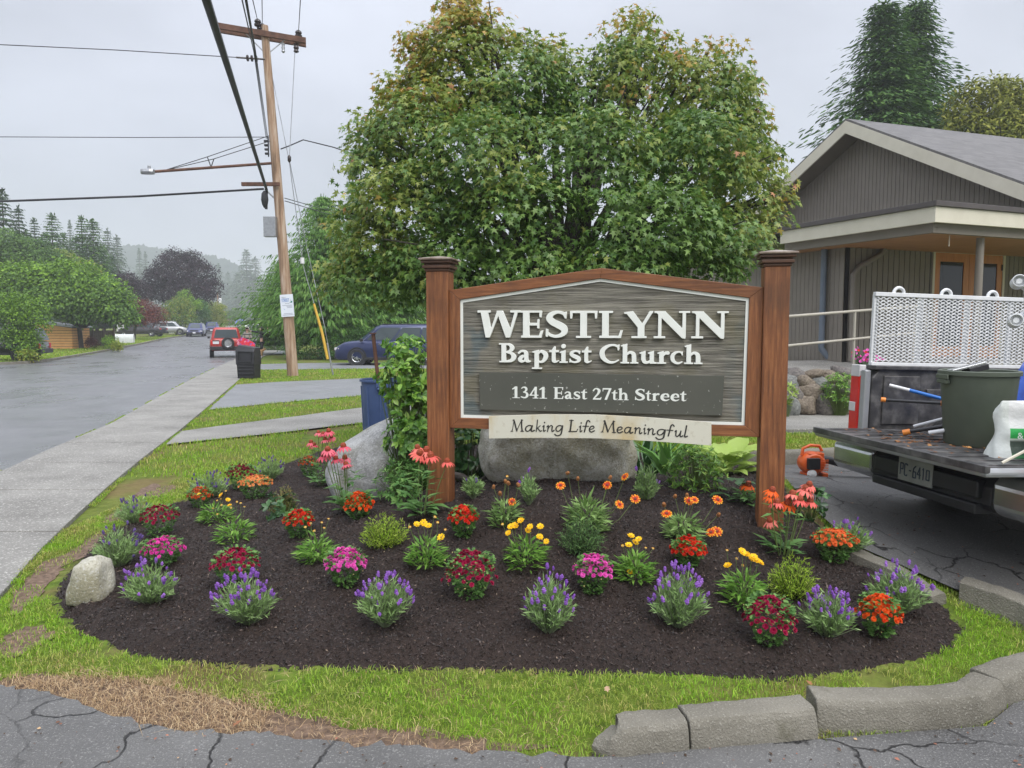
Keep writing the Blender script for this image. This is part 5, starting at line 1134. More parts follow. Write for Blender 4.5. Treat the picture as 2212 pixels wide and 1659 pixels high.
# lower walls
K = V2(6.14, 13.79)
ztp = lambda s: zs+.01
wallbox('annex_wall', K+nL*.02, K+Gd*7+nL*.02, nL, .2, zs+.02, .1, M['sidegap'])
wall_boards(K, Gd, 7, .25, ztp, .108, nrm_side=1 if np.dot(V2(Gd[1], -Gd[0]), nL) > 0 else -1, name='siding_board', gap=.008)
wallbox('porch_wall', K+Rd*.02+nF*.02, K+Rd*9.5+nF*.02, nF, .2, zs+.02, .1, M['sidegap'])
dl = float((Dl-K) @ Rd); dw = 1.95
def porch_boards(s0, s1):
    wall_boards(K+Rd*s0, Rd, s1-s0, .25, ztp, .138, nrm_side=1 if np.dot(V2(Rd[1], -Rd[0]), nF) > 0 else -1, name='siding_board', gap=.018)
porch_boards(.1, dl-.12); porch_boards(dl+dw+.06, 8.5)
zd0, zd1 = 1.0, 1.47+EYE
door = None
fr = wallbox('door_frame', K+Rd*(dl-.06)-nF*.03, K+Rd*dl-nF*.03, nF, zd0, zd1+.06, .06, M['cream'])
wallbox('door_frame', K+Rd*(dl+dw)-nF*.03, K+Rd*(dl+dw+.06)-nF*.03, nF, zd0, zd1+.06, .06, M['cream']); wallbox('door_frame', K+Rd*dl-nF*.0295, K+Rd*(dl+dw)-nF*.0295, nF, zd1+.0, zd1+.06, .059, M['cream'])
for i in range(2):
    s0 = dl+.005+i*dw/2; s1 = dl+dw/2-.005+i*dw/2; st = .15
    mb = MB()
    def pb(a, b, z0, z1):
        q = [K+Rd*a-nF*.012, K+Rd*b-nF*.012, K+Rd*b+nF*.015, K+Rd*a+nF*.015]
        mb.add([(*v, z0) for v in q]+[(*v, z1) for v in q], [(3, 2, 1, 0), (4, 5, 6, 7), (0, 1, 5, 4), (1, 2, 6, 5), (2, 3, 7, 6), (3, 0, 4, 7)])
    pb(s0, s0+st, zd0, zd1); pb(s1-st, s1, zd0, zd1); pb(s0+st, s1-st, zd1-.17, zd1); pb(s0+st, s1-st, zd0, zd0+.25)
    dr = mb.build('door', M['doorwood'], church)
    mb = MB(); q = [K+Rd*(s0+st)+nF*.002, K+Rd*(s1-st)+nF*.002]; mb.add([(*q[0], zd0+.25), (*q[1], zd0+.25), (*q[1], zd1-.17), (*q[0], zd1-.17)], [(0, 1, 2, 3)]); mb.build('pane', M['glass_dark'], dr)
    if i == 0:
        for zz, r in ((2.02, .03), (2.2, .022)):
            c = K+Rd*(s1-.07)-nF*.035; mb = MB(); mb.lathe([(r, -.02), (r, .02)], 10, M=Matrix.Translation((*c, zz)) @ frame((nF[0], nF[1], 0))); mb.build('handle', M['black'], dr)
    else:
        for zz in (2.0, 2.85):
            c = K+Rd*(s1-.02)-nF*.018; mb = MB(); mb.box((*c, zz), (.025, .025, .12)); mb.build('hinge', M['black'], dr)
# porch column and downpipes
c = at_y(2114, 600, 12.35); mb = MB(); mb.tube([(c.x, c.y, .9), (c.x, c.y, zs)], .06, 14); mb.build('column', M['siding'], church, smooth=40)
c = K+Gd*.42-nL*.09; mb = MB(); mb.tube([(*c, zs), (*c, 1.28)], .055, 12); c2 = c+Rd*.17-nF*.1; mb.tube([(*c, 1.3), (*c, 1.22), (*c2, .98)], .058, 12)
for zz in (2.95, 1.75): mb.tube([(*c, zz-.012), (*c, zz+.012)], .064, 12)
mb.build('downpipe', M['pipe'], church, smooth=40)
c = K+Rd*.12-nF*.09; mb = MB(); c1 = c+Rd*.75; mb.tube([(*c1, zs), (*(c1-Rd*.1), 2.98), (*(c+Rd*.15), 2.75), (*c, 2.6), (*c, 1.0)], .05, 10); mb.build('downpipe', M['siding'], church, smooth=40)
c = at_y(2050, 530, 12.0); mb = MB(); mb.tube([(c.x, c.y, zs+.03), (c.x, c.y, zs-.18)], .008, 6); mb.build('drip_chain', M['cream'], church)

# ramp, handrail, rock wall
mb = MB(); P = [(3.0, 11.15), (9.2, 13.4), (8.6, 15.4), (5.9, 14.2), (2.6, 17.0), (1.6, 13.0)]; zz = [.86, 1.04, 1.05, 1.0, .8, .8]
mb.add([(*a, b) for a, b in zip(P, zz)]+[(*a, 0.1) for a in P], [tuple(range(6)), tuple(range(11, 5, -1))]+[(i, i+6, (i+1) % 6+6, (i+1) % 6) for i in range(6)]); rp = mb.build('ramp_path', M['walk']); rp['kind'] = 'structure'
M['railgrey'] = pm('grey cream rail paint', [(.36, .335, .28), (.44, .41, .345)], 5, .5)
hr = thing('handrail', 'cream two bar handrail along the ramp to the church doors', 'handrail', (0, 0, 0)); a = at_y(1640, 688.5, 11.05); b = at_y(1990, 661, 12.37); b2 = b+Vector((.12, .05, -.42))
mb = MB(); mb.tube([a, b, b+Vector((.1, .04, -.02)), b2], .022, 10); mb.build('rail', M['railgrey'], hr, smooth=50)
a2 = at_y(1640, 753, 11.05); c2 = at_y(1990, 718, 12.37); mb = MB(); mb.tube([a2, c2], .02, 10); mb.build('rail', M['railgrey'], hr, smooth=50)
for px in (1847, 1688, 1975):
    t_ = (px-1640)/350; y = 11.05/(1-t_*(1-11.05/12.37)); top = at_y(px, 688.5-27.5*t_, y); mb = MB(); mb.tube([(top.x, top.y, .8), top], .02, 10); mb.build('post', M['railgrey'], hr, smooth=50)
STONE = [pm('wall stone', [(.05, .045, .045), (.13, .115, .105), (.2, .18, .15)], 5, .75, .5, 30, .01), pm('brown wall stone', [(.07, .055, .042), (.17, .135, .1), (.27, .23, .17)], 5, .75, .5, 30, .01), pm('grey wall stone', [(.075, .08, .075), (.16, .165, .155), (.25, .25, .23)], 5, .75, .5, 30, .01)]
rw = thing('rock_wall', 'low retaining wall of rounded dark fieldstones below the ramp', 'stone wall', (0, 0, 0)); from mathutils import noise
protos = []
for i in range(9):
    bm = bmesh.new(); bmesh.ops.create_icosphere(bm, subdivisions=3, radius=1)
    for v in bm.verts:
        c = v.co.copy(); e = max(abs(c.x), abs(c.y), abs(c.z)); c = c.lerp(c/e, .3); n = noise.noise(c*1.1+Vector((i*7, 0, 0)))*.22+noise.noise(c*3+Vector((0, i*3, 0)))*.07; v.co = c*(1+n)
    me = bpy.data.meshes.new('stone'); bm.to_mesh(me); bm.free(); me.materials.append(STONE[i % 3]); me.polygons.foreach_set('use_smooth', [True]*len(me.polygons)); protos.append(me)
x = 3.0; rows = [(0.3, .30), (.52, .24), (.70, .2), (.82, .15)]
for j, (zc, hh) in enumerate(rows):
    x = 2.9+j*.08
    while x < 7.2:
        w = random.uniform(.22, .46)*(1 if j < 2 else .8); y = 10.72+.26*(x-3)/4+j*.11+random.uniform(-.03, .03)+(x-3)*.03
        inst('stone', random.choice(protos), rw, Matrix.Translation((x+w/2, y+.1, zc+hh*.45+random.uniform(-.03, .03))) @ Euler((random.uniform(-.3, .3), random.uniform(-.35, .35), random.uniform(-.5, .5))).to_matrix().to_4x4() @ Matrix.Diagonal((w*.58, .2, hh*.62*random.uniform(.85, 1.2), 1)))
        x += w*.93
mb = MB(); mb.prism([(2.6, 11.0), (7.5, 11.4), (7.5, 12.5), (2.6, 11.6)], .1, .82); ft = mb.build('soil_bank', M['mulch']); ft['kind'] = 'structure'
shrub('leafy_bush', 'loose light green bush growing over the rock wall', 1815, 845, 10.75, (0, 0, .42), (.3, .18, .27), 190, 6, LANCE, 'leaf_bright', .06)
shrub('fern', 'small bright fern on top of the rock wall by the right post', 1700, 850, 10.6, (0, 0, .4), (.14, .1, .14), 26, 8, LANCE, 'leaf_hosta', .09)
fb = at_y(1862, 770, 11.9); t = thing('flower_pot_plant', 'bright pink flowers behind the handrail post', 'flower plant', (fb.x, fb.y, .95)); whorls(t, (0, 0, .12), (.16, .12, .14), 60, 5, LANCE, 'leaf_deep', .06)
pk = [flower_mesh('flower', [(8, .022, .009, .006, 0, 0, 0, .002)], [PET['pink']]), flower_mesh('flower', [(8, .02, .008, .006, 0, 0, 0, .002)], [PET['red']])]
for i in range(70): inst('flower', pk[i % 5 == 0], t, Matrix.Translation((random.gauss(.05, .09), random.gauss(-.05, .06), .13+abs(random.gauss(.02, .09)))) @ frame(Vector((random.gauss(0, .5), -1, .6))))

# ================================================================ pickup truck with its load
tyre_p = [(.20, -.1), (.33, -.1), (.365, -.075), (.372, 0), (.365, .075), (.33, .1), (.20, .1)]
M['truckgrey'] = pm('silver truck paint', [(.3, .31, .32), (.4, .41, .42)], 4, .35, metal=.4, coat=.4)
M['liner'] = pm('scuffed bed liner', [(.02, .02, .022), (.06, .058, .058), (.15, .145, .14)], 9, .38, .3, 40, .004)
M['redlens'] = pm('red lens', [(.45, .008, .008), (.6, .02, .015)], 5, .15); M['clearlens'] = pm('clear lens', [(.5, .5, .5), (.65, .62, .62)], 20, .15)
hf = Vector((2.63, 5.42, 0)); hn = Vector((2.90, 3.88, 0)); hc = (hf+hn)/2; fw = Vector((.985, .174, 0)); trz = math.atan2(fw.y, fw.x); TG = .27
truck = thing('pickup_truck', 'silver pickup truck with lowered tailgate, black bed and white mesh side rack', 'pickup truck', (hc.x, hc.y, TG), rot=(0, R(1.6), trz))
mb = MB(); fl = .60
mb.box((1.0, 0, fl-.02), (2.0, 1.56, .03))
for i in range(11): mb.box((1.0, -.7+i*.14, fl+.004), (1.98, .07, .018))
mb.build('bed_floor', M['liner'], truck, bevel=.004)
for sgn, nm in ((1, 'bed_side'), (-1, 'bed_side')):
    mb = MB(); mb.prism([(0, fl-.03), (2.0, fl-.03), (2.0, 1.05), (.06, 1.05), (0, .98)], -.8*sgn, -.875*sgn, M=Matrix.Rotation(math.pi/2, 4, 'X')); sd_ = mb.build(nm, M['liner'], truck, bevel=.008)
    mb = MB(); mb.box((.24, .795*sgn, .82), (.3, .02, .36)); mb.box((.9, .792*sgn, .88), (.9, .02, .05)); mb.box((1.0, .83*sgn, 1.06), (2.0, .13, .03)); mb.build('bed_rail', M['liner'], sd_, bevel=.006)
    mb = MB(); mb.prism([(-.02, .42), (.35, .38), (.42, .68), (.78, .78), (1.12, .68), (1.2, .36), (2.0, .36), (2.0, 1.06), (.03, 1.06), (-.02, 1.0)], -.885*sgn, -.965*sgn, M=Matrix.Rotation(math.pi/2, 4, 'X')); mb.build('bed_outer_panel', M['truckgrey'], sd_, bevel=.02)
    mb = MB(); mb.box((-.03, .915*sgn, .77), (.06, .11, .46)); tl = mb.build('tail_light', M['redlens'], truck, bevel=.012)
    mb = MB(); mb.box((-.034, .915*sgn, 1.03), (.056, .102, .09)); mb.build('lens', M['clearlens'], tl, bevel=.006); mb = MB(); mb.box((-.036, .93*sgn, .76), (.056, .074, .07)); mb.build('lens', M['clearlens'], tl, bevel=.006)
    mb = MB(); mb.box((-.028, .835*sgn, .79), (.05, .058, .5)); mb.build('end_post', M['truckgrey'], truck, bevel=.01)
    for xw in (.78, 4.1):
        MW = Matrix.Translation((xw, .78*sgn, .365)) @ Matrix.Rotation(math.pi/2, 4, 'X'); mb = MB(); mb.lathe(tyre_p, 28, M=MW); wh = mb.build('wheel', M['rubber'], truck, smooth=40); mb = MB(); mb.lathe([(.02, -.06), (.12, -.05), (.2, -.09), (.205, .09), (.12, .05), (.02, .06)], 20, M=MW); mb.build('rim', M['chrome'], wh, smooth=40)
# tailgate, lying open
mb = MB(); mb.box((-.235, 0, fl-.02), (.45, 1.56, .05)); mb.build('tailgate', M['truckgrey'], truck, bevel=.02)
mb = MB(); mb.box((-.23, 0, fl+.008), (.42, 1.5, .008))
for i in range(11): mb.box((-.23, -.7+i*.14, fl+.012), (.41, .06, .014))
mb.box((-.45, 0, fl-.0), (.035, 1.56, .04)); mb.build('tailgate_liner', M['liner'], truck, bevel=.004)
mb = MB(); mb.tube([(-.33, -.74, fl+.03), (-.05, -.8, fl+.2), (.0, -.8, fl+.26)], .008, 6); mb.build('tailgate_cable', M['cream'], truck)
# bumper
mb = MB(); pr = [(-.13, .29), (-.17, .34), (-.17, .47), (-.13, .52), (-.02, .52), (-.02, .29)]
for y0, y1 in ((.52, .97), (-.97, -.52)): mb = MB(); mb.prism(pr, -y0, -y1, M=Matrix.Rotation(math.pi/2, 4, 'X')); mb.build('bumper', M['chrome'], truck, bevel=.02)
mb = MB(); mb.prism([(-.14, .3), (-.165, .34), (-.165, .44), (-.12, .5), (-.0, .5), (-.0, .3)], -.517, .517, M=Matrix.Rotation(math.pi/2, 4, 'X')); mb.box((-.15, 0, .31), (.12, .9, .06)); mb.box((.9, 0, .42), (2.2, .9, .1)); mb.box((.1, 0, .27), (.2, .1, .08)); mb.build('step_bumper', M['black'], truck, bevel=.01)
# number plate
M['platebc'] = pm('number plate', [(.2, .21, .185), (.27, .28, .25)], 9, .45); M['plateink'] = pm('plate ink', [(.02, .04, .06)], 9, .5)
mb = MB(); mb.box((-.2, .05, .43), (.008, .305, .152)); pl_ = mb.build('number_plate', M['platebc'], truck, bevel=.002)
SEG = {'P': [((0, 0), (0, 1)), ((0, 1), (.5, 1)), ((.5, 1), (.5, .5)), ((.5, .5), (0, .5))], 'C': [((.5, .9), (.4, 1)), ((.4, 1), (.1, 1)), ((.1, 1), (0, .9)), ((0, .9), (0, .1)), ((0, .1), (.1, 0)), ((.1, 0), (.4, 0)), ((.4, 0), (.5, .1))], '-': [((.1, .5), (.4, .5))],
 '6': [((.45, 1), (.1, .8)), ((.1, .8), (0, .4)), ((0, .4), (0, 0)), ((0, 0), (.5, 0)), ((.5, 0), (.5, .5)), ((.5, .5), (0, .5))], '4': [((.4, 0), (.4, 1)), ((.4, 1), (0, .35)), ((0, .35), (.55, .35))], '1': [((.25, 0), (.25, 1)), ((.25, 1), (.1, .85))], '0': [((0, .1), (0, .9)), ((0, .9), (.5, .9)), ((.5, .9), (.5, .1)), ((.5, .1), (0, .1))]}
mb = MB()
for i, ch in enumerate('PC-6410'):
    for a, b in SEG[ch]:
        f3 = lambda q: Vector((-.206, .05+.13-i*.039-q[0]*.05, .39+q[1]*.075)); mb.tube([f3(a), f3(b)], .0042, 4)
mb.build('plate_text', M['plateink'], pl_)
# cab (beyond the frame)
mb = MB(); mb.box((4.25, 0, .66), (1.5, 1.9, .62)); mb.box((2.75, 0, .72), (1.5, 1.9, .74)); mb.build('cab_body', M['truckgrey'], truck, bevel=.06)
mb = MB(); mb.add([(2.05, -.86, 1.05), (3.6, -.86, 1.05), (3.6, .86, 1.05), (2.05, .86, 1.05), (2.2, -.72, 1.66), (3.1, -.72, 1.66), (3.1, .72, 1.66), (2.2, .72, 1.66)], [(3, 2, 1, 0), (4, 5, 6, 7), (0, 1, 5, 4), (1, 2, 6, 5), (2, 3, 7, 6), (3, 0, 4, 7)]); mb.build('cab_roof', M['truckgrey'], truck, bevel=.05)
mb = MB(); mb.add([(2.04, -.7, 1.12), (2.04, .7, 1.12), (2.17, .62, 1.58), (2.17, -.62, 1.58)], [(0, 1, 2, 3)]); mb.build('rear_window', M['glass_dark'], truck)
# expanded metal rack on the far rail
M['meshwhite'] = pm('white coated mesh', [(.62, .63, .63), (.74, .75, .75)], 12, .45)
zb, zt_ = 1.075, 1.60; x0r, x1r = .04, 2.0
rack = []
mb = MB(); mb.box(((x0r+x1r)/2, .86, zt_), (x1r-x0r+.04, .035, .03)); mb.box(((x0r+x1r)/2, .86, zb+.01), (x1r-x0r+.04, .03, .025))
for xx in (x0r, .42, .82, 1.2, 1.6, x1r): mb.box((xx, .872, (zb+zt_)/2), (.035, .025, zt_-zb))
rf = mb.build('rack_frame', M['meshwhite'], truck, bevel=.003)
mb = MB()
for xx in (.22, .62, 1.02, 1.42):
    c = Vector((xx, .86, zt_+.012)); mb.tube([c+Vector((.042*math.cos(k*math.pi/8)*1.0, 0, .042*math.sin(k*math.pi/8))) for k in range(9)], .012, 8)
mb.build('tie_loop', M['meshwhite'], rf, smooth=50)
mb = MB(); nzz = 19; dz = (zt_-zb-.04)/nzz; px_s = .05
for j in range(nzz):
    zc = zb+.03+dz*(j+.5); 
    for sg in (1, -1):
        k = int((x1r-x0r)/px_s*2); pts = []
        for i in range(k+1): pts.append(Vector((x0r+i*px_s/2, .848+(.005 if sg > 0 else 0), zc+sg*dz*.5*(1 if i % 2 else -.02))))
        for i in range(k):
            a, b = pts[i], pts[i+1]; h = .0036; mb.add([a+Vector((0, 0, h)), b+Vector((0, 0, h)), b+Vector((0, 0, -h)), a+Vector((0, 0, -h)), a+Vector((0, .006, h)), b+Vector((0, .006, h)), b+Vector((0, .006, -h)), a+Vector((0, .006, -h))], [(0, 1, 2, 3), (7, 6, 5, 4), (0, 4, 5, 1), (3, 2, 6, 7)])
mp_ = mb.build('mesh_panel', M['meshwhite'], rf); mp_['kind'] = 'stuff'
inv = truck.matrix_basis.inverted()
# near rack ends (tube ends seen at the right edge)
mb = MB()
for (px, py, r) in ((2203, 606, .034), (2196, 691, .034)):
    a = inv @ at_y(px, py, 3.95); MW = Matrix.Translation(a) @ Matrix.Rotation(-math.pi/2, 4, 'Y') @ Matrix.Rotation(R(0), 4, 'X')
    d = (inv.to_3x3() @ Vector((-.45, -.9, .12))).normalized(); MW = Matrix.Translation(a) @ frame(d); mb.lathe([(r, -.09), (r, -.004), (r*.9, .0), (r*.82, -.006), (r*.8, -.03), (.016, -.03), (.014, -.012), (.0, -.012)], 20, M=MW)
    mb.tube([a-d*.05, a+Vector((.28, -.05, .22 if py > 650 else -.2))], .02, 10)
a = inv @ at_y(2203, 610, 3.95); mb.tube([a+Vector((.05, 0, -.02)), a+Vector((.12, -.02, -.9))], .018, 10)
mb.build('rack_tube', M['meshwhite'], truck, smooth=50)

# the load: every piece a thing of its own
def binmesh(r0, r1, h, rim=.014):
    mb = MB(); mb.lathe([(r0*.97, 0), (r0, .01), (r1, h-.03), (r1+rim, h-.028), (r1+rim, h-.004), (r1+rim*.5, h), (r1-.006, h-.004), (r0-.008, .02)], 36); return mb
c = inv @ at_y(2108, 962, 4.66); gcan = thing('garbage_can', 'dull green round garbage can standing on the truck bed', 'garbage can'); bz = .884
pos = at_y(2108, 962, 4.66); gcan.location = (pos.x, pos.y, bz); M['cangreen'] = pm('dull green plastic', [(.07, .085, .06), (.10, .118, .085)], 4, .5, .1, 30, .003)
binmesh(.18, .215, .47).build('can_body', M['cangreen'], gcan, smooth=40)
mb = MB(); mb.box((-.225, 0, .40), (.03, .1, .025)); mb.box((-.232, 0, .43), (.014, .12, .03)); mb.build('handle', M['cangreen'], gcan, bevel=.004)
bo = thing('metal_bracket', 'black and silver bracket sticking out of the green can', 'bracket', (pos.x-.06, pos.y+.03, bz+.47), rot=(0, R(-12), R(10)))
mb = MB(); mb.box((0, 0, .02), (.24, .05, .015)); mb.build('silver_plate', M['chrome'], bo, bevel=.003); mb = MB(); mb.box((.06, .0, -.005), (.14, .07, .035)); mb.build('black_block', M['black'], bo, bevel=.003)
# soil bag
m, nt, p = new_mat('printed soil bag'); t_ = nt.nodes.new('ShaderNodeTexCoord'); sp = nt.nodes.new('ShaderNodeSeparateXYZ'); nt.links.new(t_.outputs['Generated'], sp.inputs[0])
band = lambda v, a, b: mrange(nt, v, a, a+.004, 0, 1)
c1 = ramp(nt, sp.outputs['Z'], [(.02, .05, .03, 0), (.05, .22, .08, .05), (.03, .06, .04, .12), (.06, .08, .06, .3), (.66, .7, .62, .345), (.03, .4, .08, .36), (.04, .45, .1, .52), (.72, .73, .7, .535), (.74, .74, .72, 1)])
rr_ = nt.nodes.new('ShaderNodeValToRGB'); rr_.color_ramp.interpolation = 'CONSTANT'; e = rr_.color_ramp.elements; e[0].position = 0; e[0].color = (1, 1, 1, 1); e[1].position = .3; e[1].color = (0, 0, 0, 1); nt.links.new(sp.outputs['X'], rr_.inputs[0])
nt.links.new(mixc(nt, rr_.outputs[0], c1, (.68, .71, .66)), p.inputs['Base Color']); p.inputs['Roughness'].default_value = .35; bump(nt, p, tex(nt, scale=14), .4, .02)
pos = at_y(2188, 985, 4.18); bag = thing('soil_bag', 'crumpled white and green tree and shrub fertiliser bag beside the green can', 'bag', (pos.x, pos.y, bz), R(-8))
rings = []
for i in range(13):
    z = i/12; wz = .138*(1-.12*z)+.009*math.sin(z*9); dz_ = .085*(1-z*.78)+.008*math.sin(z*14+1); cx = .045*z+.012*math.sin(z*6)
    rings.append([Vector((cx+wz*math.copysign(abs(math.cos(a))**.6, math.cos(a))*(1+.06*math.sin(5*a+z*8)), dz_*math.copysign(abs(math.sin(a))**.7, math.sin(a)), z*.31*(1+.05*math.sin(a*2)*z))) for a in [2*math.pi*k/20 for k in range(20)]])
mb = MB(); mb.loft(rings); mb.build('bag_body', m, bag, smooth=60)
M['bagtext'] = pm('bag lettering', [(.75, .77, .74)], 5, .5); M['bagink'] = pm('bag ink', [(.12, .14, .15)], 5, .5)
for txt, x, z, s, mt in (('Tree', .02, .155, .05, 'bagtext'), ('& Shrub', -.03, .12, .05, 'bagtext'), ('18-8', .04, .205, .03, 'bagink')):
    cu = bpy.data.curves.new('bag_text', 'FONT'); cu.body = txt; cu.size = s; cu.extrude = .0005; cu.materials.append(M[mt]); o_ = bpy.data.objects.new('bag_text', cu); C.objects.link(o_); me = bpy.data.meshes.new_from_object(o_.evaluated_get(bpy.context.evaluated_depsgraph_get())); bpy.data.objects.remove(o_); o = inst('bag_text', me, bag); o.location = (x, -.098+.02*(z > .18), z); o.rotation_euler = (math.pi/2-.12, 0, 0)
# blue tarp
M['tarp'] = pm('blue tarp', [(.012, .05, .3), (.02, .09, .45)], 6, .35, .3, 20, .01)
pos = at_y(2225, 835, 5.0); mb = MB(); n = 22; V = []
for j in range(n):
    for i in range(n):
        u, v = i/(n-1)-.5, j/(n-1)-.5; r = math.hypot(u, v); a = math.atan2(v, u); z = .46*math.exp(-(r/.3)**2)*(1+.16*math.sin(a*9+r*8))+.025*noise.noise(Vector((u*9, v*9, 2))); V.append((u*.62, v*.5, z))
mb.add(V, [(j*n+i, j*n+i+1, (j+1)*n+i+1, (j+1)*n+i) for j in range(n-1) for i in range(n-1)]); tp = mb.build('tarp', M['tarp'], smooth=80, loc=(pos.x, pos.y, bz+.02)); so = tp.modifiers.new('thick', 'SOLIDIFY'); so.thickness = .004; tag(tp, 'crumpled bright blue tarp heaped at the right of the truck bed', 'tarp')
# long handled tools
M['blue'] = pm('blue handle', [(.015, .12, .45), (.03, .18, .55)], 6, .35); M['orange'] = pm('orange grip', [(.65, .18, .02), (.8, .27, .04)], 6, .4); M['blackpole'] = pm('black pole', [(.015, .015, .017), (.03, .03, .032)], 6, .3); M['alu'] = pm('white painted tube', [(.6, .61, .62), (.72, .73, .74)], 6, .35)
def tool(name, label, segs, r=.012, group=None):
    t = thing(name, label, 'tool', segs[0][0], group='tools lying in the truck bed'); o0 = Vector(segs[0][0])
    for nm, a, b, mt, k in [(s[2], s[0], s[1], s[3], s[4]) for s in segs]: mb = MB(); mb.tube([Vector(a)-o0, Vector(b)-o0], r*k, 10); mb.build(nm, M[mt], t, smooth=50)
A_, B_, C2 = at_y(1921, 832, 5.3), at_y(1965, 843, 5.25), at_y(2120, 884, 5.0); tool('pole_tool', 'blue handled pole with a white tip leaning in the truck bed', [(A_, B_, 'tip', 'alu', 1.0), (B_, C2, 'shaft', 'blue', 1.05)])
A_, B_, D_, E_ = at_y(1903, 863, 5.2), at_y(1913, 864, 5.19), at_y(2032, 871, 5.0), at_y(2075, 873, 4.95); tool('lopper', 'black lopper shaft with orange end cap and orange grip in the truck bed', [(A_, B_, 'end_cap', 'orange', 1.4), (B_, D_, 'shaft', 'blackpole', .9), (D_, E_, 'grip', 'orange', 1.5)])
A_, B_ = at_y(1974, 921, 5.0), at_y(2075, 895, 4.8); tool('tube_tool', 'white tube slanting up from the bed floor behind the green can', [(A_, B_, 'shaft', 'alu', .9)])
A_, B_, D_ = at_y(1950, 935, 4.95), at_y(1966, 932, 4.93), at_y(2075, 915, 4.75); tool('black_handle_tool', 'black handled tool with an orange end lying on the bed floor', [(A_, B_, 'end_cap', 'orange', 1.6), (B_, D_, 'shaft', 'blackpole', 1.1)])
A_, B_, D_ = at_y(2006, 935, 4.75), at_y(2046, 929, 4.7), at_y(2090, 923, 4.65); tool('tube_tool', 'white and blue tube nearest the green can on the bed floor', [(A_, B_, 'shaft', 'alu', 1.1), (B_, D_, 'sleeve', 'blue', 1.05)])
n = 150; P = []
lx = rng.normal(-.05, .17, n); ly = rng.normal(.15, .4, n); ok = (np.abs(ly) < .72) & (lx > -.42); lx, ly = lx[ok], ly[ok]; Pw = np.array([list(truck.matrix_basis @ Vector((a, b, fl+.02))) for a, b in zip(lx, ly)])
M['debris'] = leafm('dead leaves', [(.08, .03, .012, 0), (.2, .08, .025, .5), (.4, .2, .07, 1)], .6, 0)
db = leafy('leaf_debris', M['debris'], None, [(LOBED, Pw, np.concatenate([rng.normal(0, 1, (len(Pw), 2)), np.zeros((len(Pw), 1))], 1), np.array([[0, 0, 1.]])+rng.normal(0, .25, (len(Pw), 3)), rng.uniform(.015, .05, len(Pw)))])

# leaf blower
pos = at_g(1752, 1028); bl = thing('leaf_blower', 'orange leaf blower with a long black nozzle on the wet lot', 'leaf blower', (pos.x, pos.y, pos.z), R(4)); bl.scale = (.8, .8, .72); sc_ = pos.y/F*62/.30
M['blow'] = pm('orange plastic', [(.62, .09, .015), (.75, .14, .03)], 6, .35)
mb = MB(); MW = Matrix.Translation((0, 0, .16)) @ Matrix.Rotation(math.pi/2, 4, 'X'); mb.lathe([(.0, -.1), (.09, -.1), (.13, -.07), (.14, 0), (.13, .06), (.10, .085), (.02, .09)], 24, M=MW, cap0=False); mb.box((.02, -.01, .24), (.17, .12, .09)); mb.box((-.06, 0, .02), (.06, .16, .05)); mb.box((.12, 0, .02), (.06, .16, .05)); mb.build('housing', M['blow'], bl, smooth=45, bevel=.006)
mb = MB(); mb.box((-.03, -.11, .17), (.13, .05, .13)); mb.build('engine', M['black'], bl, bevel=.006)
mb = MB()
for k in range(7): mb.box((.08, -.112, .09+k*.02), (.1, .012, .007))
mb.build('fan_grille', M['blow'], bl)
mb = MB(); mb.tube([(-.11, 0, .25), (-.1, 0, .33), (-.02, 0, .37), (.08, 0, .36), (.11, 0, .3)], .018, 10); mb.build('handle', M['blow'], bl, smooth=50)
mb = MB(); mb.lathe([(.045, 0), (.05, .03), (.0, .04)], 14, M=Matrix.Translation((-.05, -.1, .05)) @ Matrix.Rotation(math.pi/2, 4, 'X')); mb.build('fuel_tank', M['white'], bl)
e = at_g(1902, 1035); e = bl.matrix_basis.inverted() @ e; mb = MB(); mb.tube([(.1, 0, .2), (.2, 0, .185), Vector((.1, 0, .2)).lerp(e, .5)+Vector((0, 0, .03)), e+Vector((0, 0, .035))], [.05, .045, .04, .042], 14); mb.build('nozzle', M['black'], bl, smooth=50)
# ================================================================ vehicles
def paintm(name, c, metal=.3): return pm(name, [tuple(k*.85 for k in c), c], 3, .3, metal=metal, coat=.6)
M['trimblack'] = pm('black trim', [(.012, .012, .013), (.02, .02, .021)], 5, .5)
WH = {}
def wheel_meshes(r, w):
    k = (round(r, 3), w)
    if k not in WH:
        a = MB(); a.lathe([(r*.62, -w/2), (r*.92, -w/2), (r, -w*.3), (r, w*.3), (r*.92, w/2), (r*.62, w/2)], 26, cap0=False, cap1=False); 
        b = MB(); b.lathe([(r*.63, -w*.45), (r*.63, w*.42), (r*.56, w*.34), (r*.5, w*.1), (r*.12, w*.12), (r*.1, w*.34), (.0, w*.36)], 26, cap0=True, cap1=False)
        for s in range(10): an = s*2*math.pi/10; b.box((r*.33*math.cos(an), r*.33*math.sin(an), w*.28), (r*.46, r*.1, w*.1), rot=(0, 0, an))
        WH[k] = (a.mesh('wheel', [M['rubber']], 40), b.mesh('rim', [M['chrome']], 40))
    return WH[k]
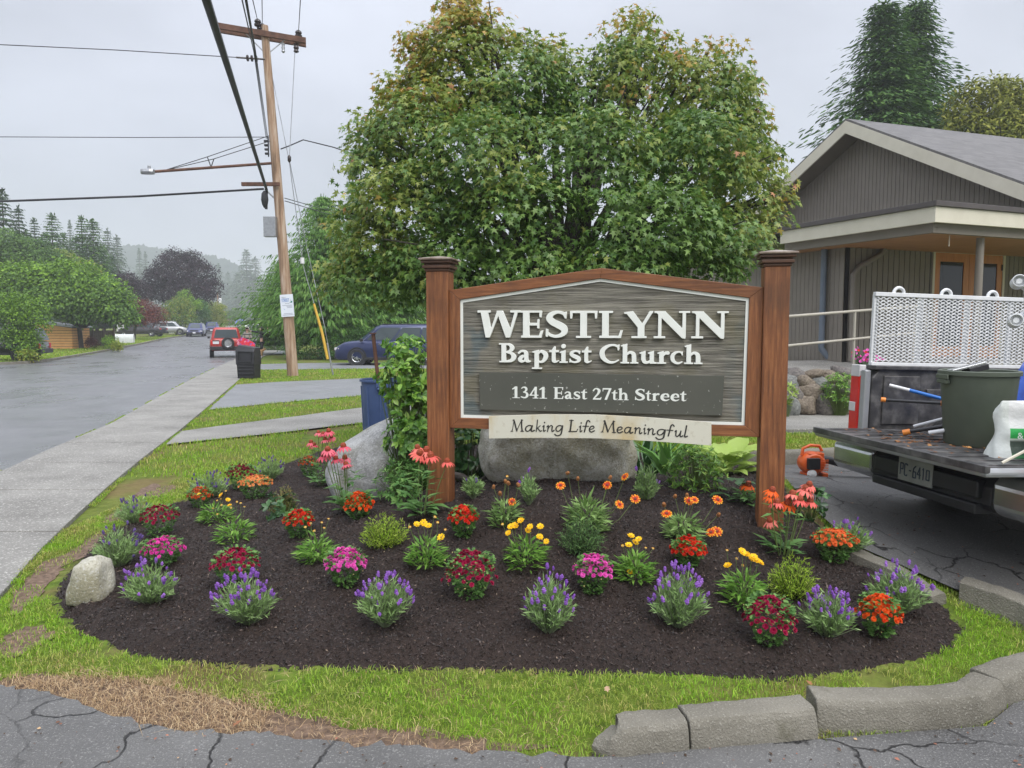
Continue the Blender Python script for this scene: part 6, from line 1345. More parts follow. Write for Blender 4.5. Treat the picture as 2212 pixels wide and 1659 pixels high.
def car(name, label, cat, loc, rz, L, W, H, paint, sill=.22, belt=.92, hood=.88, nose=.7, wb=(-.82, .82), wr=.33, roof=(-.9, .35), base=(-1.0, .62), side=3, tail=.95, group=None, spare=False, rack=False, lights=(.55, .62), lower=None, detail=True):
    t = thing(name, label, cat, loc, rz, group); hl = L/2; hw = W/2
    def ring(x, zb, zt, k):
        h = hw*k; q = [(h*.86, zb), (h*.97, zb+.07), (h, zb+(zt-zb)*.5), (h*.975, zt-.1), (h*.9, zt-.015), (h*.6, zt+.02)]
        return [Vector((x, y, z)) for y, z in q]+[Vector((x, -y, z)) for y, z in q[::-1]]
    st = [(-hl, sill+.2, tail-.18, .84), (-hl+.05, sill+.1, tail-.05, .93), (-hl+.25, sill+.02, tail, .975), (-hl*.5, sill, belt, 1.0), (0, sill, belt, 1.0), (base[1]*hl, sill, belt, 1.0), (base[1]*hl+.25, sill, hood, .99), (hl-.45, sill, (hood+nose)/2+.06, .96), (hl-.14, sill+.02, nose, .9), (hl-.03, sill+.08, nose-.12, .8), (hl, sill+.14, nose-.25, .7)]
    mb = MB(); mb.loft([ring(*s) for s in st]); body = mb.build('body', paint, t, smooth=50)
    x0b, x1b, x0r, x1r = base[0]*hl+.02, base[1]*hl, roof[0]*hl, roof[1]*hl; bw, tw = hw*.90, hw*.74
    zb = belt-.03; zt = H-.03; ys = lambda f: bw+(tw-bw)*f
    rings = []
    for f in (0, .35, .7, .93, 1.0):
        xa = x0b+(x0r-x0b)*f; xb_ = x1b+(x1r-x1b)*f; y = ys(f)*(1 if f < 1 else .9); ins = 0 if f < 1 else .06; z = zb+(zt-zb)*f+(.03 if f == 1 else 0)
        c = .12*hw; rings.append([Vector(p) for p in ((xa+ins, -y+c, z), (xa+ins+c, -y, z), (xb_-ins-c*2, -y, z), (xb_-ins, -y+c*2, z), (xb_-ins, y-c*2, z), (xb_-ins-c*2, y, z), (xa+ins+c, y, z), (xa+ins, y-c, z))])
    mb = MB(); mb.loft(rings); mb.build('cabin', paint, t, smooth=35)
    def pane(nm, q, off):
        q = [Vector(p) for p in q]; n = (q[1]-q[0]).cross(q[3]-q[0]).normalized(); 
        if n.dot(Vector(off)) < 0: n = -n
        mb = MB(); q = [p+n*.008 for p in q]; mb.add(q+[p-n*.02 for p in q], [(0, 1, 2, 3), (7, 6, 5, 4), (0, 4, 5, 1), (1, 5, 6, 2), (2, 6, 7, 3), (3, 7, 4, 0)]); return mb.build(nm, M['glass_car'], t)
    f0, f1 = .1, .86
    fx = lambda a, b, f: a+(b-a)*f
    c = .12*hw
    pane('windshield', [(fx(x1b, x1r, f0), -(ys(f0)-c*2.2), fx(zb, zt, f0)), (fx(x1b, x1r, f0), ys(f0)-c*2.2, fx(zb, zt, f0)), (fx(x1b, x1r, f1), ys(f1)-c*2.2, fx(zb, zt, f1)), (fx(x1b, x1r, f1), -(ys(f1)-c*2.2), fx(zb, zt, f1))], (1, 0, .5))
    pane('rear_window', [(fx(x0b, x0r, f0), -(ys(f0)-c*1.3), fx(zb, zt, f0)), (fx(x0b, x0r, f0), ys(f0)-c*1.3, fx(zb, zt, f0)), (fx(x0b, x0r, f1), ys(f1)-c*1.3, fx(zb, zt, f1)), (fx(x0b, x0r, f1), -(ys(f1)-c*1.3), fx(zb, zt, f1))], (-1, 0, .3))
    for sg in (1, -1):
        a0, a1 = fx(x0b, x0r, f0)+c*1.6, fx(x1b, x1r, f0)-c*2.8; b0, b1 = fx(x0b, x0r, f1)+c*1.6, fx(x1b, x1r, f1)-c*2.8
        for i in range(side):
            u0, u1 = i/side+(.012 if i else 0), (i+1)/side-(.012 if i < side-1 else 0)
            pane('side_window', [(a0+(a1-a0)*u0, sg*ys(f0), fx(zb, zt, f0)), (a0+(a1-a0)*u1, sg*ys(f0), fx(zb, zt, f0)), (b0+(b1-b0)*u1, sg*ys(f1), fx(zb, zt, f1)), (b0+(b1-b0)*u0, sg*ys(f1), fx(zb, zt, f1))], (0, sg, .2))
        if detail:
            mb = MB(); mb.box((base[1]*hl*.86, sg*(hw+.06), belt+.03), (.12, .14, .13)); mb.build('mirror', M['trimblack'], t, bevel=.02)
            for k in range(max(1, side-1)): mb = MB(); xk = x0b+(x1b-x0b)*(.45+.3*k); mb.box((xk, sg*(hw*.985), belt-.14), (.16, .03, .025)); mb.build('door_handle', M['chrome'] if H > 1.6 else paint, t)
            mb = MB(); mb.box((0, sg*hw*.985, sill+.06), (L*.5, .03, .12)); mb.build('side_skirt', lower or M['trimblack'], t, bevel=.008)
        mb = MB(); zl = nose-.12; mb.box((hl-.2, sg*hw*.68, zl), (.26, .38, .13), rot=(0, 0, -sg*.45)); mb.build('headlight', M['clearlens'], t, bevel=.03)
        mb = MB(); zl = tail-.22; mb.box((-hl+.07, sg*hw*.8, zl), (.16, .22, .26 if H > 1.6 else .14)); mb.build('tail_light', M['redlens'], t, bevel=.02)
    a, b = wheel_meshes(wr, .22)
    for xw in wb:
        for sg in (1, -1):
            mt = Matrix.Translation((xw*hl*.75, sg*(hw-.10), wr)) @ Matrix.Rotation(-sg*math.pi/2, 4, 'X'); w = inst('wheel', a, t, mt); inst('rim', b, w)
            mb = MB(); mb.lathe([(wr*1.17, -.02), (wr*1.17, .012), (wr*1.02, .012), (wr*.9, -.02)], 26, M=Matrix.Translation((xw*hl*.75, sg*(hw-.012), wr)) @ Matrix.Rotation(-sg*math.pi/2, 4, 'X')); mb.build('wheel_arch', M['trimblack'], t, smooth=40)
    mb = MB(); mb.box((hl-.1, 0, sill+.16), (.22, W*.78, .2)); mb.build('front_bumper', lower or M['trimblack'], t, bevel=.03)
    mb = MB(); mb.box((-hl+.02, 0, sill+.17), (.2, W*.96, .22)); mb.build('rear_bumper', lower or M['trimblack'], t, bevel=.03)
    mb = MB(); mb.box((hl-.02, 0, sill+.42), (.06, W*.5, .13)); mb.build('grille', M['trimblack'], t, bevel=.01)
    mb = MB(); mb.box((hl+.012, 0, sill+.2), (.012, .3, .15)); mb.build('number_plate', M['plate'], t)
    if spare:
        a2, b2 = wheel_meshes(.34, .2); mt = Matrix.Translation((-hl-.1, -.08, .82)) @ Matrix.Rotation(-math.pi/2, 4, 'Y'); w = inst('spare_wheel', a2, t, mt); inst('rim', b2, w)
        mb = MB(); mb.box((-hl-.02, hw*.62, .86), (.03, .32, .16)); mb.build('number_plate', M['plate'], t); mb = MB(); mb.box((-hl-.025, hw*.62, .96), (.05, .36, .05)); mb.build('plate_lamp_bar', M['trimblack'], t)
    if rack:
        for sg in (1, -1): mb = MB(); mb.box(((x0r+x1r)/2, sg*tw*.85, H+.02), ((x1r-x0r)*.85, .04, .04)); mb.build('roof_rail', M['trimblack'], t, bevel=.01)
    return t
P_NAVY = paintm('navy paint', (.012, .022, .085)); P_RED = paintm('red paint', (.42, .025, .018), .1); P_GREY = paintm('charcoal paint', (.05, .045, .05)); P_BLUE = paintm('dark blue paint', (.02, .03, .12)); P_SIL = paintm('silver paint', (.4, .41, .42)); P_BRIGHT = paintm('bright blue paint', (.03, .09, .4)); P_BLACK = paintm('black paint', (.012, .012, .014)); P_WHITE = paintm('white paint', (.65, .65, .65), 0)
def gpos(px, y, dz=0): x = farx(px, y); return (x, y, T1(x, y)+dz)
VY = 33.2; xf = farx(731, VY)
car('minivan', 'navy blue minivan parked side on in the driveway behind the blue bin', 'minivan', (xf+2.58, VY, -.005), math.pi, 5.16, 1.98, 1.76, P_NAVY, belt=1.06, hood=1.04, nose=.82, roof=(-.9, .28), base=(-.985, .60), side=3, tail=1.1, wr=.36, wb=(-.86, .80), rack=True)
hd = math.atan2(.94, -.33)
q = gpos(489, 43.5, -.06); car('red_suv', 'small red off road car with a spare wheel on its back, parked at the kerb', 'car', q, hd+.04, 4.1, 1.76, 1.7, P_RED, sill=.36, belt=1.08, hood=1.02, nose=.86, roof=(-.92, .25), base=(-.985, .5), side=3, tail=1.08, wr=.34, spare=True, rack=True)
q = gpos(533, 57, -.05); car('dark_suv', 'dark car parked behind the hooded person', 'car', q, hd+math.pi, 4.4, 1.78, 1.55, P_BLACK, rack=False, detail=False)
q = gpos(548, 66, -.05); w_ = car('white_suv', 'white and red car with a black roof box, farthest of the cars behind the people', 'car', q, hd+math.pi, 4.5, 1.82, 1.66, P_WHITE, sill=.3, belt=1.05, hood=1.0, nose=.85, roof=(-.9, .3), base=(-.98, .55), detail=False)
mb = MB(); mb.box((-.2, .1, 1.86), (1.6, .75, .32)); mb.build('roof_box', M['trimblack'], w_, bevel=.1)
q = gpos(426, 84, -.05); car('parked_car', 'dark blue hatchback facing us, left of the two parked by the hedge', 'car', q, hd+math.pi-.05, 4.2, 1.76, 1.48, P_BLUE, detail=False, group='dark blue cars parked by the hedge')
q = gpos(460, 98, -.05); car('parked_car', 'dark blue car right of the other one, nearer the end of the hedge', 'car', q, hd+math.pi, 4.3, 1.8, 1.5, P_BLUE, detail=False, group='dark blue cars parked by the hedge')
q = gpos(522, 160, -.05); car('far_car', 'bright blue car far away at the bend of the street', 'car', q, hd+math.pi-.15, 4.3, 1.8, 1.48, P_BRIGHT, detail=False)
q = gpos(309, 80, .1); car('grey_sedan', 'charcoal sedan parked side on behind the red leaved little tree', 'car', q, math.pi, 4.75, 1.8, 1.45, P_GREY, belt=.9, hood=.86, nose=.68, roof=(-.5, .22), base=(-.78, .55), side=2, tail=.98)
q = gpos(368, 86, .1); car('silver_car', 'silver hatchback half hidden behind the round yellow green shrub', 'car', q, .25, 4.1, 1.72, 1.5, P_SIL, detail=False)
q = gpos(-12, 36.5, .0); car('black_suv', 'black car with red rear lights behind the bushy tree at the left edge', 'car', q, math.pi+.25, 4.5, 1.8, 1.62, P_BLACK, sill=.3, belt=1.02, hood=.98, nose=.8)

# ================================================================ utility pole, wires, lamp
M['pole'] = pm('weathered pole wood', [(.12, .075, .045), (.33, .215, .135), (.5, .4, .31)], 1.6, .85, .5, 20, .01, stretch=(5, 5, .5))
M['arm'] = pm('crossarm wood', [(.06, .028, .018), (.16, .075, .045)], 5, .8, .4, 30, .006)
M['porcelain'] = pm('brown insulator', [(.02, .014, .012), (.045, .03, .026)], 8, .25)
pb = at_g(634, 812); PY = pb.y; pt_ = at_y(571, 56, PY)
pole = thing('utility_pole', 'tall weathered wooden utility pole leaning slightly, with a double crossarm', 'utility pole', pb)
L0 = lambda p: p-pb
ax = (pt_-pb); mb = MB(); mb.tube([Vector((0, 0, -.3)), ax*.33, ax*.66, ax], [.185, .165, .145, .12], 18); mb.build('shaft', M['pole'], pole, smooth=50)
def onpole(py): return at_y(634-(812-py)/756*63, py, PY)
a1, a2 = at_y(472, 60, PY-.35), at_y(661, 92, PY+.35); dv = (a2-a1).normalized(); fwv = Vector((-dv.y, dv.x, 0)).normalized()
for off in (-.17, .17):
    mb = MB(); mb.loft([[p+Vector((0, 0, z))+fwv*(off+w) for w, z in ((-.045, -.09), (.045, -.09), (.045, .09), (-.045, .09))] for p in (L0(a1), L0(a2))]); mb.build('crossarm', M['arm'], pole, bevel=.006)
for fx_, py in ((-.7, 112), (.7, 100)):
    mb = MB(); mb.tube([L0(onpole(118)), L0(onpole(70))+dv*fx_*1.05+Vector((0, 0, -.02))], .018, 6); mb.build('brace', M['steel'], pole)
ins_p = [at_y(557, 56, PY-.1), at_y(567, 66, PY), at_y(645, 80, PY+.3)]
for p in ins_p:
    mb = MB(); mb.lathe([(.03, -.1), (.05, -.02), (.11, 0), (.12, .05), (.07, .09), (.11, .12), (.1, .17), (.04, .22)], 14, M=Matrix.Translation(L0(p))); mb.build('insulator', M['porcelain'], pole, smooth=40)
for px, py, r in ((640, 97, .09), (612, 97, .06)): mb = MB(); mb.lathe([(.02, .3), (r, .26), (r*.7, .2), (r, .14), (r*.7, .08), (r, .02), (.02, -.02)], 12, M=Matrix.Translation(L0(at_y(px, py+16, PY)))); mb.build('insulator', M['porcelain'] if px > 620 else M['steel'], pole, smooth=40)
mb = MB(); mb.loft([[L0(p)+Vector((0, 0, z))+Vector((0, w-.25, 0)) for w, z in ((-.05, -.06), (.05, -.06), (.05, .06), (-.05, .06))] for p in (at_y(528, 401, PY), at_y(609, 401, PY))]); mb.build('lower_arm', M['arm'], pole, bevel=.006)
mb = MB(); mb.tube([L0(at_y(572, 408, PY-.2)), L0(onpole(438))], .025, 6); mb.build('brace', M['steel'], pole)
mb = MB(); c = L0(at_y(584, 490, PY-.25)); mb.box(c, (.4, .22, .66)); mb.build('grey_box', M['steel'], pole, bevel=.015)
mb = MB()
for k in range(4): c = L0(onpole(305+k*9))+Vector((-.26, 0, 0)); mb.box(c, (.12, .1, .06))
mb.box(L0(onpole(318))+Vector((-.2, 0, 0)), (.03, .05, .62)); mb.build('wire_rack', M['trimblack'], pole)
mb = MB(); c0 = L0(at_y(572, 128, PY-.1)); c1 = L0(at_y(510, 124, PY-.4)); mb.tube([c0, c1], .03, 8)
for f in (.3, .45, .6): p = c0.lerp(c1, f); mb.lathe([(.03, -.03), (.1, -.02), (.1, .02), (.03, .03)], 12, M=Matrix.Translation(p) @ Matrix.Rotation(math.pi/2, 4, 'Y'))
mb.build('strain_insulator', M['porcelain'], pole)
lamp = thing('street_lamp', 'street lamp on a long thin arm reaching over the road from the wooden pole', 'street lamp', onpole(352)); L1 = lambda p: p-onpole(352)
la, lb = onpole(352), at_y(330, 371, PY-1.5); mb = MB(); mb.tube([L1(la), L1(lb)], .045, 10); mb.build('arm', M['arm'], lamp, smooth=50)
lc = at_y(456, 361, PY-.8)
for o_ in (-.18, .18):
    mb = MB(); mb.tube([L1(onpole(290 if o_ < 0 else 302)), L1(at_y(455+o_*40, 341+o_*12, PY-.8)), L1(at_y(352, 369, PY-1.4))], .012, 6); mb.build('tie_rod', M['trimblack'], lamp); mb = MB(); mb.tube([L1(at_y(455+o_*40, 341+o_*12, PY-.8)), L1(lc)], .016, 6); mb.build('strut', M['trimblack'], lamp)
c = L1(at_y(319, 372, PY-1.6)); mb = MB(); mb.loft([[c+Vector((x, y*w, z)) for y, z in ((-.13, 0), (-.1, .09), (.1, .09), (.13, 0), (.08, -.06), (-.08, -.06))] for x, w in ((-.2, .5), (-.1, 1), (.1, 1), (.2, .6))]); mb.tube([c+Vector((.05, 0, .08)), c+Vector((.05, 0, .2))], .05, 10); mb.build('lamp_head', M['steel'], lamp, bevel=.01)

def wire(label, pts, r, sag=0.0, n=14, group='overhead wires', name='overhead_wire', mat='cable'):
    P = [at_y(*p) if len(p) == 3 and not isinstance(p, Vector) else p for p in pts]; out = []
    for i in range(len(P)-1):
        for k in range(n): t = k/n; out.append(P[i].lerp(P[i+1], t)-Vector((0, 0, sag*4*t*(1-t))))
    out.append(P[-1]); mb = MB(); mb.tube(out, r, 6); o = mb.build(name, M[mat], smooth=60); return tag(o, label, 'cable', group)
def extend(a, b, k): return a+(b-a)*k
pa, pbb = at_y(576, 410, PY-.3), at_y(446, 0, 7.6); wire('thick black cable bundle sweeping overhead from the lower arm of the pole', [extend(pa, pbb, 1.5), pbb, at_y(508, 195, 12.2), at_y(545, 312, 17.5), pa, at_y(575, 452, PY-.25)], .046, name='cable_bundle')
mb = MB(); p = at_y(572, 432, PY-.3); mb.lathe([(.03, .3), (.1, .2), (.12, 0), (.09, -.15), (.04, -.25)], 12, M=Matrix.Translation(p)); tag(mb.build('cable_splice', M['cable'], smooth=40), 'dark bulging splice case on the cable under the lower arm', 'splice case')
wire('thick wire crossing the sky to the left at the height of the lower arm', [at_y(-30, 436, PY-1), at_y(300, 424, PY-.6), at_y(570, 408, PY-.2)], .035)
wire('thin wire running left from the middle of the pole, level', [at_y(-30, 295.5, PY-1), at_y(300, 297, PY-.5), at_y(586, 296, PY)], .012)
wire('thin wire running left from the strain insulator under the crossarm', [at_y(-30, 95, PY-2), at_y(250, 108, PY-1), at_y(512, 124, PY-.4)], .014)
for i, (px, p) in enumerate(((546, ins_p[0]), (566, ins_p[1]), (649, ins_p[2]))):
    w0 = at_y(px, 0, 15.5+i*.5); wire(('wire rising out of view from the left end of the crossarm', 'wire rising out of view from the pole top', 'wire rising out of view from the right end of the crossarm')[i], [extend(p, w0, 2.2), w0, p+Vector((0, 0, .15))], .011)
for i, px in enumerate((523, 530, 533)):
    w0 = at_y(px, 0, 9.0); w1 = at_y(575+i*2, 300, PY-.1); wire(('leftmost of three thin wires bundled down to the middle of the pole', 'middle of three thin wires bundled down to the middle of the pole', 'rightmost of three thin wires bundled down to the middle of the pole')[i], [extend(w1, w0, 1.6), w0, at_y(548+i*2, 110, 14), w1], .009)
wire('house wire looping right from the pole into the maple', [onpole(322)+Vector((.2, 0, 0)), at_y(625, 315, PY), at_y(655, 302, PY), at_y(720, 318, PY+1), at_y(800, 345, PY+2)], .02, n=6)
wire('upper of two thin wires running right into the weeping cedar', [onpole(428)+Vector((.2, 0, 0)), at_y(700, 452, PY+6), at_y(780, 470, PY+10)], .014)
wire('lower of two thin wires running right into the weeping cedar', [onpole(434)+Vector((.2, 0, 0)), at_y(700, 460, PY+6), at_y(780, 480, PY+10)], .014)
GY = at_g(720, 810).y
wire('guy wire from under the crossarm down through the trees to the ground', [at_y(637, 110, PY), at_y(625, 345, PY-.1), at_y(664, 540, GY+.2), at_y(700, 700, GY), at_y(721, 812, GY)], .012, mat='steel')
wire('second guy wire from the upper pole, ending at the yellow guard', [at_y(589, 170, PY), at_y(625, 350, PY), at_y(655, 575, GY+.1), at_y(679, 658, GY)], .012, mat='steel')
gg = thing('guy_wire_guard', 'yellow plastic guard on the guy wire beside the pole', 'guy guard', at_y(721, 812, GY)); g0 = at_y(721, 812, GY)
mb = MB(); M['yellow'] = pm('yellow plastic', [(.55, .33, .03), (.68, .43, .06)], 5, .5); mb.tube([at_y(678, 656, GY)-g0, at_y(696, 720, GY)-g0, at_y(708, 776, GY)-g0], [.04, .05, .05], 10); mb.build('guard', M['yellow'], gg, smooth=50)
mb = MB(); mb.tube([at_y(707, 740, GY)-g0, at_y(712, 770, GY)-g0, Vector((0, 0, -.1))], .03, 10); mb.build('anchor_rod', M['steel'], gg, smooth=50)
mb = MB(); p = at_y(653, 563, GY+.1); mb.tube([p+Vector((0, 0, .1)), p-Vector((0, 0, .1))], .07, 10); tag(mb.build('wire_clamp', M['white'], smooth=50), 'small white cap on the second guy wire among the cedar branches', 'clamp')
mb = MB(); p = at_y(625, 343, PY-.1); mb.lathe([(.02, .12), (.06, .06), (.06, -.06), (.02, -.12)], 10, M=Matrix.Translation(p)); tag(mb.build('guy_insulator', M['porcelain'], smooth=50), 'dark strain insulator on the guy wires right of the pole', 'insulator')

# sign on the pole
sy = PY-.22; c4 = [at_y(*q, sy) for q in ((608, 685), (636, 683), (632, 635), (604, 637))]; ss = thing('street_sign', 'white notice with the blue word STREET fixed to the wooden pole', 'sign', c4[0])
M['signwhite'] = pm('white sign sheet', [(.66, .7, .76), (.72, .76, .81)], 3, .4); M['signblue'] = pm('sign blue', [(.015, .17, .5)], 3, .4); M['signgreen'] = pm('sign green', [(.02, .2, .15)], 3, .4); M['signgrey'] = pm('sign small print', [(.3, .32, .37)], 3, .4)
mb = MB(); mb.add([p-c4[0] for p in c4]+[p-c4[0]+Vector((0, .02, 0)) for p in c4], [(0, 1, 2, 3), (7, 6, 5, 4), (0, 4, 5, 1), (1, 5, 6, 2), (2, 6, 7, 3), (3, 7, 4, 0)]); sb = mb.build('sign_plate', M['signwhite'], ss)
ex, ez = (c4[1]-c4[0]), (c4[3]-c4[0]); S2 = lambda u, v: ex*u+ez*v+Vector((0, -.004, 0))
def txt(body, u, v, size, mat, w=None):
    cu = bpy.data.curves.new('t', 'FONT'); cu.body = body; cu.size = size; cu.extrude = .001; cu.resolution_u = 3; o = bpy.data.objects.new('t', cu); C.objects.link(o); me = bpy.data.meshes.new_from_object(o.evaluated_get(bpy.context.evaluated_depsgraph_get())); bpy.data.objects.remove(o)
    xs = [q.co.x for q in me.vertices]; k = (w/(max(xs)-min(xs))) if w else 1; me.name = 'lettering'; me.materials.clear(); me.materials.append(M[mat]); X_ = ex.normalized(); Z_ = ez.normalized(); Y_ = Z_.cross(X_)
    mt = Matrix((X_*k, Z_, X_.cross(Z_))).transposed().to_4x4(); o = inst('lettering', me, ss, Matrix.Translation(S2(u, v)) @ mt); return o
txt('Adopt-a-', .12, .845, .06, 'signgrey', .15); txt('STREET', .12, .67, .155, 'signblue', ex.length*.57)
mb = MB(); mb.add([S2(.8, .8), S2(.84, .7), S2(.92, .69), S2(.94, .65), S2(.88, .61), S2(.7, .63), S2(.82, .66)], [(0, 6, 1), (1, 6, 4, 3, 2), (6, 5, 4)]); mb.build('green_swoosh', M['signgreen'], ss)
for v, u0, u1 in ((.58, .35, .7), (.5, .15, .9), (.45, .45, .9), (.4, .5, .9), (.13, .2, .9), (.07, .12, .95)):
    mb = MB(); mb.add([S2(u0, v), S2(u1, v), S2(u1, v+.018), S2(u0, v+.018)], [(0, 1, 2, 3)]); mb.build('print_line', M['signgrey'], ss)
mb = MB(); mb.add([S2(.2, .38), S2(.3, .31), S2(.33, .32), S2(.24, .36)], [(0, 1, 2, 3)]); mb.build('print_mark', M['signblue'], ss)

# waste bin by the pavement, with a blanket
q = at_g(538, 817); bw_ = q.y/F; bn = thing('waste_bin', 'black plastic street bin with a ribbed base beside the pavement', 'bin', q, R(-4))
k = bw_; mb = MB(); mb.add([(x, y, z) for x, y, z in ((-18*k, -.24, 0), (19*k, -.24, 0), (19*k, .24, 0), (-18*k, .24, 0), (-19*k, -.26, 30*k), (19.5*k, -.26, 30*k), (19.5*k, .26, 30*k), (-19*k, .26, 30*k))], [(3, 2, 1, 0), (4, 5, 6, 7), (0, 1, 5, 4), (1, 2, 6, 5), (2, 3, 7, 6), (3, 0, 4, 7)]); mb.build('base', M['black'], bn, bevel=.01)
for z in (3, 11, 19, 26): mb = MB(); mb.box((0, -.265, z*k), (34*k, .04, 3.2*k)); mb.build('rib', M['black'], bn, bevel=.008)
mb = MB(); mb.add([(x, y, z) for x, y, z in ((-20*k, -.29, 30*k), (20.5*k, -.29, 30*k), (20.5*k, .29, 30*k), (-20*k, .29, 30*k), (-21*k, -.27, 60*k), (20*k, -.27, 58*k), (20*k, .27, 58*k), (-21*k, .27, 60*k), (-17*k, -.2, 72*k), (20*k, -.2, 66*k), (20*k, .25, 66*k), (-17*k, .25, 72*k))], [(3, 2, 1, 0), (0, 1, 5, 4), (1, 2, 6, 5), (2, 3, 7, 6), (3, 0, 4, 7), (4, 5, 9, 8), (5, 6, 10, 9), (6, 7, 11, 10), (7, 4, 8, 11), (8, 9, 10, 11)]); mb.build('hood', M['black'], bn, bevel=.015)
mb = MB()
for d in ((0, -.29, 58*k, 29*k, 2*k), (0, -.305, 36*k, 29*k, 2*k), (-14*k, -.3, 47*k, 2*k, 23*k), (14*k, -.3, 47*k, 2*k, 23*k)): mb.box(d[:3], (d[3], .03, d[4]))
mb.build('panel_frame', M['black'], bn, bevel=.006)
m, nt, p = new_mat('patterned red cloth'); vv = nt.nodes.new('ShaderNodeTexVoronoi'); vv.inputs['Scale'].default_value = 11; tcn = nt.nodes.new('ShaderNodeTexCoord'); nt.links.new(tcn.outputs['Object'], vv.inputs['Vector']); nt.links.new(ramp(nt, vv.outputs['Color'], [(.4, .012, .025, 0), (.5, .02, .04, .5), (.2, .03, .22, .62), (.6, .25, .3, .72), (.42, .012, .025, 1)]), p.inputs['Base Color']); p.inputs['Roughness'].default_value = .8
by = q.y; gq = [[(511, 737), (522, 729), (536, 734), (551, 742)], [(512, 746), (520, 740), (536, 745), (551, 752)], [(516, 757), (521, 752), (536, 753), (550, 760)], [(518, 769), (522, 762), (536, 760), (549, 763)]]
V = []; n0 = 13
for j in range(n0):
    for i in range(n0):
        u, v = i/(n0-1)*3, j/(n0-1)*3; i0, j0 = min(2, int(u)), min(2, int(v)); fu, fv = u-i0, v-j0
        P4 = [np.array(gq[j0+b][i0+a], float) for b in (0, 1) for a in (0, 1)]; pp = (P4[0]*(1-fu)+P4[1]*fu)*(1-fv)+(P4[2]*(1-fu)+P4[3]*fu)*fv
        V.append(at_y(pp[0], pp[1], by+.55-.3*v/3+.05*math.sin(i*1.9+j*.7)))
mb = MB(); mb.add(V, [(j*n0+i, j*n0+i+1, (j+1)*n0+i+1, (j+1)*n0+i) for j in range(n0-1) for i in range(n0-1)]); bk = mb.build('blanket', m, smooth=80); so = bk.modifiers.new('thick', 'SOLIDIFY'); so.thickness = .02; tag(bk, 'red and pink patterned blanket draped over the back of the black bin', 'blanket')

# blue bin with a stake
q = at_y(822, 905, 8.6); zb_ = T1(q.x, q.y); bb = thing('blue_bin', 'blue round garbage bin behind the boulder and the leafy shrub', 'garbage can', (q.x, q.y, zb_)); M['canblue'] = pm('faded blue plastic', [(.035, .065, .16), (.055, .095, .21)], 4, .5)
hb = at_y(822, 818, 8.6).z-zb_; rb = 40/F*8.6; binmesh(rb*.8, rb, hb, .02).build('bin_body', M['canblue'], bb, smooth=40)
for a in (-1.2, 1.9): mb = MB(); c = Vector((math.cos(a)*(rb+.02), math.sin(a)*(rb+.02), hb-.1)); mb.box(c, (.05, .16, .03), rot=(0, 0, a)); mb.box(c+Vector((0, 0, .04)), (.03, .18, .05), rot=(0, 0, a)); mb.build('handle', M['canblue'], bb, bevel=.008)
for k in range(8): a = k*math.pi/4+.2; mb = MB(); mb.tube([(math.cos(a)*rb*.82, math.sin(a)*rb*.82, .06), (math.cos(a)*rb*.985, math.sin(a)*rb*.985, hb-.08)], .012, 6); mb.build('rib', M['canblue'], bb)
mb = MB(); mb.tube([at_y(819, 842, 8.55), at_y(806, 722, 8.5)], .022, 8); mb.tube([at_y(805.6, 721.5, 8.5), at_y(805.5, 719, 8.5)], .04, 8); tag(mb.build('stake', M['arm'], smooth=50), 'dark brown tool handle standing in the blue bin', 'handle')

# ================================================================ people and a dog
def skin_body(name, verts, edges, mat, parent, root=0, sub=2):
    me = bpy.data.meshes.new(name); me.from_pydata([v[:3] for v in verts], edges, []); me.materials.append(mat); o = link(bpy.data.objects.new(name, me), parent)
    o.modifiers.new('skin', 'SKIN'); 
    for i, v in enumerate(verts): me.skin_vertices[0].data[i].radius = (v[3], v[4] if len(v) > 4 else v[3])
    me.skin_vertices[0].data[root].use_root = True
    s = o.modifiers.new('sub', 'SUBSURF'); s.levels = s.render_levels = sub
    bpy.context.view_layer.update(); me2 = bpy.data.meshes.new_from_object(o.evaluated_get(bpy.context.evaluated_depsgraph_get())); me2.name = name
    me2.materials.clear(); me2.materials.append(mat); me2.polygons.foreach_set('use_smooth', [True]*len(me2.polygons)); o.modifiers.clear(); o.data = me2; return o
M['skin'] = pm('skin', [(.42, .25, .18), (.5, .31, .23)], 8, .55); M['cloth_black'] = pm('black clothing', [(.012, .012, .014), (.028, .028, .032)], 9, .85); M['hair'] = pm('dark hair', [(.012, .01, .008), (.03, .022, .018)], 30, .6)
m, nt, p = new_mat('striped knit'); tcn = nt.nodes.new('ShaderNodeTexCoord'); sp = nt.nodes.new('ShaderNodeSeparateXYZ'); nt.links.new(tcn.outputs['Object'], sp.inputs[0]); rr_ = nt.nodes.new('ShaderNodeValToRGB'); rr_.color_ramp.interpolation = 'CONSTANT'; e = rr_.color_ramp.elements
for pos_, c in ((0, (.3, .27, .22)), (.3, (.05, .05, .05)), (.42, (.36, .33, .28)), (.62, (.04, .04, .045)), (.7, (.45, .42, .37)), (.74, (.04, .04, .045)), (.8, (.42, .39, .33))):
    q_ = e[0] if pos_ == 0 else e.new(pos_); q_.position = pos_; q_.color = (*c, 1)
e[-1].position = 1.0; nt.links.new(mrange(nt, sp.outputs['Z'], .75, 1.5, 0, 1), rr_.inputs[0]); nt.links.new(rr_.outputs[0], p.inputs['Base Color']); p.inputs['Roughness'].default_value = .95; M['knit'] = m
M['hood'] = pm('pale fleece hood', [(.4, .37, .31), (.5, .47, .4)], 30, .95)
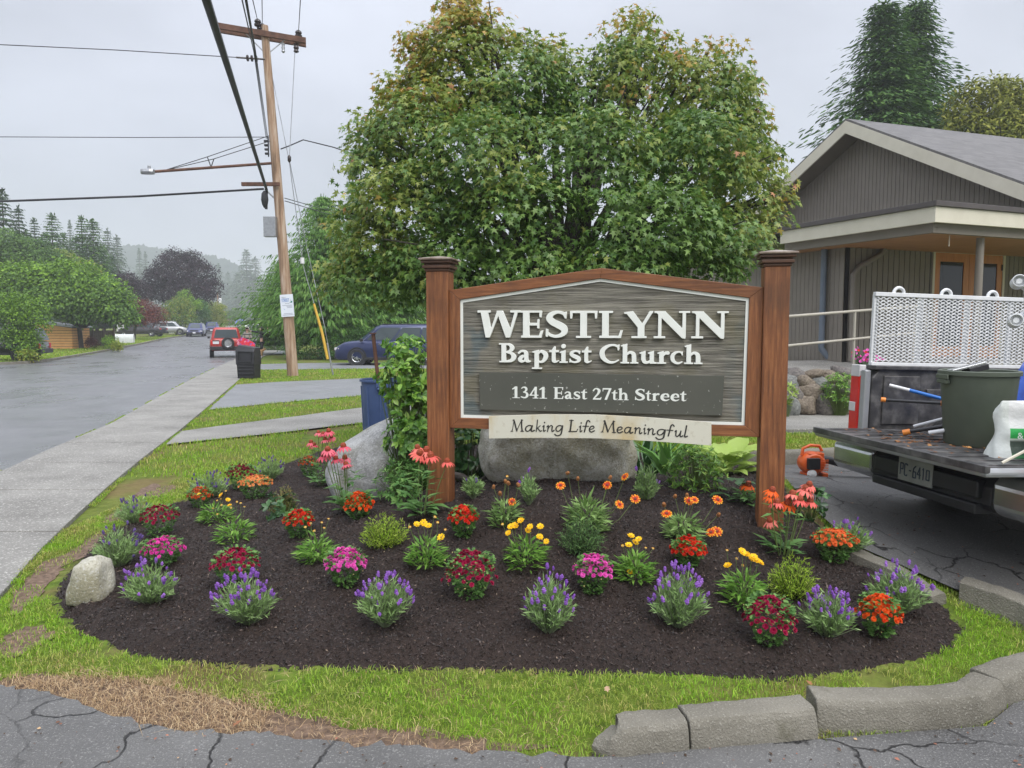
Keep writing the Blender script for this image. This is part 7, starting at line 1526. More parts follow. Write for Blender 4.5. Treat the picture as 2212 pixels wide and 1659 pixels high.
def person(label, loc, rz, arms, top, bottom, hair, hood=False, h=1.66):
    t = thing('person', label, 'person', loc, rz); s = h/1.66
    B = [(0, 0, .92, .14, .10), (0, 0, 1.12, .13, .09), (0, 0, 1.34, .16, .10), (0, 0, 1.44, .06), (0, .01, 1.53, .07, .08), (0, .015, 1.62, .075, .09)]
    E = [(0, 1), (1, 2), (2, 3), (3, 4), (4, 5)]; n = len(B); legs = []
    for sg in (1, -1):
        b = len(B); B += [(sg*.09, 0, .84, .085), (sg*.10, .01, .48, .058), (sg*.10, -.01, .1, .04), (sg*.10, .1, .035, .035, .03)]; E += [(0, b), (b, b+1), (b+1, b+2), (b+2, b+3)]
        a = arms[sg]; b = len(B); B += [(sg*.17, 0, 1.38, .055), (*a[0], .042), (*a[1], .03), (*a[2], .032, .018)]; E += [(2, b), (b, b+1), (b+1, b+2), (b+2, b+3)]
        # fingers
        d = (Vector(a[2])-Vector(a[1])).normalized(); sd = d.cross(Vector((0, 0, 1))); sd = sd.normalized() if sd.length > .1 else Vector((1, 0, 0)); hb_ = len(B)-1
        for f in range(5):
            o_ = Vector(a[2])+sd*(f-2)*.017+d*(.075 if f else .03)-Vector((0, 0, .006*abs(f-2))); B.append((*o_, .0085)); E.append((hb_, len(B)-1))
    B = [(*[k*s for k in v],) for v in B]; body = skin_body('body', B, E, M['skin'], t)
    J = [(0, 0, .84, .16, .12), (0, 0, 1.0, .155, .115), (0, 0, 1.2, .155, .115), (0, 0, 1.36, .175, .12), (0, 0, 1.45, .08)]; EJ = [(0, 1), (1, 2), (2, 3), (3, 4)]
    for sg in (1, -1): a = arms[sg]; b = len(J); J += [(sg*.175, 0, 1.385, .075), (*a[0], .062), (*a[1], .05)]; EJ += [(3, b), (b, b+1), (b+1, b+2)]
    skin_body('jacket', [tuple(k*s for k in v) for v in J], EJ, top, t)
    Lg = [(0, 0, .9, .15, .12)]; EL = []
    for sg in (1, -1): b = len(Lg); Lg += [(sg*.09, 0, .8, .105), (sg*.10, .01, .48, .08), (sg*.10, -.01, .12, .07)]; EL += [(0, b), (b, b+1), (b+1, b+2)]
    skin_body('trousers', [tuple(k*s for k in v) for v in Lg], EL, bottom, t)
    for sg in (1, -1): skin_body('shoe', [tuple(k*s for k in v) for v in ((sg*.10, -.05, .05, .05, .045), (sg*.10, .06, .045, .048, .04), (sg*.10, .15, .035, .04, .03))], [(0, 1), (1, 2)], M['trimblack'], t)
    def ell(nm, c, r, mat, cut=None):
        bm = bmesh.new(); bmesh.ops.create_icosphere(bm, subdivisions=3, radius=1)
        if cut: bmesh.ops.delete(bm, geom=[v for v in bm.verts if cut(v.co)], context='VERTS')
        me = bpy.data.meshes.new(nm); bm.to_mesh(me); bm.free(); me.materials.append(mat); me.polygons.foreach_set('use_smooth', [True]*len(me.polygons)); o = inst(nm, me, t, Matrix.Translation(Vector(c)*s) @ Matrix.Diagonal((r[0]*s, r[1]*s, r[2]*s, 1))); return o
    if hood: ell('hood', (0, -.02, 1.6), (.135, .14, .16), M['hood'], lambda c: c.y > .62 and abs(c.x) < .62 and c.z > -.7)
    ell('hair', (0, -.015, 1.625), (.098, .112, .115), hair, lambda c: c.y > .35 and c.z < .55)
    if not hood: ell('hair_bun', (0, -.12, 1.58), (.05, .05, .06), hair)
    for sg in (1, -1): ell('eye', (sg*.032, .098, 1.615), (.012, .008, .009), M['hair'])
    ell('nose', (0, .112, 1.585), (.014, .022, .022), M['skin']); ell('mouth', (0, .094, 1.548), (.026, .01, .008), PET['crimson'])
    for sg in (1, -1): ell('ear', (sg*.082, .01, 1.6), (.014, .028, .036), M['skin'])
    return t
PYY = at_g(566, 769).y
p1 = at_g(566, 769); person('person in black with a tied back bun, one arm stretched to the other\'s head', p1, R(100), {1: [(.10, .32, 1.42), (.02, .58, 1.46), (.0, .70, 1.47)], -1: [(-.2, -.28, 1.28), (-.22, -.38, 1.5), (-.22, -.38, 1.62)]}, M['cloth_black'], M['cloth_black'], M['hair'], h=1.62)
p2 = Vector((p1.x-.72, p1.y-.25, p1.z)); person('person in a pale hood and striped knit sweater behind the red blanket', p2, R(185), {1: [(.24, .03, 1.12), (.16, .22, .98), (.06, .28, .96)], -1: [(-.24, .03, 1.12), (-.16, .22, .98), (-.06, .28, .96)]}, M['knit'], M['cloth_black'], M['hair'], hood=True, h=1.58)
M['dogfur'] = pm('tan dog fur', [(.24, .12, .05), (.4, .24, .11), (.52, .38, .24)], 9, .9)
dq = at_g(563, 771); dog = thing('dog', 'small tan dog standing at the feet of the person in black', 'dog', (dq.x, dq.y-.3, dq.z), R(15))
DV = [(-.2, 0, .30, .075, .085), (0, 0, .30, .08, .09), (.16, 0, .31, .085, .1), (.25, 0, .38, .05, .06), (.31, 0, .45, .055, .06), (.40, 0, .43, .03, .03), (-.28, 0, .36, .02), (-.36, 0, .44, .025), (-.34, 0, .5, .015)]; DE = [(0, 1), (1, 2), (2, 3), (3, 4), (4, 5), (0, 6), (6, 7), (7, 8)]
for sg in (1, -1):
    b = len(DV); DV += [(.16, sg*.06, .2, .035), (.165, sg*.06, .1, .022), (.185, sg*.06, .02, .024)]; DE += [(2, b), (b, b+1), (b+1, b+2)]
    b = len(DV); DV += [(-.18, sg*.06, .22, .045), (-.15, sg*.06, .15, .028), (-.22, sg*.06, .1, .02), (-.2, sg*.06, .02, .024)]; DE += [(0, b), (b, b+1), (b+1, b+2), (b+2, b+3)]
    b = len(DV); DV += [(.29, sg*.04, .5, .02, .012), (.28, sg*.05, .54, .008)]; DE += [(4, b), (b, b+1)]
skin_body('body', DV, DE, M['dogfur'], dog, root=1); mb = MB(); mb.lathe([(.062, -.01), (.062, .01)], 12, M=Matrix.Translation((.255, 0, .385)) @ frame((.7, 0, .7))); mb.build('collar', M['redlens'], dog)
# ================================================================ trees
STAR = tmpl([(0, 0, 0), (.30, .0, .05), (-.05, .36, -.03), (.22, .17, .03), (.48, .52, -.06), (.47, .16, .02), (1, 0, -.14), (.47, -.16, .02), (.48, -.52, -.06), (.22, -.17, .03), (-.05, -.36, -.03)],
            [(1, 0, 10), (1, 10, 9), (1, 9, 8), (1, 8, 7), (1, 7, 6), (1, 6, 5), (1, 5, 4), (1, 4, 3), (1, 3, 2), (1, 2, 0)])
KITE = tmpl([(0, 0, 0), (.45, .3, .05), (.45, -.3, .05), (1, 0, -.1)], [(0, 2, 1), (1, 2, 3)])
DROOP = tmpl([(0, 0, 0), (.3, .10, 0), (.3, -.10, 0), (.75, .085, -.06), (.75, -.085, -.06), (1, 0, -.12)], [(0, 2, 1), (1, 2, 3), (2, 4, 3), (3, 4, 5)])
SPRAY = tmpl([(0, 0, 0), (.3, .16, 0), (.3, -.16, 0), (.75, .12, -.1), (.75, -.12, -.1), (1, 0, -.25)], [(0, 2, 1), (1, 2, 3), (2, 4, 3), (3, 4, 5)])
def blob_pts(blobs, n, fill=.25, bias=(0, -.35, .25)):
    """clump centres in the shell of a union of balls"""
    Cn = np.array([b[0] for b in blobs], float); Rr_ = np.array([b[1] for b in blobs], float); w = Rr_.mean(1)**2; w = w/w.sum()
    k = rng.choice(len(blobs), n*3, p=w); d = nrm(rdir(n*3)+np.array([bias])*rng.random((n*3, 1))); r = np.where(rng.random(n*3) < fill, rng.uniform(.35, .8, n*3), rng.uniform(.8, 1.04, n*3))
    P = Cn[k]+d*Rr_[k]*r[:, None]; ok = np.ones(len(P), bool)
    for i in range(len(blobs)):
        q = np.linalg.norm((P-Cn[i])/Rr_[i], axis=1); ok &= ~((q < .72) & (k != i) & (r > .8))
    return P[ok][:n], d[ok][:n]
def clumps(P, d, per, cr, L, tm, flat=.45, droop=.25, bias=.6):
    n = len(P); ax = nrm(d*.55+np.array([[0, 0, bias]])+rng.normal(0, .18, (n, 3))); a = np.repeat(ax, per, 0); o = rdir(n*per); o = nrm(o-a*(o*a).sum(1, keepdims=True)*(1-flat)); rr = np.sqrt(rng.random(n*per))[:, None]*cr*np.repeat(rng.uniform(.6, 1.3, n), per)[:, None]
    Q = np.repeat(P, per, 0)+o*rr-a*(rr**2/cr)*.35+a*rng.normal(0, cr*.12, (n*per, 1)); A = nrm(o+rng.normal(0, .3, o.shape)); A[:, 2] -= droop; N = a+rng.normal(0, .35, a.shape)
    return Q, A, N, L*rng.uniform(.65, 1.2, n*per)
def limb(mb, a, b, r0, r1, wob=.08, n=6, k=7):
    a, b = Vector(a), Vector(b); L = (b-a).length; pts = [a.lerp(b, i/n)+Vector(rng.normal(0, wob*L*.25, 3))*(0 if i in (0, n) else 1)+Vector((0, 0, L*.05*math.sin(math.pi*i/n))) for i in range(n+1)]
    mb.tube(pts, [r0+(r1-r0)*i/n for i in range(n+1)], k); return pts
def broad(name, label, base, y, blobs, n, per, cr, L, tm, mats, trunk, group=None, cat='tree', sel=None, stems=1, bark='bark', bias=(0, -.35, .25), fill=.25, flat=.45, limbs=True, droop=.25, stray=0, holes=None):
    """blobs: (px, py, dy, radius_px x, radius_px z); base px on the ground at distance y"""
    if tm is KITE: L *= .7; per = int(per*1.8)
    bx = farx(base, y); bz = T1(bx, y); t = thing(name, label, cat, (bx, y, bz), 0, group); B = []
    for px, py, dy, rx, rz_ in blobs:
        p = at_y(px, py, y+dy); s = (y+dy)/F; B.append(((p.x-bx, dy, p.z-bz), (rx*s, (rx+rz_)*.5*s, rz_*s)))
    P, d = blob_pts(B, n, fill, bias); Q, A, N, S = clumps(P, d, per, cr, L, tm, flat, droop)
    if holes:
        from mathutils import noise as nz_; k_ = np.array([nz_.noise(Vector(p)*1.25)+.35*nz_.noise(Vector(p)*3.1) for p in P]) > holes; P, d = P[k_], d[k_]; Q, A, N, S = clumps(P, d, per, cr, L, tm, flat, droop)
    if stray:
        P2, d2 = blob_pts(B, stray, 0, bias); P2 = P2+d2*rng.uniform(.08, .34, (len(P2), 1)); q2 = clumps(P2, d2, 9, cr*.55, L, tm, flat, droop); Q, A, N, S = [np.concatenate(z) for z in zip((Q, A, N, S), q2)]
    if len(mats) > 1:
        v = sel(Q) if sel else rng.random(len(Q)); parts = []; ed = np.linspace(0, 1, len(mats)+1); v = np.clip(v, 0, .999)
        for i in range(len(mats)): m_ = (v >= ed[i]) & (v < ed[i+1]); parts.append((tm, Q[m_], A[m_], N[m_], S[m_]))
        o = leafy('crown', [M[k] for k in mats], t, parts)
    else: o = leafy('crown', M[mats[0]], t, [(tm, Q, A, N, S)])
    if trunk:
        mb = MB(); c0 = Vector((0, 0, 0)); top = Vector(np.mean([b[0] for b in B], 0)); fork = Vector((top.x*.25, top.y*.25, max(.25*top.z, min(b[0][2]-b[1][2]*.6 for b in B)*.8)))
        mb.tube([c0-Vector((0, 0, .2)), c0.lerp(fork, .5), fork], [trunk*1.15, trunk, trunk*.85], 10); mb.build('trunk', M[bark], t, smooth=50)
        if limbs:
            mb = MB()
            for c, r in B:
                p = limb(mb, fork-Vector((0, 0, .1)), Vector(c), trunk*.6, trunk*.16)
                for q in range(3): limb(mb, p[3+q % 3], Vector(c)+Vector(rng.normal(0, .5, 3))*r[0]*.9, trunk*.22, trunk*.05, n=4, k=5)
            b = mb.build('branches', M['twig'], t); b['kind'] = 'stuff'
    return t
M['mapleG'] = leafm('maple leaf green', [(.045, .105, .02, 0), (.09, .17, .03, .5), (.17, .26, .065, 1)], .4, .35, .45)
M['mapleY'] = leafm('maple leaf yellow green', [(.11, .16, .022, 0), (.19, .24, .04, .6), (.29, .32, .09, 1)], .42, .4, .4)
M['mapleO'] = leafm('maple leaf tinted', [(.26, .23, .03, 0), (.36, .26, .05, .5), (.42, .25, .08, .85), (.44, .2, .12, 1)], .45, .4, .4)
MYY = 9.6
mbl = [(1010, 130, .3, 100, 90), (1105, 200, .1, 120, 90), (1350, 160, .2, 90, 80), (1490, 215, .5, 115, 90), (1245, 225, .4, 110, 90), (900, 275, -.3, 95, 80), (830, 345, 0, 75, 70), (1060, 330, -1.0, 140, 90), (1280, 330, -.9, 140, 85), (1500, 330, -.6, 125, 85), (1600, 420, .2, 85, 80), (1580, 300, .6, 65, 70),
       (900, 440, -.6, 130, 85), (1130, 450, -1.2, 135, 70), (1390, 470, -1.3, 155, 70), (1560, 520, -.6, 110, 65), (820, 530, -.3, 95, 70), (960, 560, -1.0, 125, 60), (1150, 575, -1.3, 105, 50), (1340, 565, -1.3, 125, 52), (1490, 565, -.9, 105, 48), (800, 600, -.5, 85, 46), (880, 612, -.7, 60, 40), (1010, 630, -.9, 75, 38), (940, 200, .2, 75, 65),
       (990, 20, .4, 30, 30), (1045, 45, .4, 34, 36), (905, 98, .3, 32, 30), (960, 70, .2, 34, 30), (1135, 105, .3, 38, 30), (1190, 118, .4, 34, 26), (1285, 112, .3, 34, 30), (1372, 62, .4, 32, 36), (1432, 92, .4, 36, 30), (1525, 118, .5, 36, 30), (1592, 180, .6, 38, 40), (1622, 255, .6, 32, 38), (1645, 345, .4, 34, 40), (1672, 430, .2, 26, 30), (1668, 490, 0, 26, 22), (858, 205, 0, 34, 32), (800, 278, 0, 36, 34), (768, 335, 0, 26, 26), (745, 470, 0, 26, 30), (728, 600, -.2, 32, 30), (1240, 140, .3, 30, 26)]
zc0 = 1.5
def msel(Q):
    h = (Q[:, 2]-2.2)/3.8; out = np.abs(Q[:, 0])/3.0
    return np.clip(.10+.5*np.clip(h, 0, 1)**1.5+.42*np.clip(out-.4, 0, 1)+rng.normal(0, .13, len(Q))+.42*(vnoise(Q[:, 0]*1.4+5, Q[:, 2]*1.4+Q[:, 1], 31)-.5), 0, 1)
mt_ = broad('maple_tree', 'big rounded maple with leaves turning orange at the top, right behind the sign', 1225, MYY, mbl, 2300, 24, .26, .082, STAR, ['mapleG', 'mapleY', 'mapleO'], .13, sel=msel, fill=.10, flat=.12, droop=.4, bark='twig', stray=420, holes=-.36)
mb = MB()
for px, py, dy, r in ((1210, 380, 0, .05), (1290, 330, .2, .055), (1110, 440, -.2, .05), (1380, 400, 0, .045), (1040, 480, 0, .04), (1230, 250, .3, .04)):
    p = at_y(px, py, MYY+dy)-mt_.location; limb(mb, Vector((random.uniform(-.2, .2), 0, -.1)), p, r*1.25, r*.35, n=7); limb(mb, p, p+Vector((random.uniform(-.6, .6), .1, .8)), r*.35, r*.12, n=4)
mb.build('stems', M['twig'], mt_)['kind'] = 'stuff'

# conifer prototypes, unit height
def conifer_np(nw, nb, ns, spread, droop, tip, L, power=.8, low=.06, hang=0.0, jitter=.2):
    P, A, S = [], [], []
    for i in range(nw):
        f = (i+random.random()*.6)/nw; z = low+(1-low)*f; Lb = spread*(1-f)**power*(1+random.uniform(-jitter, jitter))+tip*.4
        if f < .12: Lb *= .55+3.7*f
        for k in range(nb):
            a = 2*math.pi*(k+random.random()*.8)/nb+i*1.3; l = Lb*random.uniform(.65, 1.1); dr = droop*random.uniform(.6, 1.4)
            for s in range(ns):
                u = (s+.5)/ns*.95+.05; r = l*u; zz = z+r*(.18-dr*u); side = random.choice((-1, 1))
                P.append((r*math.cos(a)+random.gauss(0, .008), r*math.sin(a)+random.gauss(0, .008), zz)); an = a+side*random.uniform(.2, 1.0)*(1-u*.5); A.append((math.cos(an), math.sin(an), .1-dr-hang*random.uniform(.3, 1.4))); S.append(L*random.uniform(.6, 1.2)*(.35+.65*(1-f)))
    n = 26; P += [(random.gauss(0, tip*.18), random.gauss(0, tip*.18), 1-tip*random.random()) for _ in range(n)]; A += [(random.gauss(0, .5), random.gauss(0, .5), 1) for _ in range(n)]; S += [L*.55]*n
    P, A, S = map(np.array, (P, A, S)); N = np.array([[0, 0, 1.]])+rng.normal(0, .5, P.shape); return P, A, N, S
CON = {}
def con_mesh(kind, mat):
    if kind not in CON:
        spec = dict(spire=dict(nw=44, nb=10, ns=8, spread=.2, droop=.2, tip=.05, L=.05, power=.8, hang=.4), fir=dict(nw=40, nb=8, ns=9, spread=.26, droop=.3, tip=.05, L=.055, power=.95, hang=.35, jitter=.45), cedar=dict(nw=74, nb=15, ns=26, spread=.24, droop=.22, tip=.03, L=.028, power=1.15, hang=.8, jitter=.5), weep=dict(nw=60, nb=15, ns=26, spread=.40, droop=.16, tip=.05, L=.05, power=.62, hang=1.5, low=.12, jitter=.3))[kind]
        vs = []
        for _ in range(2): V, Fc = scatter(*(DROOP if kind in ('weep', 'cedar') else SPRAY), *conifer_np(**spec)); vs.append((V, Fc))
        CON[kind] = vs
    key = (kind, mat)
    if key not in CON:
        CON[key] = []
        for V, Fc in CON[kind]:
            o = tri_mesh('crown', V, Fc, M[mat]); CON[key].append(o.data); bpy.data.objects.remove(o)
        mb = MB(); mb.tube([(0, 0, -.02), (0, 0, .5), (0, 0, .97)], [.016, .009, .002], 7); CON[key].append(mb.mesh('trunk', [M['bark']], 50))
    return CON[key]
def conifer(name, label, px, ytip, wpx, y, kind, mat, group=None, base=None, dz=0):
    x = farx(px, y); z0 = T1(x, y)+dz; tip = at_y(px, ytip, y); h = tip.z-z0; ms = con_mesh(kind, mat); t = thing(name, label, 'tree', (x, y, z0), random.uniform(0, 6), group)
    sp = dict(spire=.2, fir=.27, cedar=.24, weep=.38)[kind]*h; s = (wpx*y/F/2)/sp; Mx = Matrix.Diagonal((h*s, h*s, h, 1)); o = inst('crown', random.choice(ms[:2]), t, Mx); o['kind'] = 'stuff'; inst('trunk', ms[2], t, Matrix.Diagonal((h, h, h, 1))); return t
M['conG'] = leafm('conifer green', [(.028, .07, .016, 0), (.05, .11, .022, .6), (.09, .16, .032, 1)], .6, .2)
M['conD'] = leafm('conifer dark', [(.016, .038, .016, 0), (.03, .062, .023, .6), (.055, .092, .034, 1)], .6, .1)
M['conB'] = leafm('weeping conifer', [(.045, .115, .018, 0), (.085, .18, .03, .6), (.16, .27, .06, 1)], .55, .3)
M['conY'] = leafm('yellow green conifer', [(.08, .1, .012, 0), (.15, .165, .02, .6), (.23, .23, .04, 1)], .6, .2)
M['purple'] = leafm('purple maple leaf', [(.012, .008, .012, 0), (.024, .013, .019, .6), (.045, .025, .03, 1)], .5, .1)
M['redmap'] = leafm('red maple leaf', [(.05, .012, .012, 0), (.1, .025, .02, .6), (.17, .06, .035, 1)], .5, .2)
M['locust'] = leafm('fresh green leaf', [(.07, .14, .012, 0), (.13, .24, .018, .5), (.2, .33, .04, 1)], .5, .3)
M['limey'] = leafm('yellow green leaf', [(.1, .15, .015, 0), (.19, .24, .03, .6), (.29, .27, .06, 1)], .5, .3)
M['ivy'] = leafm('ivy leaf', [(.03, .08, .015, 0), (.05, .12, .025, .7), (.08, .17, .04, 1)], .45, .15)
M['midg'] = leafm('mid green leaf', [(.045, .1, .018, 0), (.08, .15, .03, .6), (.13, .22, .05, 1)], .5, .25)

# weeping cedars behind the pole and minivan
conifer('weeping_cedar', 'large weeping cedar with hanging sprays between the pole and the maple', 705, 425, 285, 40, 'weep', 'conB')
conifer('weeping_cedar', 'second weeping cedar, left of the pole, low branches over the pavement', 622, 560, 235, 46, 'weep', 'conB')
conifer('tall_cedar', 'tall pale green cedar rising behind the left edge of the maple', 768, 318, 110, 44, 'cedar', 'conB')
conifer('weeping_cedar', 'broad weeping cedar behind the minivan under the maple', 850, 520, 300, 43, 'weep', 'conB')
bsh = [('dark undergrowth bush beneath the weeping cedar left of the minivan', 672, 742, 39, 60, 34), ('dark undergrowth bush behind the hood of the minivan', 770, 738, 38.5, 70, 36), ('low clipped bush by the pavement behind the pole', 592, 738, 52, 30, 16), ('dark bush behind the minivan beside the post', 880, 735, 38.5, 80, 40)]
for i, (lab, px, py, y, rx, rz_) in enumerate(bsh):
    broad('bush', lab, px, y, [(px, py, 0, rx, rz_), (px-rx*.5, py+8, -.3, rx*.6, rz_*.8), (px+rx*.5, py+8, -.3, rx*.6, rz_*.8)], 230, 12, .3, .14, KITE, ['ivy' if i != 2 else 'midg'], None, cat='bush', group='bushes under the cedars')
q = at_g(705, 772); boulder('boulder', 'small round grey stone on the verge under the weeping cedar', (704, 768), q.y, .7, .5, .5, M['granite'], 2.2, sub=4)
# low hedge-like bushes far right behind the maple and sign
# tall cedars behind the church
conifer('tall_cedar', 'left of the two tallest cedars behind the church roof', 1884, 6, 690, 38, 'cedar', 'conG')
conifer('tall_cedar', 'right of the two tallest cedars behind the church roof', 1952, 2, 640, 40, 'cedar', 'conG')
broad('yellow_green_tree', 'yellow green tree behind the church roof at the right edge', 2150, 34, [(2120, 225, 0, 70, 55), (2185, 240, .5, 85, 70), (2230, 260, 0, 80, 80), (2095, 275, 0, 55, 50), (2160, 300, -.5, 90, 60)], 900, 12, .45, .26, SPRAY, ['conY'], .25)
# far left: front trees, shed, fence
broad('young_tree', 'bushy young tree in front of the black car at the left edge', 42, 35.5, [(35, 690, 0, 48, 34), (60, 665, .2, 42, 30), (80, 690, 0, 30, 28), (20, 660, 0, 34, 30), (45, 725, 0, 44, 26), (60, 750, -.3, 26, 16)], 330, 12, .3, .17, KITE, ['midg', 'locust'], .07)
broad('locust_tree', 'wide bright green tree spreading over the orange shed', 175, 54, [(60, 615, 0, 80, 48), (150, 610, 0, 80, 46), (215, 640, -1, 70, 40), (120, 645, -1.5, 76, 32), (250, 665, -1.5, 48, 22), (190, 668, -1, 60, 22), (25, 635, -1, 60, 34), (275, 682, -1.5, 28, 12)], 1200, 13, .55, .36, KITE, ['midg', 'locust'], .2, sel=lambda Q: np.clip(.35+.12*(Q[:, 2]-3.5)+rng.normal(0, .25, len(Q)), 0, 1))
broad('japanese_maple', 'small dark red Japanese maple on the verge in front of the charcoal sedan', 290, 72, [(302, 668, 0, 42, 22), (280, 682, 0, 36, 16), (335, 682, 0, 28, 18), (312, 688, -.5, 42, 12)], 420, 12, .4, .22, KITE, ['redmap'], .14)
broad('purple_maple', 'large dark purple maple beyond the street', 392, 105, [(385, 590, 0, 58, 40), (430, 600, 0, 44, 36), (345, 612, 0, 42, 34), (400, 630, -1, 70, 34), (452, 620, 0, 26, 24), (375, 560, 0, 30, 22), (415, 562, 0, 26, 20)], 900, 12, .75, .42, KITE, ['purple'], .3)
broad('purple_maple', 'lower purple maple left of the large one', 275, 96, [(270, 615, 0, 36, 26), (295, 628, 0, 30, 22), (250, 632, 0, 26, 20)], 330, 12, .65, .38, KITE, ['purple'], .2)
broad('round_shrub', 'rounded yellow green shrub by the kerb behind the silver car', 382, 90, [(385, 675, 0, 36, 32), (372, 692, -.5, 28, 24), (400, 695, -.5, 26, 22), (390, 660, 0, 24, 18)], 330, 12, .45, .28, KITE, ['limey', 'midg'], .1, cat='shrub')
broad('ivy_column', 'dome of dark ivy beside the yellow green hedge', 434, 100, [(434, 668, 0, 22, 20), (432, 685, 0, 22, 20)], 230, 12, .4, .26, KITE, ['ivy'], None, cat='shrub')
broad('tall_hedge', 'tall clipped yellow green hedge along the far side of the street', 466, 112, [(456, 668, 0, 14, 17), (455, 690, 0, 14, 18), (470, 668, 2, 12, 16), (470, 690, 2, 13, 18), (481, 670, 4, 9, 14), (482, 692, 4, 9, 14)], 330, 12, .4, .28, KITE, ['limey'], None, cat='hedge')
broad('green_sapling', 'light green young tree in front of the purple maple', 402, 98, [(400, 640, 0, 16, 14), (404, 655, 0, 18, 12), (422, 655, 0, 16, 10)], 90, 12, .4, .3, KITE, ['locust'], .08)
broad('clipped_hedge', 'low clipped hedge across the end of the street', 500, 185, [(490, 681, 0, 12, 11), (502, 681, 0, 12, 11), (514, 681, 0, 12, 11), (526, 682, 0, 12, 11)], 300, 10, .5, .4, KITE, ['midg'], None, cat='hedge')
broad('flower_bushes', 'reddish garden bushes beside the far bend of the street', 496, 168, [(492, 696, 0, 9, 6), (502, 698, 0, 8, 5), (486, 698, 0, 6, 5)], 70, 10, .4, .35, KITE, ['redmap', 'midg'], None, cat='bush')
gps = 'conifers beyond the houses across the street'
for lab, px, yt, w, y, kd, mt in (('tallest dark conifer at the left edge of the picture', 22, 412, 175, 82, 'fir', 'conD'), ('dark conifer just right of the tallest one', 55, 446, 121, 84, 'fir', 'conD'), ('narrow conifer behind the bright green spreading tree', 88, 474, 80, 92, 'spire', 'conD'), ('pointed green conifer, first of the three tall ones', 125, 464, 124, 96, 'spire', 'conG'), ('fog pale conifer between the tall green ones', 163, 478, 62, 230, 'fir', 'conD'),
     ('tall green conifer, left of the twin spires', 188, 469, 105, 98, 'spire', 'conG'), ('tall green conifer, right of the twin spires', 212, 476, 134, 98, 'spire', 'conG'), ('greyish open conifer right of the twin spires', 243, 496, 94, 210, 'fir', 'conD'), ('greyish conifer with a leaning top', 262, 510, 94, 220, 'fir', 'conD'),
     ('faint conifer above the smaller purple maple', 309, 538, 56, 380, 'fir', 'conD'), ('faint conifer right beside the other faint one', 322, 545, 48, 390, 'fir', 'conD'), ('fog grey conifer behind the far pole', 478, 570, 67, 460, 'fir', 'conD'), ('low fog grey conifer near the bend', 497, 588, 62, 470, 'fir', 'conD'), ('tall grey conifer with a forked top at the end of the street', 538, 541, 121, 410, 'fir', 'conD'), ('grey conifer leaning on the forked one', 556, 556, 102, 420, 'fir', 'conD'), ('grey conifer left of the forked one', 515, 592, 81, 430, 'fir', 'conD'), ('faint conifer peeping above the left weeping cedar', 585, 585, 81, 440, 'fir', 'conD'), ('dim conifer behind the left weeping cedar', 605, 570, 81, 380, 'fir', 'conD')):
    conifer('conifer', lab, px, yt, w, y, kd, mt, gps)
for i, (px, yt, w, y, lab) in enumerate(((5, 470, 110, 88, 'dark filler conifer below the tallest one at the left edge'), (70, 500, 110, 90, 'short dark conifer in the gap right of the tallest one'), (108, 505, 100, 99, 'dark conifer between the two first pointed ones'), (148, 505, 100, 100, 'dark conifer in front of the fog pale one'), (175, 515, 110, 101, 'dark conifer under the left twin spire'), (228, 530, 110, 102, 'dark conifer at the right foot of the twin spires'), (250, 555, 90, 110, 'dark short conifer left of the smaller purple maple'))):
    conifer('conifer', lab, px, yt, w, y, 'spire', 'conG' if i % 2 else 'conD', gps)
for lab, px, py, y, bl, mats in (('round green broadleaf tree under the tallest conifer', 20, 540, 72, [(15, 535, 0, 46, 40), (45, 560, 0, 40, 32), (-10, 560, 0, 40, 40)], ['midg']), ('green broadleaf tree left of the twin spires', 80, 560, 76, [(75, 545, 0, 34, 28), (100, 565, 0, 36, 26), (62, 570, 0, 30, 24)], ['midg', 'conG']), ('broad yellowish tree below the pointed conifers', 135, 570, 78, [(128, 565, 0, 34, 26), (160, 580, 0, 34, 24), (190, 590, 0, 30, 24)], ['midg', 'limey'])):
    broad('broadleaf_tree', lab, px, y, bl, 420, 12, .6, .36, KITE, mats, .2, group='broadleaf trees beyond the houses')
# distant wooded slopes in the fog
def ridge_mesh(name, pts, y, depth, mat):
    P = [at_y(px, py, y) for px, py in pts]; P = [Vector(p) for p in catmull([tuple(p) for p in P], 30)]; V = []; 
    for p in P:
        for j in range(7):
            f = j/6; V.append((p.x, y-depth*(1-f), (p.z+random.gauss(0, 1.1))*f+2.2*(1-f)))
    n = len(P); mb = MB(); mb.add(V, [(i*7+j, (i+1)*7+j, (i+1)*7+j+1, i*7+j+1) for i in range(n-1) for j in range(6)]); o = mb.build(name, mat, smooth=180); o['kind'] = 'structure'; return o
M['forest'] = pm('distant forest', [(.015, .03, .02), (.04, .06, .04)], .12, .95)
ridge_mesh("hills", [(-60, 520), (60, 525), (200, 530), (300, 530), (370, 540), (430, 548), (490, 562), (560, 600), (640, 640), (760, 668), (1000, 680), (1400, 672)], 700, 200, M['forest'])

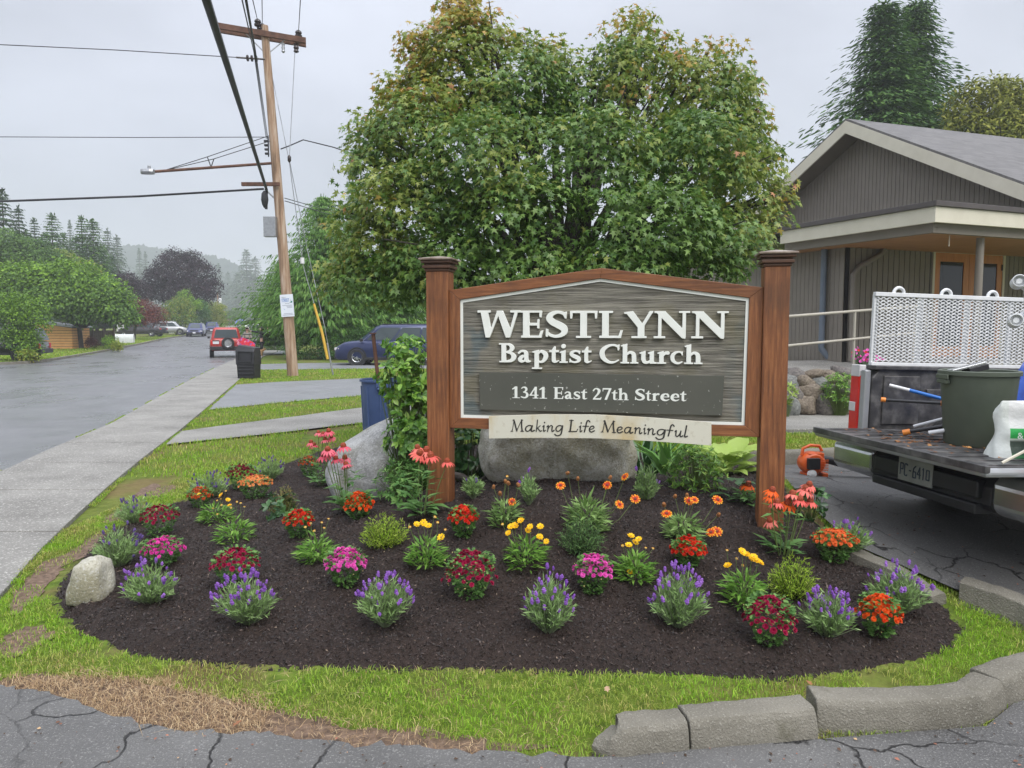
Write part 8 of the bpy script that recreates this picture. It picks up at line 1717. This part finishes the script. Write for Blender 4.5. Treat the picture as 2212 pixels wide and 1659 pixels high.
# houses and yard across the street
sx, syy = farx(130, 53), 53.0; shed = thing('shed', 'small orange board shed with a sloping pale roof', 'shed', (farx(80, syy), syy, T1(sx, syy)))
wS = farx(157, syy)-farx(80, syy); h0, h1 = at_y(80, 698, syy).z-T1(sx, syy), at_y(157, 708, syy).z-T1(sx, syy); M['orange_board'] = pm('orange stained boards', [(.62, .31, .1), (.74, .42, .16)], 3, .7, .2, 30, .004)
nb = 8
mb = MB(); mb.add([(0.03, .03, 0), (wS-.03, .03, 0), (wS-.03, 2.2, 0), (.03, 2.2, 0), (.03, .03, h0), (wS-.03, .03, h1), (wS-.03, 2.2, h1), (.03, 2.2, h0)], [(3, 2, 1, 0), (4, 5, 6, 7), (0, 1, 5, 4), (1, 2, 6, 5), (2, 3, 7, 6), (3, 0, 4, 7)]); mb.build('wall', M['sidegap'], shed)
for i in range(nb):
    z0, z1 = h1*i/nb, h1*(i+1)/nb-.025; mb = MB(); mb.box((wS/2, .0, (z0+z1)/2), (wS, .05, z1-z0), rot=None); mb.build('board', M['orange_board'], shed); mb = MB(); mb.box((wS+.0, 1.1, (z0+z1)/2), (.05, 2.2, z1-z0)); mb.build('board', M['orange_board'], shed)
mb = MB(); mb.prism([(0, h1-.02), (wS, h1-.02), (0, h0)], -.03, .02, M=Matrix.Rotation(math.pi/2, 4, 'X')); mb.build('gable_board', M['orange_board'], shed)
mb = MB(); mb.add([(-.15, -.2, h0+.03), (wS+.15, -.2, h1+.02), (wS+.15, 2.4, h1+.02), (-.15, 2.4, h0+.03), (-.15, -.2, h0+.12), (wS+.15, -.2, h1+.1), (wS+.15, 2.4, h1+.1), (-.15, 2.4, h0+.12)], [(3, 2, 1, 0), (4, 5, 6, 7), (0, 1, 5, 4), (1, 2, 6, 5), (2, 3, 7, 6), (3, 0, 4, 7)]); mb.build('roof', M['steel'], shed)
M['fencewood'] = pm('grey fence boards', [(.09, .07, .055), (.16, .13, .105)], 4, .85)
fy = 57.0; x0f, x1f = farx(181, fy), farx(249, fy); fn = thing('board_fence', 'weathered brown board fence right of the orange shed', 'fence', (x0f, fy, T1(x0f, fy))); hf_ = at_y(210, 712, fy).z-T1(x0f, fy); k = int((x1f-x0f)/.16)
for i in range(k): mb = MB(); mb.box((i*.16+.07, 0, hf_/2-.03*random.random()), (.14, .03, hf_-.1)); mb.build('board', M['fencewood'], fn)
for i in range(4): mb = MB(); mb.box((i*(x1f-x0f)/3, -.06, hf_/2+.06), (.1, .1, hf_+.12)); mb.build('post', M['fencewood'], fn)
gq = at_g(270, 741); gh = thing('cold_frame', 'small white arched garden tunnel on the verge', 'garden tunnel', gq, .3); mb = MB(); kk = gq.y/F
mb.loft([[Vector((x, 15*kk*.6*math.cos(a), 19*kk*math.sin(a)**.7)) for a in [math.pi*i/10 for i in range(11)]] for x in (-17*kk, -8*kk, 0, 8*kk, 17*kk)]); M['film'] = pm('white film', [(.5, .53, .52), (.6, .62, .6)], 4, .4); mb.build('film_cover', M['film'], gh, smooth=50)
for x in (-17, 0, 17): mb = MB(); mb.tube([(x*kk, 15*kk*.61*math.cos(a), 19.4*kk*math.sin(a)**.7) for a in [math.pi*i/10 for i in range(11)]], .03, 6); mb.build('hoop', M['white'], gh)
for lab, px, py, y, rx, rz_, mt in (('small bright bush by the fence', 238, 736, 52, 14, 12, 'locust'), ('yellow green bush beside the garden tunnel', 252, 745, 50, 10, 7, 'limey'), ('low bush with yellow flowers at the foot of the young tree', 60, 765, 35, 18, 12, 'limey'), ('thin reddish bush in front of the fence', 200, 738, 54, 12, 10, 'redmap')):
    broad('garden_bush', lab, px, y, [(px, py, 0, rx, rz_)], 50, 10, .25, .16, KITE, [mt], None, cat='bush', group='garden bushes across the street')
def house(name, label, px0, px1, py_eave, py_ridge, y, wallm, roofm, depth=8):
    x0, x1 = farx(px0, y), farx(px1, y); z0 = T1((x0+x1)/2, y)-.1; he, hr_ = at_y(px0, py_eave, y).z-z0, at_y(px0, py_ridge, y).z-z0; w = x1-x0; t = thing(name, label, 'house', (x0, y, z0))
    mb = MB(); mb.prism([(0, 0), (w, 0), (w, he), (0, he)], 0, -depth, M=Matrix.Rotation(math.pi/2, 4, 'X')); mb.build('wall', wallm, t)
    o_ = .5; mb = MB(); mb.add([(-o_, -o_, he), (w+o_, -o_, he), (w+o_, depth+o_, he), (-o_, depth+o_, he), (-o_, depth/2, hr_), (w+o_, depth/2, hr_)], [(3, 2, 1, 0), (0, 1, 5, 4), (2, 3, 4, 5), (0, 4, 3), (1, 2, 5)]); mb.build('roof', roofm, t)
    n = max(1, int(w/3.2))
    for i in range(n):
        c = (i+.5)*w/n; mb = MB(); mb.box((c, -.02, he*.58), (1.3, .06, 1.1)); fr_ = mb.build('window', M['white'], t); mb = MB(); mb.box((c, -.052, he*.58), (1.14, .02, .94)); mb.build('pane', M['glass_dark'], fr_)
    return t
house('house', 'pale bungalow half hidden behind the red Japanese maple and silver car', 255, 372, 684, 660, 96, M['white'], M['trim'])
house('house', 'white house glimpsed behind the maple and the minivan', 905, 1010, 660, 600, 62, M['white'], M['trim'])
fp = at_y(472, 700, 120); t = thing('far_utility_pole', 'thin far utility pole in front of the fog grey conifers', 'utility pole', (fp.x, 120, T1(fp.x, 120))); hh = at_y(470, 632, 120).z-T1(fp.x, 120); mb = MB(); mb.tube([(0, 0, 0), (0, 0, hh)], [.16, .12], 8); mb.build('shaft', M['pole'], t); mb = MB(); mb.lathe([(.25, 0), (.28, .1), (.28, .7), (.2, .8)], 12, M=Matrix.Translation((.35, -.1, hh-1.7))); mb.build('transformer', M['white'], t)

# ================================================================ haze
hz = MB(); hz.box((0, 565, 42), (1680, 1220, 88)); ho = hz.build('haze', None or M['white']); ho['kind'] = 'stuff'
m = bpy.data.materials.new('haze air'); m.use_nodes = True; nt = m.node_tree; nt.nodes.clear(); pv = nt.nodes.new('ShaderNodeVolumePrincipled'); pv.inputs['Color'].default_value = (.93, .96, 1, 1); pv.inputs['Density'].default_value = .00095; pv.inputs['Anisotropy'].default_value = .2
mo = nt.nodes.new('ShaderNodeOutputMaterial'); nt.links.new(pv.outputs[0], mo.inputs['Volume']); ho.data.materials.clear(); ho.data.materials.append(m)

# litter on the lot
N = 1500; x = np.concatenate([rng.uniform(1.7, 6, N), rng.uniform(-2.5, 3, 500)]); y = np.concatenate([rng.uniform(4, 8, N), rng.uniform(2.2, 2.9, 500)]); ok = inpoly(x, y, LOT); x, y = x[ok], y[ok]
P = np.stack([x, y, T(x, y)+.012], 1); M['litter'] = leafm('litter', [(.03, .02, .015, 0), (.07, .045, .03, .6), (.3, .12, .08, .9), (.4, .28, .15, 1)], .7, 0)
V, Fc = scatter(*KITE, P, np.concatenate([rng.normal(0, 1, (len(x), 2)), np.zeros((len(x), 1))], 1), np.array([[0, 0, 1.]])+rng.normal(0, .3, (len(x), 3)), rng.uniform(.006, .022, len(x))); tri_mesh('litter', V, Fc, M['litter'])['kind'] = 'stuff'
